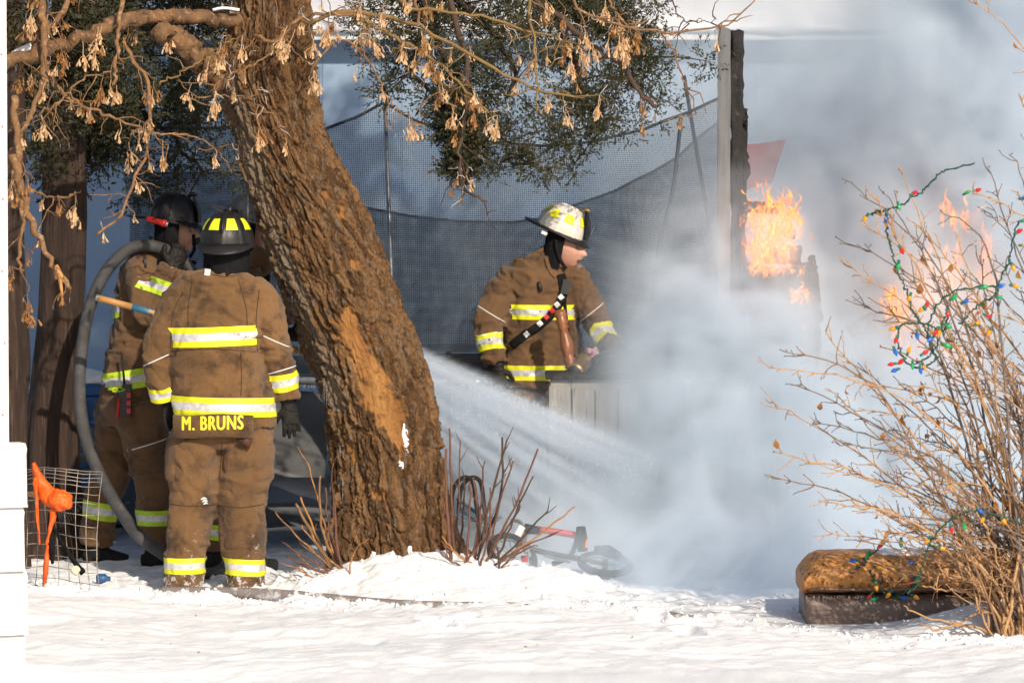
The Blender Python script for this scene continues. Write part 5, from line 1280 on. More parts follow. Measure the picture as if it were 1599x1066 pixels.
# ------------------------------------------------------------------ clutter under and beside the trampoline
M['zinc'] = pm('dirty_sheet_metal', (.11, .115, .12), (.07, .072, .076), 5, .55, .2, 30, metal=.1, c3=(.05, .045, .04), s3=60, lo3=.64, hi3=.68)
M['bluepl'] = pm('blue_plastic', (.02, .10, .26), (.015, .075, .20), 6, .5, .1, 20)
M['plank'] = pm('grey_weathered_plank', (.22, .205, .19), (.14, .13, .12), 7, .85, .5, 60, stretch=(.4, 4, 4))
def sheet(name, label, cat, corners, m, thick=.012, nu=14, nv=14, warp_=.015, seed=0):
    a, b_, c_, d_ = [P(*q) for q in corners]; vs = []
    for i in range(nu + 1):
        for j in range(nv + 1):
            p = lerp(lerp(a, b_, i / nu), lerp(d_, c_, i / nu), j / nv); vs.append(p + Vector((0, MN.noise(p * 3 + Vector((seed, 0, 0))) * warp_ * 2, MN.noise(p * 4 + Vector((0, seed, 0))) * warp_)))
    mb = MB(); mb.add(vs, [(i * (nv + 1) + j, (i + 1) * (nv + 1) + j, (i + 1) * (nv + 1) + j + 1, i * (nv + 1) + j + 1) for i in range(nu) for j in range(nv)])
    o = mb.build(name, m); so = o.modifiers.new('s', 'SOLIDIFY'); so.thickness = thick; return tag(o, label, cat)
sheet('metal_sheet', 'speckled grey metal sheet leaning under the trampoline rail', 'sheet', [(405, 735, 3.0), (415, 612, 3.5), (520, 616, 3.6), (505, 760, 3.0)], M['zinc'], seed=2)
sheet('metal_sheet', 'dark flat metal sheet lying in slush behind the icy sprouts', 'sheet', [(400, 790, 1.7), (430, 745, 2.7), (560, 750, 2.7), (560, 795, 1.8)], pm('dark_sheet', (.07, .072, .08), (.045, .046, .05), 4, .45, .2, 20), seed=4)
# blue bin behind the cedar
bn = thing('storage_bin', 'blue plastic storage bin half hidden behind the cedar trunk', 'bin', (P(100, 600, 3.0).x, 3.0, 0))
mb = MB(); c = P(95, 570, 3.1); c.z = .42; mb.box(c, (.52, .5, .85), taper=1.08); o = mb.build('tub', M['bluepl'], bn, False); q = o.modifiers.new('b', 'BEVEL'); q.width = .03; q.segments = 3
mb = MB(); mb.box(c + Vector((0, 0, .45)), (.60, .58, .07), taper=.94); o = mb.build('lid', M['bluepl'], bn, False); q = o.modifiers.new('b', 'BEVEL'); q.width = .02; q.segments = 3
for k in (-1, 0, 1):
    mb = MB(); mb.box(c + Vector((k * .17, -.262, .1)), (.05, .03, .5)); mb.build('rib', M['bluepl'], bn, False)
mb = MB(); mb.ball(c + Vector((.1, .0, .49)), (.2, .2, .07), 16, 8); me_ = mb.mesh(); displace(me_, lambda q, n: MN.noise(q * 14) * .02); link('snow_cap', me_, M['psnow'], bn)
# heap under a blue tarp
mb = MB(); vs = []; nu, nv = 40, 24; c = P(230, 640, 4.0)
for i in range(nu + 1):
    for j in range(nv + 1):
        x_ = lerp(-.62, .62, i / nu); y_ = lerp(-.5, .5, j / nv); z_ = .92 * max(0, 1 - (abs(x_) / .62) ** 3) ** .6 * max(0, 1 - (abs(y_) / .5) ** 3) ** .6; q = Vector((c.x + x_, 4.0 + y_, z_)); vs.append(q + Vector((MN.noise(q * 4) * .05, MN.noise(q * 4 + Vector((5, 0, 0))) * .05, MN.noise(q * 5) * .06)))
mb.add(vs, [(i * (nv + 1) + j, (i + 1) * (nv + 1) + j, (i + 1) * (nv + 1) + j + 1, i * (nv + 1) + j + 1) for i in range(nu) for j in range(nv)])
tag(mb.build('tarp_heap', pm('snow_dusted_tarp', (.05, .09, .14), (.035, .065, .11), 4, .6, .4, 20, c3=(.55, .6, .66), s3=3.5, lo3=.56, hi3=.66)), 'heap under a snow dusted dark blue tarp behind the profile firefighter', 'heap')
pk = thing('plank_pile', 'pile of grey snowy planks on the ground between cedar and hose', 'planks', P(140, 740, 2.0))
for k, (x0, y0, x1, y1, Y_) in enumerate(((95, 722, 190, 700, 1.9), (100, 706, 200, 672, 2.1), (110, 690, 175, 650, 2.3), (90, 740, 200, 728, 1.85), (120, 668, 210, 690, 2.4))):
    a, b_ = P(x0, y0, Y_), P(x1, y1, Y_ + .2); mb = MB(); d = b_ - a; rot = d.to_track_quat('X', 'Z').to_matrix(); mb.box((a + b_) / 2, (d.length, .13, .035), rot); mb.build('plank', M['plank'], pk, False)
mb = MB(); mb.tube([P(120, 655, 2.05), P(172, 676, 2.0)], .013, 10); tag(mb.build('blue_pipe', M['bluepl']), 'thin bright blue pipe lying across the grey planks', 'pipe')
mb = MB(); a, b_ = P(150, 842, .35), P(172, 836, .35); a.z = b_.z = gz(a.x, .35) + .03; mb.tube([a, lerp(a, b_, .1), lerp(a, b_, .65), lerp(a, b_, .8), b_], [.018, .026, .026, .013, .012], 12); tag(mb.build('blue_bottle', M['bluepl']), 'small blue bottle lying in slush below the hose', 'bottle')

# ------------------------------------------------------------------ wire mesh with orange scrap by the house
Yw = -.45
wm = thing('wire_mesh_panel', 'bent welded wire mesh panel standing in snow beside the white house', 'wire mesh', (P(100, 915, Yw).x, Yw, 0))
M['wire'] = pm('rusty_wire', (.42, .39, .36), (.28, .22, .18), 30, .55, metal=.5)
def wp(u, v):
    px = lerp(35, 156, u) + 12 * v * (1 - u) * .5 + 5 * math.sin(v * 4 + u * 3); py = lerp(925, 733, v) + 10 * u * (1 - v) - 3 * math.sin(u * 5)
    return P(px, py, Yw + .10 * math.sin(u * 4 + v * 2.4) + .12 * v)
for i in range(8):
    mb = MB(); mb.tube([wp(i / 7 + .012 * MN.noise(Vector((i, k * .4, 0))), k / 14) for k in range(15)], .0021, 5); mb.build('wire', M['wire'], wm)
for v in (.03, .12, .21, .30, .39, .48, .57, .66, .75, .82, .88, .92, .95, .98, 1.0):
    mb = MB(); mb.tube([wp(k / 14, v + .012 * MN.noise(Vector((k * .4, v * 9, 4)))) for k in range(15)], .0021, 5); mb.build('wire', M['wire'], wm)
M['orange'] = pm('fluorescent_orange_plastic', (.95, .16, .012), (.85, .11, .01), 14, .5, .3, 50, transl=.15)
sc_ = thing('orange_plastic_scrap', 'bright orange melted plastic scrap hanging on the wire mesh', 'plastic scrap', P(85, 780, Yw - .1))
def ribbon(pts, wpx, m, parent, name, Y, seed=0, n=26):
    c = bez([Vector((a, b2, 0)) for a, b2 in pts], n); k = len(c); vs = []
    for i, p in enumerate(c):
        t = (c[min(i + 1, k - 1)] - c[max(i - 1, 0)]).normalized(); nn = Vector((-t.y, t.x, 0)); w_ = float(np.interp(i / (k - 1), np.linspace(0, 1, len(wpx)), wpx))
        for f in (-1, -.5, 0, .5, 1): q = p + nn * (w_ * f); vs.append(P(q.x, q.y, Y + .02 * MN.noise(Vector((i * .3, f * 1.5, seed)))  - .012 * (1 - f * f)))
    mb = MB(); mb.add(vs, [(5 * i + f, 5 * i + f + 1, 5 * i + f + 6, 5 * i + f + 5) for i in range(k - 1) for f in range(4)]); o = mb.build(name, m, parent); so = o.modifiers.new('s', 'SOLIDIFY'); so.thickness = .005; return o
ribbon([(52, 722), (62, 750), (78, 775), (92, 780)], [3, 9, 16, 12], M['orange'], sc_, 'drape', Yw - .1, 1)
ribbon([(55, 745), (58, 790), (62, 850)], [4, 2.5, 1.5], M['orange'], sc_, 'strip', Yw - .11, 2)
ribbon([(84, 790), (82, 810), (76, 835), (72, 850)], [5, 5, 2.5, 2], M['orange'], sc_, 'strip', Yw - .1, 3)
ribbon([(74, 850), (72, 880), (69, 912), (66, 922)], [2, 4.5, 3, 2], M['orange'], sc_, 'strip', Yw - .1, 4)
mb = MB(); mb.ball(P(95, 780, Yw - .12), (.058, .05, .055), 40, 30); me_ = mb.mesh(); displace(me_, lambda q, n: .010 * MN.noise(q * 26) + .008 * MN.noise(q * 55)); link('lump', me_, M['orange'], sc_)
rg = thing('charred_rag', 'charred black rag tangled with the orange scrap on the mesh', 'rag', P(75, 850, Yw - .06))
ribbon([(56, 735), (72, 760), (85, 775)], [3, 5, 3], M['black'], rg, 'strip', Yw - .07, 7); ribbon([(78, 800), (80, 840), (82, 880)], [3, 7, 2], M['black'], rg, 'strip', Yw - .07, 8); ribbon([(82, 820), (105, 860), (130, 895)], [2, 3.5, 5], M['black'], rg, 'strip', Yw - .08, 9); ribbon([(40, 925), (55, 915), (68, 926)], [2, 3, 2], M['black'], rg, 'strip', Yw - .1, 10)
mb = MB(); mb.ball(P(118, 890, Yw - .09), (.028, .02, .022), 16, 10); me_ = mb.mesh(); displace(me_, lambda q, n: .012 * MN.noise(q * 40)); tag(link('paper_scrap', me_, pm('scrap_paper', (.75, .62, .2), (.8, .8, .75), 40, .7)), 'crumpled yellow and white paper scrap stuck on the wire mesh', 'scrap')
# lawn rake head behind the mesh
rk = thing('lawn_rake', 'dark wire tines of a lawn rake fanned out behind the mesh', 'rake', P(98, 800, -.2))
for k in range(12):
    a0 = P(86, 778, -.2); e = P(lerp(132, 94, k / 11), lerp(778, 818, math.sin(k / 11 * 1.5)), -.2); mb = MB(); mb.tube([a0, lerp(a0, e, .6), e, e + Vector((.004, -.02, -.012))], .0022, 5); mb.build('tine', M['dsteel'], rk)
mb = MB(); mb.tube([P(86, 778, -.2), P(66, 775, -.15), P(40, 770, -.1)], .012, 8); mb.build('handle', M['ash'], rk)

# ------------------------------------------------------------------ child's bicycle lying in the snow
Ybk = .55
def B(px, py, dy=0): return P(px, py, Ybk + dy)
bk = thing('childs_bicycle', "red and black child's bicycle fallen on its side in the snow", 'bicycle', P(870, 880, Ybk))
def wheel(c, nrm, r, name='wheel'):
    nrm = Vector(nrm).normalized(); u = nrm.orthogonal().normalized(); v = nrm.cross(u)
    mb = MB(); mb.tube([c + (u * math.cos(a) + v * math.sin(a)) * r for a in np.linspace(0, 2 * math.pi, 41)], .020, 8, cap=False); w_ = mb.build(name, M['rubber'], bk)
    mb = MB(); mb.tube([c + (u * math.cos(a) + v * math.sin(a)) * (r - .022) for a in np.linspace(0, 2 * math.pi, 41)], .008, 6, cap=False); mb.build('rim', M['steel'], w_)
    mb = MB(); mb.tube([c - nrm * .03, c + nrm * .03], .016, 8)
    for k in range(12):
        a = k * math.pi / 6; mb.tube([c, c + (u * math.cos(a) + v * math.sin(a)) * (r - .022)], .0018, 4)
    mb.build('spokes', M['steel'], w_)
wheel(B(800, 868, .05), (.45, -.65, .65), .13); wheel(B(945, 880, .1), (.1, -.3, 1), .13)
for (pts, r_, m, nm) in (([B(806, 862), B(822, 832), B(842, 828)], .013, 'red', 'head_tube'), ([B(842, 826), B(893, 834), B(902, 838)], .018, 'red', 'top_tube'), ([B(806, 850), B(850, 862), B(905, 872)], .015, 'dsteel', 'down_tube'), ([B(902, 838), B(890, 868), B(862, 880)], .013, 'dsteel', 'seat_tube'), ([B(905, 872), B(945, 880)], .011, 'dsteel', 'chain_stay'),
                        ([B(822, 832), B(812, 815, .05), B(800, 812, .12)], .011, 'steel', 'handlebar'), ([B(822, 834), B(818, 850, -.1), B(822, 862, -.16)], .011, 'steel', 'handlebar'), ([B(848, 885, -.12), B(875, 893, -.14), B(905, 902, -.15)], .014, 'rubber', 'kickstand'), ([B(850, 866), B(870, 872, -.05), B(890, 876, -.08)], .009, 'steel', 'crank')):
    mb = MB(); mb.tube(bez(pts, 12), r_, 10); mb.build(nm, M[m], bk)
mb = MB(); mb.tube([B(818, 822, -.02), B(828, 826, -.02), B(843, 828, -.02)], [.020, .026, .022], 10); mb.build('frame_pad', M['black'], bk)
mb = MB(); mb.box(B(812, 828, -.04), (.035, .02, .055), Matrix.Rotation(.5, 3, 'Y')); mb.build('pad_stripe', M['piping'], bk, False)
mb = MB(); mb.tube([B(907, 822, -.05), B(908, 842, -.05), B(910, 860, -.05)], [(.024, .03), (.032, .035), (.026, .03)], 12); mb.build('pedal', M['rubber'], bk)
mb = MB(); mb.box(B(916, 848, -.09), (.012, .006, .045), Matrix.Rotation(.15, 3, 'Y')); mb.build('pedal_reflector', pm('amber_reflector', (.9, .3, .02), (.7, .2, .02), 30, .3), bk, False)
mb = MB(); mb.box(B(819, 872, -.1), (.036, .014, .035), Matrix.Rotation(-.1, 3, 'Y')); mb.build('rear_reflector', M['red'], bk, False)
mb = MB(); mb.box(B(826, 862, -.1), (.016, .02, .045), Matrix.Rotation(-.3, 3, 'Y')); mb.build('bracket', M['steel'], bk, False)
mb = MB(); mb.tube([B(928, 858, 0), B(950, 860, 0), B(970, 868, 0)], [(.03, .02), (.05, .03), (.02, .015)], 12, up=(0, 1, .3)); mb.build('saddle', M['rubber'], bk)
fc = thing('folding_chair', 'toppled black folding chair frame with blue seat behind the reddish sprouts', 'chair', P(740, 840, .9))
for dy in (0, .3):
    mb = MB(); mb.tube(bez([P(704 + dy * 40, 800, .9 + dy), P(708 + dy * 40, 764, .9 + dy), P(722 + dy * 40, 746, .9 + dy), P(738 + dy * 40, 752, .9 + dy), P(744 + dy * 40, 790, .9 + dy), P(750 + dy * 40, 850, .9 + dy)], 30), .012, 10); mb.build('frame_tube', M['rubber'], fc)
mb = MB(); vs = []
for i in range(9):
    for j in range(5): q = lerp(lerp(P(712, 800, .92), P(772, 815, .95), i / 8), lerp(P(724, 790, 1.2), P(784, 806, 1.2), i / 8), j / 4); vs.append(q + Vector((0, 0, -.02 * math.sin(math.pi * i / 8) + .006 * MN.noise(q * 20))))
mb.add(vs, [(5 * i + j, 5 * i + 5 + j, 5 * i + 6 + j, 5 * i + 1 + j) for i in range(8) for j in range(4)]); o = mb.build('seat', pm('faded_blue_canvas', (.06, .10, .14), (.04, .07, .10), 8, .8, .3, 40), fc); q = o.modifiers.new('s', 'SOLIDIFY'); q.thickness = .006
mb = MB(); mb.tube([P(714, 778, .9), P(760, 812, 1.0)], .009, 8); mb.build('cross_bar', M['dsteel'], fc)

# ------------------------------------------------------------------ cabinet, table leg and brass nozzle before the chief
M['char'] = pm('charred_wood', (.006, .006, .006), (.014, .013, .013), 14, .8, 1.0, 50, c3=(.06, .058, .056), s3=22, lo3=.60, hi3=.72)
M['greyboard'] = pm('weathered_grey_board', (.15, .155, .165), (.10, .105, .115), 9, .8, .4, 50, stretch=(3, 3, .3), c3=(.07, .065, .06), s3=12, lo3=.64, hi3=.72)
M['paleboard'] = pm('pale_weathered_board', (.34, .33, .31), (.24, .235, .22), 9, .8, .4, 50, stretch=(3, 3, .3), c3=(.09, .085, .08), s3=12, lo3=.60, hi3=.70)
Yc = 2.30
cb_ = thing('weathered_cabinet', 'weathered grey wooden cabinet with scorched top before the white helmet', 'cabinet', (P(925, 830, Yc).x, Yc + .2, 0))
zt = P(900, 592, Yc).z; xa, xb = P(856, 600, Yc).x, P(1075, 600, Yc).x; wd = xb - xa
mb = MB(); mb.box(((xa + xb) / 2, Yc + .22, zt / 2), (wd - .03, .40, zt)); mb.build('carcass', M['paleboard'], cb_, False)
mb = MB(); mb.box(((xa + xb) / 2, Yc + .21, zt + .014), (wd + .03, .46, .03)); o = mb.build('top', M['char'], cb_, False); q = o.modifiers.new('b', 'BEVEL'); q.width = .006; q.segments = 2
for k in range(6):
    mb = MB(); mb.box((xa + wd * (k + .5) / 6, Yc + .008, zt / 2 - .01), (wd / 6 - .012, .022, zt - .06 - .02 * (k % 3))); mb.build('board', M['paleboard'], cb_, False)
M['varnish'] = pm('varnished_wood', (.30, .115, .045), (.20, .075, .03), 12, .35, .2, 40, stretch=(3, 3, .5))
a, b_ = P(895, 588, 2.62), P(874, 484, 2.68); d = b_ - a; prof = [(0, .8), (.05, 1.0), (.1, .75), (.16, 1.15), (.2, .8), (.25, 1.2), (.29, .85), (.34, 1.0), (.45, 1.2), (.58, .95), (.7, .72), (.74, 1.05), (.78, .8), (.82, 1.15), (.86, .85), (.92, 1.1), (1.0, .95)]
mb = MB(); mb.tube([a + d * t for t, _ in prof], [.033 * r_ for _, r_ in prof], 20); tag(mb.build('turned_table_leg', M['varnish']), 'turned brown wooden table leg standing on the scorched cabinet', 'table leg')
nz_ = thing('brass_nozzle', 'tarnished brass hose coupling resting on the scorched cabinet top', 'nozzle', P(905, 572, 2.6))
a, b_ = P(897, 581, 2.5), P(922, 556, 2.75); d = b_ - a
mb = MB(); mb.tube([a, a + d * .15, a + d * .16, a + d * .7, a + d * .72, b_], [.050, .050, .045, .045, .052, .052], 24); mb.build('barrel', M['brass'], nz_)
mb = MB(); mb.tube([a - d * .03, a + d * .02], [.040, .042], 20); mb.build('outlet', M['dsteel'], nz_)
mb = MB(); mb.tube([P(925, 562, 2.6), P(940, 552, 2.6), P(955, 548, 2.6)], .012, 8); mb.build('bale_handle', M['dsteel'], nz_)
mb = MB(); mb.ball(P(924, 552, 2.66), (.045, .03, .03), 26, 18); me_ = mb.mesh(); displace(me_, lambda q, n: .03 * MN.noise(q * 30)); tag(link('printed_cloth', me_, pm('pink_printed_cloth', (.30, .05, .09), (.45, .40, .44), 45, .8)), 'crumpled pink printed cloth on the cabinet behind the brass coupling', 'cloth')

# ------------------------------------------------------------------ what is left of the burning wall
Yp = 2.6
def charred(name, c, sz, parent, rot=None, amp=.018, f=16, seed=0, m='char', jag=0.0):
    """burnt timber: box skin broken into cracked blocks"""
    mb = MB(); mb.box(c, sz, rot); me_ = mb.mesh('x', False); bm = bmesh.new(); bm.from_mesh(me_)
    n = 5
    bmesh.ops.subdivide_edges(bm, edges=bm.edges, cuts=n, use_grid_fill=True)
    for _ in range(3):
        le = [e for e in bm.edges if e.calc_length() > .022]
        if not le or len(bm.verts) > 60000: break
        bmesh.ops.subdivide_edges(bm, edges=le, cuts=1, use_grid_fill=True)
    bm.normal_update(); off = Vector((seed * 3.1, seed, 0))
    for v in bm.verts:
        dist, pts_ = MN.voronoi(Vector((v.co.x * f, v.co.y * f, v.co.z * f * .8)) + off); e = min(1, (dist[1] - dist[0]) * 3)
        v.co += v.normal * (amp * (e - .7) + amp * 1.2 * MN.noise(v.co * f * .6 + off)) + Vector((jag * MN.noise(v.co * 5 + off), 0, jag * MN.noise(v.co * 6 - off)))
    bm.to_mesh(me_); bm.free(); me_.polygons.foreach_set('use_smooth', [True] * len(me_.polygons)); return link(name, me_, M[m], parent)
bw = thing('burnt_wall', 'charred standing post and wall remains of the burning shed, in flames', 'burnt wall', (P(1160, 800, Yp).x, Yp, 0))
s = S(Yp)
zt = P(1140, 38, Yp).z; x0 = P(1121, 0, Yp).x
mb = MB(); vs = []
for k in range(15):
    z = lerp(0, zt, k / 14)
    for (u, y_) in ((0, 0), (20 * s, 0), (20 * s, .03), (0, .03)): vs.append((x0 + u + .003 * MN.noise(Vector((u * 9, z * 4, 1))), Yp - .02 + y_, z + (.02 * MN.noise(Vector((u * 40, 3, 0))) + (-.03 if u > 0 else 0) if k == 14 else 0)))
mb.add(vs, [(4 * k + i, 4 * k + (i + 1) % 4, 4 * k + 4 + (i + 1) % 4, 4 * k + 4 + i) for k in range(14) for i in range(4)] + [(56, 57, 58, 59)]); mb.build('corner_board', M['greyboard'], bw, False)
charred('charred_post', (x0 + 30 * s, Yp + .045, zt / 2 - .02), (20 * s, .11, zt - .04), bw, None, .016, 13, 1, jag=.018)
charred('charred_edge', (x0 + 41 * s, Yp + .05, zt / 2 - .28), (10 * s, .09, zt - .40), bw, None, .034, 15, 2, jag=.045)
charred('charred_joist', P(1188, 325, Yp), (56 * s, .06, 18 * s), bw, Matrix.Rotation(.05, 3, 'Y'), .012, 20, 3, jag=.02)
charred('charred_joist', P(1222, 363, Yp + .1), (40 * s, .06, 17 * s), bw, Matrix.Rotation(.1, 3, 'Y'), .012, 20, 4, jag=.02)
charred('charred_joist', P(1222, 402, Yp + .05), (56 * s, .07, 26 * s), bw, Matrix.Rotation(-.12, 3, 'Y'), .02, 16, 5, jag=.05)
charred('charred_wall', P(1222, 560, Yp + .08), (112 * s, .12, 290 * s), bw, None, .022, 12, 6, jag=.04)
charred('charred_stud', P(1274, 450, Yp + .05), (12 * s, .07, 100 * s), bw, Matrix.Rotation(-.08, 3, 'Y'), .016, 20, 7, jag=.025)
charred('charred_board', P(1330, 640, Yp + .6), (200 * s, .10, 160 * s), bw, Matrix.Rotation(.1, 3, 'Y'), .02, 10, 8, jag=.05)
charred('charred_board', P(1430, 600, Yp + .9), (180 * s, .10, 240 * s), bw, Matrix.Rotation(-.2, 3, 'Y'), .02, 10, 9, jag=.05)
charred('charred_debris', P(1085, 665, Yp + .3), (80 * s, .3, 130 * s), bw, Matrix.Rotation(.1, 3, 'Y'), .02, 10, 10, jag=.05)
sheet('red_tarp', 'torn dark red tarp showing through the smoke behind the charred post', 'tarp', [(1150, 225, 4.5), (1228, 214, 4.5), (1206, 288, 4.5), (1150, 300, 4.5)], pm('red_tarp', (.42, .035, .05), (.30, .025, .04), 5, .6, .3, 20), .004, 16, 16, .03, 3)

# ================================================================== OTTOMAN, LILAC BUSH, STRING LIGHTS
Yo = -1.45
M['leather'] = pm('brown_leather', (.15, .108, .092), (.12, .085, .073), 7, .42, .15, 50, c3=(.10, .07, .058), s3=30, lo3=.66, hi3=.74)
M['worn_tan'] = pm('worn_tan_leather', (.60, .285, .08), (.48, .205, .055), 9, .6, .4, 60, c3=(.09, .045, .026), s3=42, lo3=.52, hi3=.62)
ot = thing('leather_ottoman', 'brown leather ottoman with a peeling tan top half buried in snow', 'ottoman', (P(1400, 960, Yo).x, Yo, 0))
def rbox(rows, n=48, pw=4.0):
    """rows: (x, zlo, zhi, y0, y1) lofted rounded rectangles along x"""
    mb = MB(); vs = []
    for (x_, z0, z1, y0, y1) in rows:
        for j in range(n):
            a = 2 * math.pi * j / n; c_, s_ = math.cos(a), math.sin(a); rr_ = (abs(c_) ** pw + abs(s_) ** pw) ** (-1 / pw)
            q = Vector((x_, (y0 + y1) / 2 + rr_ * c_ * (y1 - y0) / 2, (z0 + z1) / 2 + rr_ * s_ * (z1 - z0) / 2)); vs.append(q)
    k = len(rows); mb.add(vs, [(i * n + j, (i + 1) * n + j, (i + 1) * n + (j + 1) % n, i * n + (j + 1) % n) for i in range(k - 1) for j in range(n)] + [tuple(range(n)), tuple((k - 1) * n + j for j in range(n - 1, -1, -1))]); return mb
xl, xr = P(1256, 950, Yo).x, P(1600, 950, Yo).x; z_seam = P(1300, 930, Yo).z; z_top = P(1400, 868, Yo).z
def ends(x, l, r, d=.05, p=2.2):
    t = min((x - l) / d, (r - x) / d, 1.0); return max(0.0, 1 - (1 - max(t, 0)) ** p) ** (1 / p)
rows = []
for x in sorted(set(list(np.linspace(xl + .01, xl + .08, 9)) + list(np.linspace(xl + .08, xr - .08, 22)) + list(np.linspace(xr - .08, xr, 9)))):
    e = .86 + .14 * ends(x, xl, xr, .06); wv = .004 * math.sin(x * 40); rows.append((x, -.10, z_seam + .004 * math.sin(x * 23) * e, Yo - .02 + .03 * (1 - e) * 6 + wv, Yo + .5))
rbox(rows, 48, 7).build('base', M['leather'], ot)
rows = []
for x in sorted(set(list(np.linspace(xl - .004, xl + .13, 14)) + list(np.linspace(xl + .13, xr - .12, 24)) + list(np.linspace(xr - .12, xr, 12)))):
    e = ends(x, xl - .012, xr + .01, .14, 2.0); zt_ = lerp(z_seam + .05, z_top, e) + .008 * MN.noise(Vector((x * 5, 0, 0))); rows.append((x, z_seam - .004 + .006 * MN.noise(Vector((x * 6, 3, 0))), zt_, Yo - .035 * e + .02, Yo + .52))
o = rbox(rows, 56, 2.8).build('cushion', M['worn_tan'], ot); displace(o.data, lambda q, n: .004 * MN.noise(q * 16) + .003 * MN.noise(q * 40))
mb = MB(); mb.tube([Vector((x, Yo - .028 + .004 * math.sin(x * 30), z_seam + .035 + .004 * MN.noise(Vector((x * 7, 1, 1))))) for x in np.linspace(xl + .03, xr - .05, 40)], .007, 8); mb.build('piping', M['leather'], o)
mb = MB(); mb.tube([Vector((xl + .012 + .004 * math.sin(z * 30), Yo - .002, z)) for z in np.linspace(-.05, z_seam, 14)], .006, 8); mb.build('piping', M['leather'], ot)
mb = MB(); mb.ball(P(1408, 863, Yo + .2), (.13, .1, .022), 24, 12); me_ = mb.mesh(); displace(me_, lambda q, n: .014 * MN.noise(q * 18)); link('snow_cap', me_, M['psnow'], ot)
mb = MB()
for k in range(26): icicle(mb, Vector((random.uniform(xl + .02, xl + .5), Yo - .03, z_seam + .004)), random.uniform(.006, .03), .003)
mb.build('icicles', M['ice'], ot)['kind'] = 'stuff'

Yg = -2.35
bush = thing('lilac_bush', 'bare tan lilac bush draped with coloured string lights behind the snowbank', 'bush', (P(1600, 985, Yg).x, Yg, gz(P(1600, 985, Yg).x, Yg)))
M['lilac'] = pm('tan_lilac_bark', (.52, .31, .15), (.38, .215, .105), 18, .75, .4, 90, c3=(.46, .31, .19), s3=30, lo3=.55, hi3=.66)
M['lilac2'] = pm('brown_lilac_bark', (.27, .15, .08), (.19, .11, .065), 18, .75, .4, 90)
M['lilac3'] = pm('grey_lilac_bark', (.20, .155, .13), (.14, .11, .095), 18, .75, .4, 90)
M['dead_leaf'] = pm('dead_leaf', (.40, .18, .05), (.28, .12, .035), 20, .8, .3, 60, transl=.3)
random.seed(77)
TIPS = [(1206, 572), (1206, 745), (1208, 705), (1210, 630), (1228, 547), (1262, 720), (1280, 782), (1300, 832), (1305, 370), (1318, 412), (1330, 285), (1352, 290), (1290, 520), (1322, 560), (1335, 640), (1345, 345), (1380, 300), (1410, 270), (1440, 355), (1470, 330), (1495, 370), (1520, 300), (1545, 260), (1400, 420), (1430, 440), (1350, 480), (1375, 540), (1300, 690), (1330, 740), (1360, 790), (1390, 830), (1355, 845), (1420, 860), (1450, 810), (1480, 470), (1505, 430), (1530, 400), (1555, 340), (1580, 240), (1590, 300), (1412, 600), (1440, 640), (1460, 560), (1490, 600), (1395, 690), (1420, 740), (1470, 700), (1500, 540), (1540, 480), (1570, 420), (1440, 780), (1480, 760), (1515, 660), (1560, 560), (1595, 450), (1625, 380), (1640, 300), (1650, 480), (1592, 150), (1499, -20), (1660, 600), (1630, 700), (1350, 600), (1385, 480), (1310, 620), (1270, 660), (1250, 600)]
TIPS += [(random.uniform(1370, 1640), random.uniform(470, 900)) for _ in range(34)]
leafpts = []
def leaf(p, ln, parent, m='dead_leaf'):
    d = Vector((random.gauss(0, .6), random.gauss(0, .6), -1)).normalized(); s_ = d.orthogonal().normalized(); s_ = Matrix.Rotation(random.uniform(0, 6.28), 3, d) @ s_; nn = d.cross(s_); vs = []
    for (t, w_) in ((0, .05), (.2, .6), (.45, 1.0), (.7, .75), (.9, .3), (1, .02)):
        q = p + d * (ln * t) + nn * (.3 * ln * math.sin(t * 3)); vs += [q - s_ * (w_ * ln * .34) + nn * (.12 * ln * w_), q, q + s_ * (w_ * ln * .34) + nn * (.12 * ln * w_)]
    mb = MB(); mb.add(vs, [(3 * i + k, 3 * i + k + 1, 3 * i + k + 4, 3 * i + k + 3) for i in range(5) for k in range(2)]); mb.build('dead_leaf', M[m], parent)
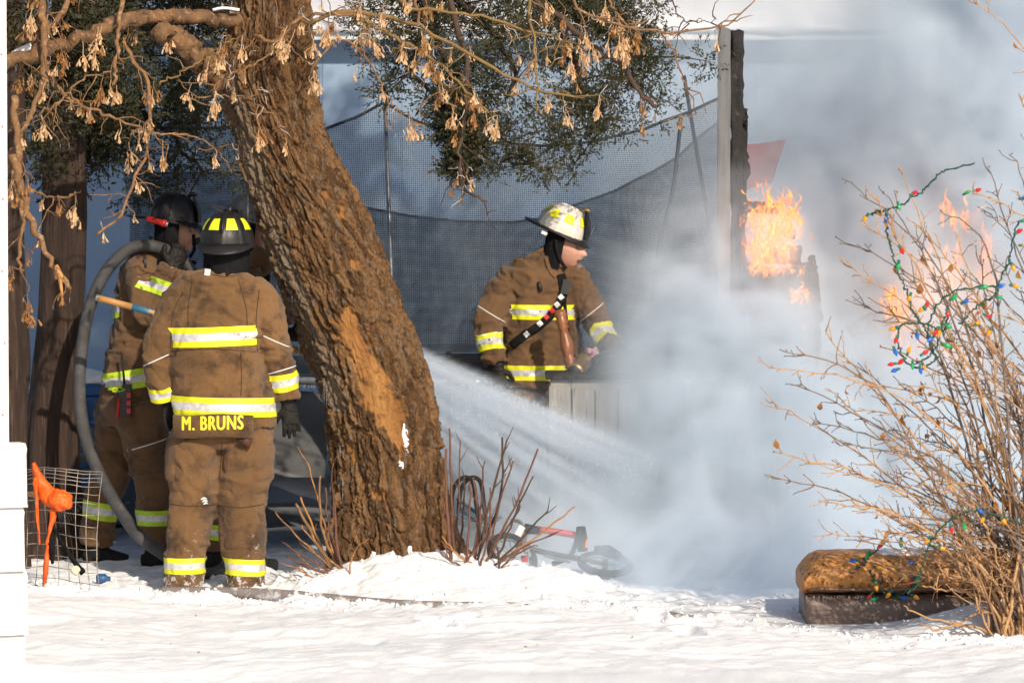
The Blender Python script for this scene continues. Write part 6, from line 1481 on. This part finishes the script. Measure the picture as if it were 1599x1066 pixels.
for (tx, ty) in TIPS:
    Yt_ = Yg + random.uniform(-.35, .75) * (0.4 if ty > 700 else 1); bx_ = random.uniform(1555, 1790); a = P(bx_, 985, Yg); a = Vector((a.x, Yg + random.uniform(-.12, .25), 0)); a.z = gz(a.x, a.y) - .05
    e = P(tx, ty, Yt_); up_ = max(.15, (e.z - a.z)); side = e.x - a.x
    m1 = a + Vector((side * .18 + random.gauss(0, .03), (e.y - a.y) * .3, up_ * random.uniform(.38, .5))); m2 = a + Vector((side * .55 + random.gauss(0, .05), (e.y - a.y) * .7, up_ * random.uniform(.72, .9)))
    c = wiggle([a, m1, m2, e], .0055, 24); r0 = random.uniform(.0060, .0095); mm = 'lilac' if ty < 160 else random.choice(['lilac', 'lilac', 'lilac', 'lilac2', 'lilac3'])
    mb = MB(); mb.tube(c, [lerp(r0, .0022, i / (len(c) - 1)) for i in range(len(c))], 6)
    for i in range(7, len(c)):
        if random.random() < .66:
            t = (c[min(i + 1, len(c) - 1)] - c[i - 1]).normalized(); o1 = Matrix.Rotation(random.uniform(0, 6.28), 3, t) @ t.orthogonal().normalized()
            for sg in ((1, -1) if random.random() < .5 else (random.choice((1, -1)),)):
                d = (t * .8 + o1 * sg * random.uniform(.5, .9)).normalized(); ln = random.uniform(.04, .20) * (1.15 - .6 * i / len(c)); q = c[i]; tw = [q]
                for k in range(4): d = (d + Vector((random.gauss(0, .2), random.gauss(0, .2), random.gauss(.03, .2)))).normalized(); q = q + d * ln / 4; tw.append(q)
                mb.tube(tw, [.0033, .0028, .0024, .002, .0016], 5); mb.ball(tw[-1], .0036, 5, 4); leafpts.append(tw[-1])
                if random.random() < .5:
                    d2 = (d + Vector((random.gauss(0, .8), random.gauss(0, .5), random.gauss(0, .8)))).normalized(); mb.tube([tw[2], tw[2] + d2 * ln * .2, tw[2] + d2 * ln * .36], [.0022, .0018, .0013], 4); mb.ball(tw[2] + d2 * ln * .36, .003, 5, 4)
    mb.ball(e, .0045, 6, 4); mb.build('stem', M[mm], bush)
    if random.random() < .4: leaf(random.choice(leafpts[-6:]) if leafpts else e, random.uniform(.025, .05), bush.children[-1] if False else bush)
for (lx, ly) in ((1485, 420), (1440, 610), (1465, 622), (1450, 655), (1462, 660), (1408, 650), (1555, 790), (1380, 682), (1535, 700), (1470, 745), (1548, 690), (1590, 430), (1365, 335), (1437, 450), (1410, 655), (1530, 480), (1478, 530)):
    leaf(P(lx, ly - 8, Yg + random.uniform(-.1, .2)), random.uniform(.035, .06), bush)
# low stems lying on the snow
for pts in ([(1590, 985), (1540, 955), (1490, 972), (1440, 962), (1410, 945)], [(1560, 990), (1500, 975), (1462, 983), (1440, 972)], [(1580, 960), (1530, 930), (1470, 920), (1440, 914)]):
    mb = MB(); mb.tube(wiggle([P(*q, Yg + .12) for q in pts], .004, 20), [lerp(.008, .003, i / 20) for i in range(21)][:len(bez([P(*q, Yg) for q in pts], 20))], 6); mb.build('stem', M['lilac'], bush)

M['cord'] = pm('green_cord', (.012, .075, .045), (.01, .05, .035), 30, .5)
M['socket'] = pm('green_socket', (.015, .16, .10), (.012, .11, .07), 30, .45)
BULB = {}
for nm, c_ in (('red', (.75, .02, .015)), ('green', (.01, .50, .13)), ('blue', (.02, .17, .75)), ('amber', (.95, .42, .01))):
    BULB[nm] = pm('bulb_' + nm, c_, tuple(x * .8 for x in c_), 40, .25, .2, 120, transl=.25, coat=.4)
def bulb_mesh(col):
    mb = MB(); mb.tube([Vector((0, 0, -.002)), Vector((0, 0, .004)), Vector((0, 0, .011)), Vector((0, 0, .020)), Vector((0, 0, .028)), Vector((0, 0, .033))], [.0065, .0098, .0112, .0092, .005, .001], 8); me_ = mb.mesh('bulb', False); me_.materials.append(BULB[col]); return me_
bmesh_ = {k: bulb_mesh(k) for k in BULB}
mb = MB(); mb.tube([Vector((0, 0, -.020)), Vector((0, 0, -.016)), Vector((0, 0, .0)), Vector((0, 0, .001))], [.0045, .0070, .0075, .0065], 8); sock = mb.mesh('socket'); sock.materials.append(M['socket'])
def lights(label, cords, bulbs):
    t = thing('string_lights', label, 'string lights', P(cords[0][0][0], cords[0][0][1], Yg - .2))
    for pts in cords:
        c = wiggle([P(q[0], q[1], q[2] if len(q) > 2 else Yg - .2) for q in pts], .004, 10 * len(pts)); mb = MB(); mb.tube(c, .0034, 6); mb.tube([p + Vector((.004 * math.sin(i * 1.3), .003, .004 * math.cos(i * 1.3))) for i, p in enumerate(c)], .0028, 5); mb.build('cord', M['cord'], t)
    for (px, py, col, ang, *Yx) in bulbs:
        p = P(px, py, Yx[0] if Yx else Yg - .215); o = link('bulb', bmesh_[col], None, t); o.matrix_parent_inverse = Matrix.Identity(4); o.location = p - Vector(t.location)
        o.rotation_euler = (random.uniform(-.4, .4), R(ang), random.uniform(-.3, .3)); s_ = random.uniform(.82, 1.0); o.scale = (s_, s_, s_)
        k = bpy.data.objects.new('socket', sock); COL.objects.link(k); k.parent = o
    return t
# angle: degrees from straight up, clockwise as seen from the yard
lights('tangled coloured string lights looped over the upper twigs of the bush',
    [[(1520, 255, Yg + .3), (1470, 270, Yg + .2), (1440, 298, Yg), (1400, 322), (1375, 330), (1360, 335)], [(1385, 325), (1384, 355), (1390, 380), (1400, 420), (1415, 455), (1428, 490), (1445, 515), (1462, 560)], [(1462, 560), (1448, 510), (1480, 460), (1540, 448), (1560, 448)], [(1462, 560), (1440, 575), (1415, 565), (1404, 540), (1405, 510), (1440, 505), (1475, 515), (1478, 490), (1462, 540), (1445, 560), (1430, 565)], [(1590, 345), (1578, 395), (1575, 412), (1560, 440), (1555, 460), (1530, 475), (1500, 505)]],
    [(1353, 338, 'amber', 215), (1384, 338, 'blue', 180), (1385, 345, 'amber', 190), (1403, 320, 'green', 160), (1425, 303, 'red', 60), (1406, 388, 'red', 150), (1403, 412, 'green', 190), (1421, 462, 'amber', 200), (1446, 479, 'red', 20), (1441, 481, 'amber', 230), (1479, 487, 'red', 160), (1487, 466, 'green', 60), (1534, 449, 'green', 80), (1558, 464, 'green', 95), (1505, 472, 'blue', 60), (1467, 516, 'amber', 190), (1463, 515, 'red', 210), (1455, 528, 'blue', 240), (1475, 538, 'green', 110), (1478, 508, 'green', 120), (1398, 512, 'amber', 250), (1400, 528, 'red', 200), (1397, 546, 'blue', 160), (1410, 562, 'red', 230), (1395, 568, 'red', 260), (1400, 577, 'blue', 250), (1425, 568, 'green', 180), (1442, 552, 'red', 60), (1442, 570, 'amber', 160), (1437, 575, 'blue', 170), (1418, 550, 'amber', 20), (1513, 507, 'amber', 80), (1524, 506, 'amber', 60), (1540, 492, 'red', 110), (1546, 516, 'amber', 210), (1588, 363, 'red', 60), (1596, 345, 'green', 80), (1596, 383, 'amber', 90), (1581, 415, 'amber', 150), (1582, 446, 'amber', 100), (1560, 448, 'blue', 60), (1432, 521, 'blue', 180), (1508, 302, 'green', 60, Yg + .3), (1524, 298, 'red', 70, Yg + .3), (1596, 310, 'blue', 80, Yg + .3)])
lights('coloured string lights trailing from the bush across the leather ottoman',
    [[(1610, 822), (1570, 808), (1530, 796), (1500, 803), (1475, 818), (1456, 840), (1446, 862), (1438, 890), (1432, 912), (1420, 925)], [(1385, 842, -1.9), (1370, 858, -1.8), (1356, 868, -1.7), (1350, 874, -1.62), (1356, 884, -1.60), (1365, 905, -1.58), (1372, 918, -1.58), (1385, 930, -1.6), (1398, 930, -1.6), (1420, 920, -1.7), (1432, 912, -1.85)], [(1450, 850), (1465, 856)]],
    [(1528, 795, 'blue', 130), (1536, 808, 'amber', 210), (1566, 810, 'amber', 150), (1505, 818, 'green', 170), (1485, 823, 'red', 170), (1450, 841, 'amber', 215), (1468, 855, 'amber', 100), (1383, 838, 'amber', 20, -1.9), (1377, 850, 'red', 230, -1.85), (1357, 864, 'green', 220, -1.7), (1336, 875, 'blue', 265, -1.64), (1369, 885, 'amber', 95, -1.62), (1368, 913, 'amber', 170, -1.6), (1360, 928, 'red', 215, -1.6), (1367, 934, 'green', 250, -1.6), (1390, 925, 'amber', 220, -1.62), (1408, 932, 'blue', 100, -1.62), (1427, 930, 'amber', 120, -1.75), (1427, 878, 'blue', 260, -1.9), (1433, 902, 'green', 180, -1.9), (1423, 906, 'red', 210, -1.85), (1407, 845, 'green', 180, -1.9)])
# a few dead leaves and bits of bark blown on the snow
lt = MB()
for k in range(46):
    x, y = random.uniform(-1.9, 2.4), random.uniform(-3.2, -.2); z = gz(x, y); a = random.uniform(0, 6.28); ln = random.uniform(.006, .016); d = Vector((math.cos(a), math.sin(a), 0)); s_ = Vector((-d.y, d.x, 0)); c = Vector((x, y, z + .004)); lt.add([c - d * ln, c + s_ * ln * .4 + Vector((0, 0, .005)), c + d * ln, c - s_ * ln * .4 + Vector((0, 0, .004))], [(0, 1, 2, 3)])
tag(lt.build('leaf_litter', M['dead_leaf']), 'scattered bits of dead leaf and bark on the snow', 'litter', kind='stuff')

# ================================================================== SMOKE, SPRAY, FIRE (volumes)
class G:
    """tiny helper that writes geometry-node maths"""
    def __init__(s, name):
        s.t = bpy.data.node_groups.new(name, 'GeometryNodeTree')
        s.t.interface.new_socket('Geometry', in_out='INPUT', socket_type='NodeSocketGeometry'); s.t.interface.new_socket('Geometry', in_out='OUTPUT', socket_type='NodeSocketGeometry')
        s.N, s.L = s.t.nodes, s.t.links; s.out = s.N.new('NodeGroupOutput'); s.pos = s.N.new('GeometryNodeInputPosition').outputs[0]
    def put(s, v, sock):
        if hasattr(v, 'is_output'): s.L.new(v, sock)
        else: sock.default_value = v
    def m(s, op, *a, clamp=False):
        n = s.N.new('ShaderNodeMath'); n.operation = op; n.use_clamp = clamp
        for i, v in enumerate(a): s.put(v, n.inputs[i])
        return n.outputs[0]
    def v(s, op, *a):
        n = s.N.new('ShaderNodeVectorMath'); n.operation = op
        for i, x in enumerate(a): s.put(tuple(x) if isinstance(x, Vector) else x, n.inputs[i])
        return n
    def noise(s, vec, scale, detail=4, rough=.55, dist=0.0, color=False):
        n = s.N.new('ShaderNodeTexNoise'); s.L.new(vec, n.inputs['Vector']); n.inputs['Scale'].default_value = scale; n.inputs['Detail'].default_value = detail; n.inputs['Roughness'].default_value = rough; n.inputs['Distortion'].default_value = dist
        return n.outputs['Color' if color else 0]
    def rng(s, x, a, b, c=0.0, d=1.0):
        n = s.N.new('ShaderNodeMapRange'); n.interpolation_type = 'SMOOTHSTEP'; s.put(x, n.inputs[0]); n.inputs[1].default_value = a; n.inputs[2].default_value = b; n.inputs[3].default_value = c; n.inputs[4].default_value = d; return n.outputs[0]
    def warp(s, scale, amt):
        c = s.noise(s.pos, scale, 3, color=True); d = s.v('SUBTRACT', c, (.5, .5, .5)).outputs[0]; sc_ = s.N.new('ShaderNodeVectorMath'); sc_.operation = 'SCALE'; s.L.new(d, sc_.inputs[0]); sc_.inputs['Scale'].default_value = amt; return s.v('ADD', s.pos, sc_.outputs[0]).outputs[0]
    def blob(s, p, c, r, dens, k=1.5):
        d = s.v('DIVIDE', s.v('SUBTRACT', p, Vector(c)).outputs[0], Vector(r)).outputs[0]; q = s.v('DOT_PRODUCT', d, d).outputs['Value']
        return s.m('MULTIPLY', s.m('EXPONENT', s.m('MULTIPLY', q, -k)), dens)
    def finish(s, dens, lo, hi, res, mat, name, label, cat):
        vc = s.N.new('GeometryNodeVolumeCube'); s.L.new(dens, vc.inputs['Density']); vc.inputs['Min'].default_value = lo; vc.inputs['Max'].default_value = hi
        for a, r_ in zip('XYZ', res): vc.inputs['Resolution ' + a].default_value = r_
        sm = s.N.new('GeometryNodeSetMaterial'); sm.inputs['Material'].default_value = mat; s.L.new(vc.outputs[0], sm.inputs[0]); s.L.new(sm.outputs[0], s.out.inputs[0])
        v = bpy.data.volumes.new(name); v.materials.append(mat); o = bpy.data.objects.new(name, v); COL.objects.link(o); md = o.modifiers.new('density', 'NODES'); md.node_group = s.t
        return tag(o, label, cat, kind='stuff')
def vol_mat(name, col, dens, aniso=0.0):
    m = bpy.data.materials.new(name); m.use_nodes = True; nt = m.node_tree; nt.nodes.clear(); o = nt.nodes.new('ShaderNodeOutputMaterial'); p = nt.nodes.new('ShaderNodeVolumePrincipled'); p.inputs['Color'].default_value = (*col, 1); p.inputs['Density'].default_value = dens; p.inputs['Anisotropy'].default_value = aniso
    nt.links.new(p.outputs[0], o.inputs['Volume']); return m
# ---- smoke pouring off the fire
g = G('smoke_density'); p = g.warp(.9, .8)
BL = [((1130, 430, 2.2), (.30, .35, .42), 1.7), ((1080, 650, 2.35), (.34, .4, .40), 1.1), ((1160, 620, 2.1), (.5, .4, .6), 2.0), ((1560, 420, 2.6), (.55, .6, 1.0), 1.5), ((1600, 60, 3.0), (.65, .8, .9), 1.5), ((1420, 60, 4.0), (.9, .8, .5), .8), ((700, 330, 8.6), (2.6, .9, 1.3), .35), ((1150, 250, 8.0), (1.8, 1.0, 1.3), .45), ((1110, 905, .35), (.80, .65, .30), 3.6), ((1240, 860, .5), (.7, .6, .4), 2.2), ((1085, 850, 1.8), (.95, .75, .42), 4.2), ((1110, 720, 2.1), (.55, .6, .50), 1.7), ((1110, 520, 2.15), (.42, .5, .60), 2.2), ((1340, 800, 1.7), (1.1, .8, .75), 3.0), ((1380, 600, 2.9), (.9, .7, .8), 1.6), ((1500, 330, 3.6), (.9, 1.0, 1.0), 1.2), ((1600, 150, 4.2), (.8, 1.2, 1.3), 1.6), ((1330, 210, 5.2), (1.0, 1.5, .75), .75), ((1030, 480, 2.9), (.30, .4, .6), .6), ((820, 260, 7.2), (2.6, 1.4, 1.6), .16), ((1000, 930, 1.2), (.5, .4, .25), 1.6), ((1300, 420, 4.2), (.8, 1.0, .8), .7)]
tot = None
for (c, r_, d) in BL:
    b = g.blob(p, P(*c), r_, d); tot = b if tot is None else g.m('ADD', tot, b)
n1 = g.noise(p, 2.1, 6, .66, .7)
dens = g.m('MULTIPLY', tot, g.rng(n1, .40, .60, .08, 2.3))
dens = g.m('SUBTRACT', dens, .035); dens = g.m('MAXIMUM', dens, 0.0)
SMOKE = vol_mat('smoke', (.745, .86, .985), 1.3, -.24)
g.finish(dens, (-2.2, -1.1, -.15), (4.6, 9.6, 4.5), (98, 146, 66), SMOKE, 'smoke', 'thick pale blue grey smoke rolling off the burning wall', 'smoke')
# ---- mist of the hose stream
g = G('spray_density')
A, E_ = P(425, 452, 1.15), P(1075, 748, 1.9); ax = (E_ - A); L_ = ax.length; ax.normalize(); sd = ax.cross(Vector((0, 1, 0))).normalized(); 
if sd.z < 0: sd = -sd
fw = ax.cross(sd)
rel = g.v('SUBTRACT', g.pos, A).outputs[0]; s_ = g.v('DOT_PRODUCT', rel, ax).outputs['Value']; u_ = g.v('DOT_PRODUCT', rel, sd).outputs['Value']; w_ = g.v('DOT_PRODUCT', rel, fw).outputs['Value']
cmb = g.N.new('ShaderNodeCombineXYZ'); g.put(g.m('MULTIPLY', s_, .55), cmb.inputs[0])
spread = g.m('ADD', g.m('MULTIPLY', s_, .16), .05)
un = g.m('DIVIDE', u_, spread); wn_ = g.m('DIVIDE', w_, spread)
g.put(g.m('MULTIPLY', un, 4.2), cmb.inputs[1]); g.put(g.m('MULTIPLY', wn_, 1.6), cmb.inputs[2])
st = g.noise(cmb.outputs[0], 1.6, 4, .6)
up_edge = g.rng(un, -.05, .30, 1.0, 0.0); low = g.rng(un, -2.6, -.1, 0.12, 1.0)
core = g.m('EXPONENT', g.m('MULTIPLY', g.m('MULTIPLY', wn_, wn_), -1.2))
body = g.m('MULTIPLY', g.m('MULTIPLY', up_edge, low), core)
body = g.m('MULTIPLY', body, g.rng(un, -3.2, -2.2, 0.0, 1.0)); body = g.m('MULTIPLY', body, g.rng(s_, 0.0, .12, 0.0, 1.0)); body = g.m('MULTIPLY', body, g.rng(s_, L_ * .9, L_ * 1.12, 1.0, 0.0))
dens = g.m('MULTIPLY', body, g.rng(st, .40, .62, .12, 2.6)); dens = g.m('DIVIDE', dens, g.m('ADD', g.m('MULTIPLY', s_, .8), .35)); dens = g.m('MAXIMUM', g.m('SUBTRACT', dens, .02), 0.0)
g.finish(dens, (-1.5, .75, -.02), (1.35, 2.7, 1.75), (118, 46, 74), vol_mat('spray_mist', (.80, .89, 1.0), 5.6, -.1), 'spray_mist', 'fan of fine white mist from the hose stream crossing behind the trunk', 'spray')
# droplets in the stream
mb = MB(); random.seed(5)
for k in range(9000):
    t = random.random() ** .7 * L_; sp = .05 + .16 * t; u2 = .15 - abs(random.gauss(0, 1.0)); w2 = random.gauss(0, .6); c = A + ax * t + sd * (u2 * sp) + fw * (w2 * sp)
    if c.z < .03: continue
    r_ = random.uniform(.0010, .0026); mb.add([c + ax * r_ * 1.6, c + sd * r_, c + fw * r_, c - sd * r_, c - fw * r_, c - ax * r_ * 1.6], [(0, 1, 2), (0, 2, 3), (0, 3, 4), (0, 4, 1), (5, 2, 1), (5, 3, 2), (5, 4, 3), (5, 1, 4)])
M['water'] = pm('water_drop', (.85, .9, .95), (.8, .85, .9), 30, .1)
tag(mb.build('water_droplets', M['water']), 'fine droplets of the hose stream crossing behind the trunk', 'spray', kind='stuff')
# ---- flames
def flame_mat(name, st):
    m = bpy.data.materials.new(name); m.use_nodes = True; nt = m.node_tree; nt.nodes.clear(); N = nt.nodes; L = nt.links; o = N.new('ShaderNodeOutputMaterial'); a = N.new('ShaderNodeAttribute'); a.attribute_name = 'density'
    cr = N.new('ShaderNodeValToRGB'); e = cr.color_ramp.elements; e[0].position = 0; e[0].color = (.9, .05, .004, 1); e[1].position = 1; e[1].color = (1, .55, .14, 1); q = e.new(.45); q.color = (1, .20, .012, 1)
    L.new(a.outputs['Fac'], cr.inputs[0]); em = N.new('ShaderNodeEmission'); L.new(cr.outputs[0], em.inputs[0]); mu = N.new('ShaderNodeMath'); mu.operation = 'MULTIPLY'; L.new(a.outputs['Fac'], mu.inputs[0]); mu.inputs[1].default_value = st; L.new(mu.outputs[0], em.inputs[1]); L.new(em.outputs[0], o.inputs['Volume']); m.cycles.volume_step_rate = .6; return m
def flames(label, blobs, lo, hi, res, st, sc_=1.0):
    g = G('flame_density')
    mp = g.v('MULTIPLY', g.pos, (1, 1, .42)).outputs[0]; c = g.noise(mp, 7 * sc_, 3, color=True); d = g.v('SUBTRACT', c, (.5, .5, .5)).outputs[0]; s2 = g.N.new('ShaderNodeVectorMath'); s2.operation = 'SCALE'; g.L.new(d, s2.inputs[0]); s2.inputs['Scale'].default_value = .20 / sc_; p = g.v('ADD', g.pos, s2.outputs[0]).outputs[0]
    tot = None
    for (c, r_, dn) in blobs:
        b = g.blob(p, P(*c), r_, dn, 1.3); tot = b if tot is None else g.m('MAXIMUM', tot, b)
    w2 = g.v('MULTIPLY', p, (1, 1, .40)).outputs[0]; n = g.noise(w2, 11 * sc_, 3, .55, .8); ridge = g.m('SUBTRACT', 1.0, g.m('MULTIPLY', g.m('ABSOLUTE', g.m('SUBTRACT', n, .5)), 8.0)); ridge = g.m('MAXIMUM', ridge, .05)
    dens = g.m('MULTIPLY', g.rng(tot, .30, .62, 0, 1), ridge); dens = g.m('MAXIMUM', g.m('SUBTRACT', dens, .03), 0.0)
    return g.finish(dens, lo, hi, res, flame_mat('flame', st), 'flames', label, 'flames')
def box_of(x0, y0, x1, y1, Ya, Yb_):
    a, b_ = P(x0, y1, Ya), P(x1, y0, Ya); return (a.x, Ya, a.z), (b_.x, Yb_, b_.z)
lo, hi = box_of(1150, 270, 1290, 500, 2.30, 2.62)
flames('bright orange flames licking the charred joists beside the standing post', [((1203, 350, 2.46), (.17, .10, .17), 1.1), ((1205, 400, 2.46), (.18, .10, .14), 1.1), ((1186, 378, 2.46), (.11, .10, .19), 1.0), ((1236, 350, 2.46), (.09, .07, .12), .9), ((1178, 296, 2.46), (.04, .04, .05), .6), ((1252, 462, 2.46), (.07, .06, .08), .85), ((1245, 448, 2.46), (.03, .04, .05), .6)], lo, hi, (100, 40, 160), 8)
lo, hi = box_of(1350, 290, 1580, 640, 3.0, 3.7)
flames('pinkish flames glowing through smoke behind the bush', [((1500, 340, 3.3), (.16, .15, .12), .75), ((1400, 470, 3.3), (.12, .15, .12), .9), ((1470, 440, 3.3), (.28, .15, .22), .95), ((1540, 430, 3.3), (.18, .15, .28), .9), ((1430, 520, 3.3), (.22, .15, .18), .85), ((1510, 550, 3.3), (.22, .15, .2), .8)], lo, hi, (80, 30, 120), 7, .7)
# tongues of flame: thin curling sheets inside the glow
def tongue_mat():
    m = bpy.data.materials.new('flame_tongue'); m.use_nodes = True; nt = m.node_tree; nt.nodes.clear(); N = nt.nodes; L = nt.links; o = N.new('ShaderNodeOutputMaterial')
    uv = N.new('ShaderNodeUVMap'); uv.uv_map = 'UVMap'; sp = N.new('ShaderNodeSeparateXYZ'); L.new(uv.outputs[0], sp.inputs[0])
    tc = N.new('ShaderNodeTexCoord'); mp = N.new('ShaderNodeMapping'); mp.inputs['Scale'].default_value = (1, 1, .35); L.new(tc.outputs['Object'], mp.inputs[0]); nz = N.new('ShaderNodeTexNoise'); nz.inputs['Scale'].default_value = 42; nz.inputs['Detail'].default_value = 4; nz.inputs['Distortion'].default_value = 1.2; L.new(mp.outputs[0], nz.inputs['Vector'])
    cr = N.new('ShaderNodeValToRGB'); e = cr.color_ramp.elements; e[0].position = .34; e[0].color = (.85, .06, .004, 1); e[1].position = .68; e[1].color = (1, .50, .10, 1); q = e.new(.5); q.color = (1, .21, .012, 1); L.new(nz.outputs[0], cr.inputs[0])
    em = N.new('ShaderNodeEmission'); L.new(cr.outputs[0], em.inputs[0]); em.inputs[1].default_value = 2.0
    r = N.new('ShaderNodeMapRange'); r.inputs[1].default_value = .36; r.inputs[2].default_value = .60; L.new(nz.outputs[0], r.inputs[0])
    edge = N.new('ShaderNodeMath'); edge.operation = 'MULTIPLY'; L.new(sp.outputs[0], edge.inputs[0]); L.new(r.outputs[0], edge.inputs[1])
    tr = N.new('ShaderNodeBsdfTransparent'); ms = N.new('ShaderNodeMixShader'); L.new(edge.outputs[0], ms.inputs[0]); L.new(tr.outputs[0], ms.inputs[1]); L.new(em.outputs[0], ms.inputs[2]); L.new(ms.outputs[0], o.inputs['Surface']); return m
TONG = tongue_mat()
def tongues(label, areas, seed):
    random.seed(seed); vs, fs, uv = [], [], []
    for (px, py, rx_, ry_, Y_, n, hgt, wid) in areas:
        for k in range(n):
            a, r_ = random.uniform(0, 6.28), math.sqrt(random.random()); b = P(px + rx_ * r_ * math.cos(a), py + ry_ * r_ * math.sin(a), Y_ + random.uniform(-.08, .06)); h = hgt * random.uniform(.45, 1.3); w_ = wid * random.uniform(.5, 1.4); sd_ = random.uniform(0, 99); yaw = random.uniform(-.9, .9); base = len(vs); m = 14
            for i in range(m + 1):
                t = i / m; cen_ = b + Vector((.05 * MN.noise(Vector((sd_, t * 2.2, 0))) + .05 * t * t * math.sin(sd_), .03 * MN.noise(Vector((0, t * 2, sd_))), h * (t - .35))); ww = w_ * (math.sin(math.pi * (t ** .65)) ** .8 + .03) * (1 + .5 * MN.noise(Vector((sd_, t * 6, 3)))); tw = yaw + 1.2 * MN.noise(Vector((sd_ + 5, t * 1.6, 1)))
                for f in (-1, -.5, 0, .5, 1): vs.append(cen_ + Vector((math.cos(tw), math.sin(tw), 0)) * (ww * f)); uv.append((max(0, 1 - abs(f) ** 2 * 1.0) * min(1, (1 - t) * 2.5) * min(1, t * 5), t))
            fs += [(base + 5 * i + f, base + 5 * i + f + 1, base + 5 * i + f + 6, base + 5 * i + f + 5) for i in range(m) for f in range(4)]
    mb = MB(); mb.add(vs, fs); o = mb.build('flame_tongues', TONG); ul = o.data.uv_layers.new(name='UVMap'); lv = np.zeros(len(o.data.loops), dtype=np.int32); o.data.loops.foreach_get('vertex_index', lv); ul.data.foreach_set('uv', np.array(uv, np.float32)[lv].reshape(-1))
    return tag(o, label, 'flames', kind='stuff')
tongues('curling orange tongues of flame on the charred joists by the standing post', [(1196, 385, 30, 42, 2.44, 54, .17, .020), (1205, 345, 34, 26, 2.44, 40, .14, .018), (1236, 360, 14, 26, 2.44, 16, .13, .013), (1180, 300, 12, 14, 2.44, 5, .07, .008), (1250, 464, 13, 13, 2.42, 13, .09, .012), (1258, 520, 6, 20, 2.42, 3, .05, .006), (1268, 375, 6, 12, 2.44, 3, .05, .007), (1212, 424, 44, 6, 2.40, 26, .08, .010), (1212, 318, 22, 10, 2.44, 12, .20, .011), (1240, 332, 12, 14, 2.44, 8, .16, .009), (1166, 350, 4, 50, 2.44, 10, .08, .007)], 3)
tongues('faint orange tongues of flame behind the bare bush', [(1500, 330, 36, 22, 2.7, 14, .15, .020), (1388, 470, 14, 20, 2.7, 12, .12, .018), (1405, 500, 24, 24, 2.7, 14, .13, .018), (1475, 420, 40, 30, 2.7, 16, .16, .020), (1530, 430, 26, 60, 2.7, 20, .18, .022), (1430, 540, 34, 26, 2.7, 14, .13, .018), (1500, 560, 40, 36, 2.7, 16, .16, .020)], 4)
for (c, e_, r_) in ((P(1205, 375, 2.4), 9, .12), (P(1470, 470, 2.9), 12, .25)):
    ld = bpy.data.lights.new('fire_light', 'POINT'); ld.energy = e_; ld.color = (1, .38, .14); ld.shadow_soft_size = r_; lo_ = bpy.data.objects.new('fire_light', ld); COL.objects.link(lo_); lo_.location = c
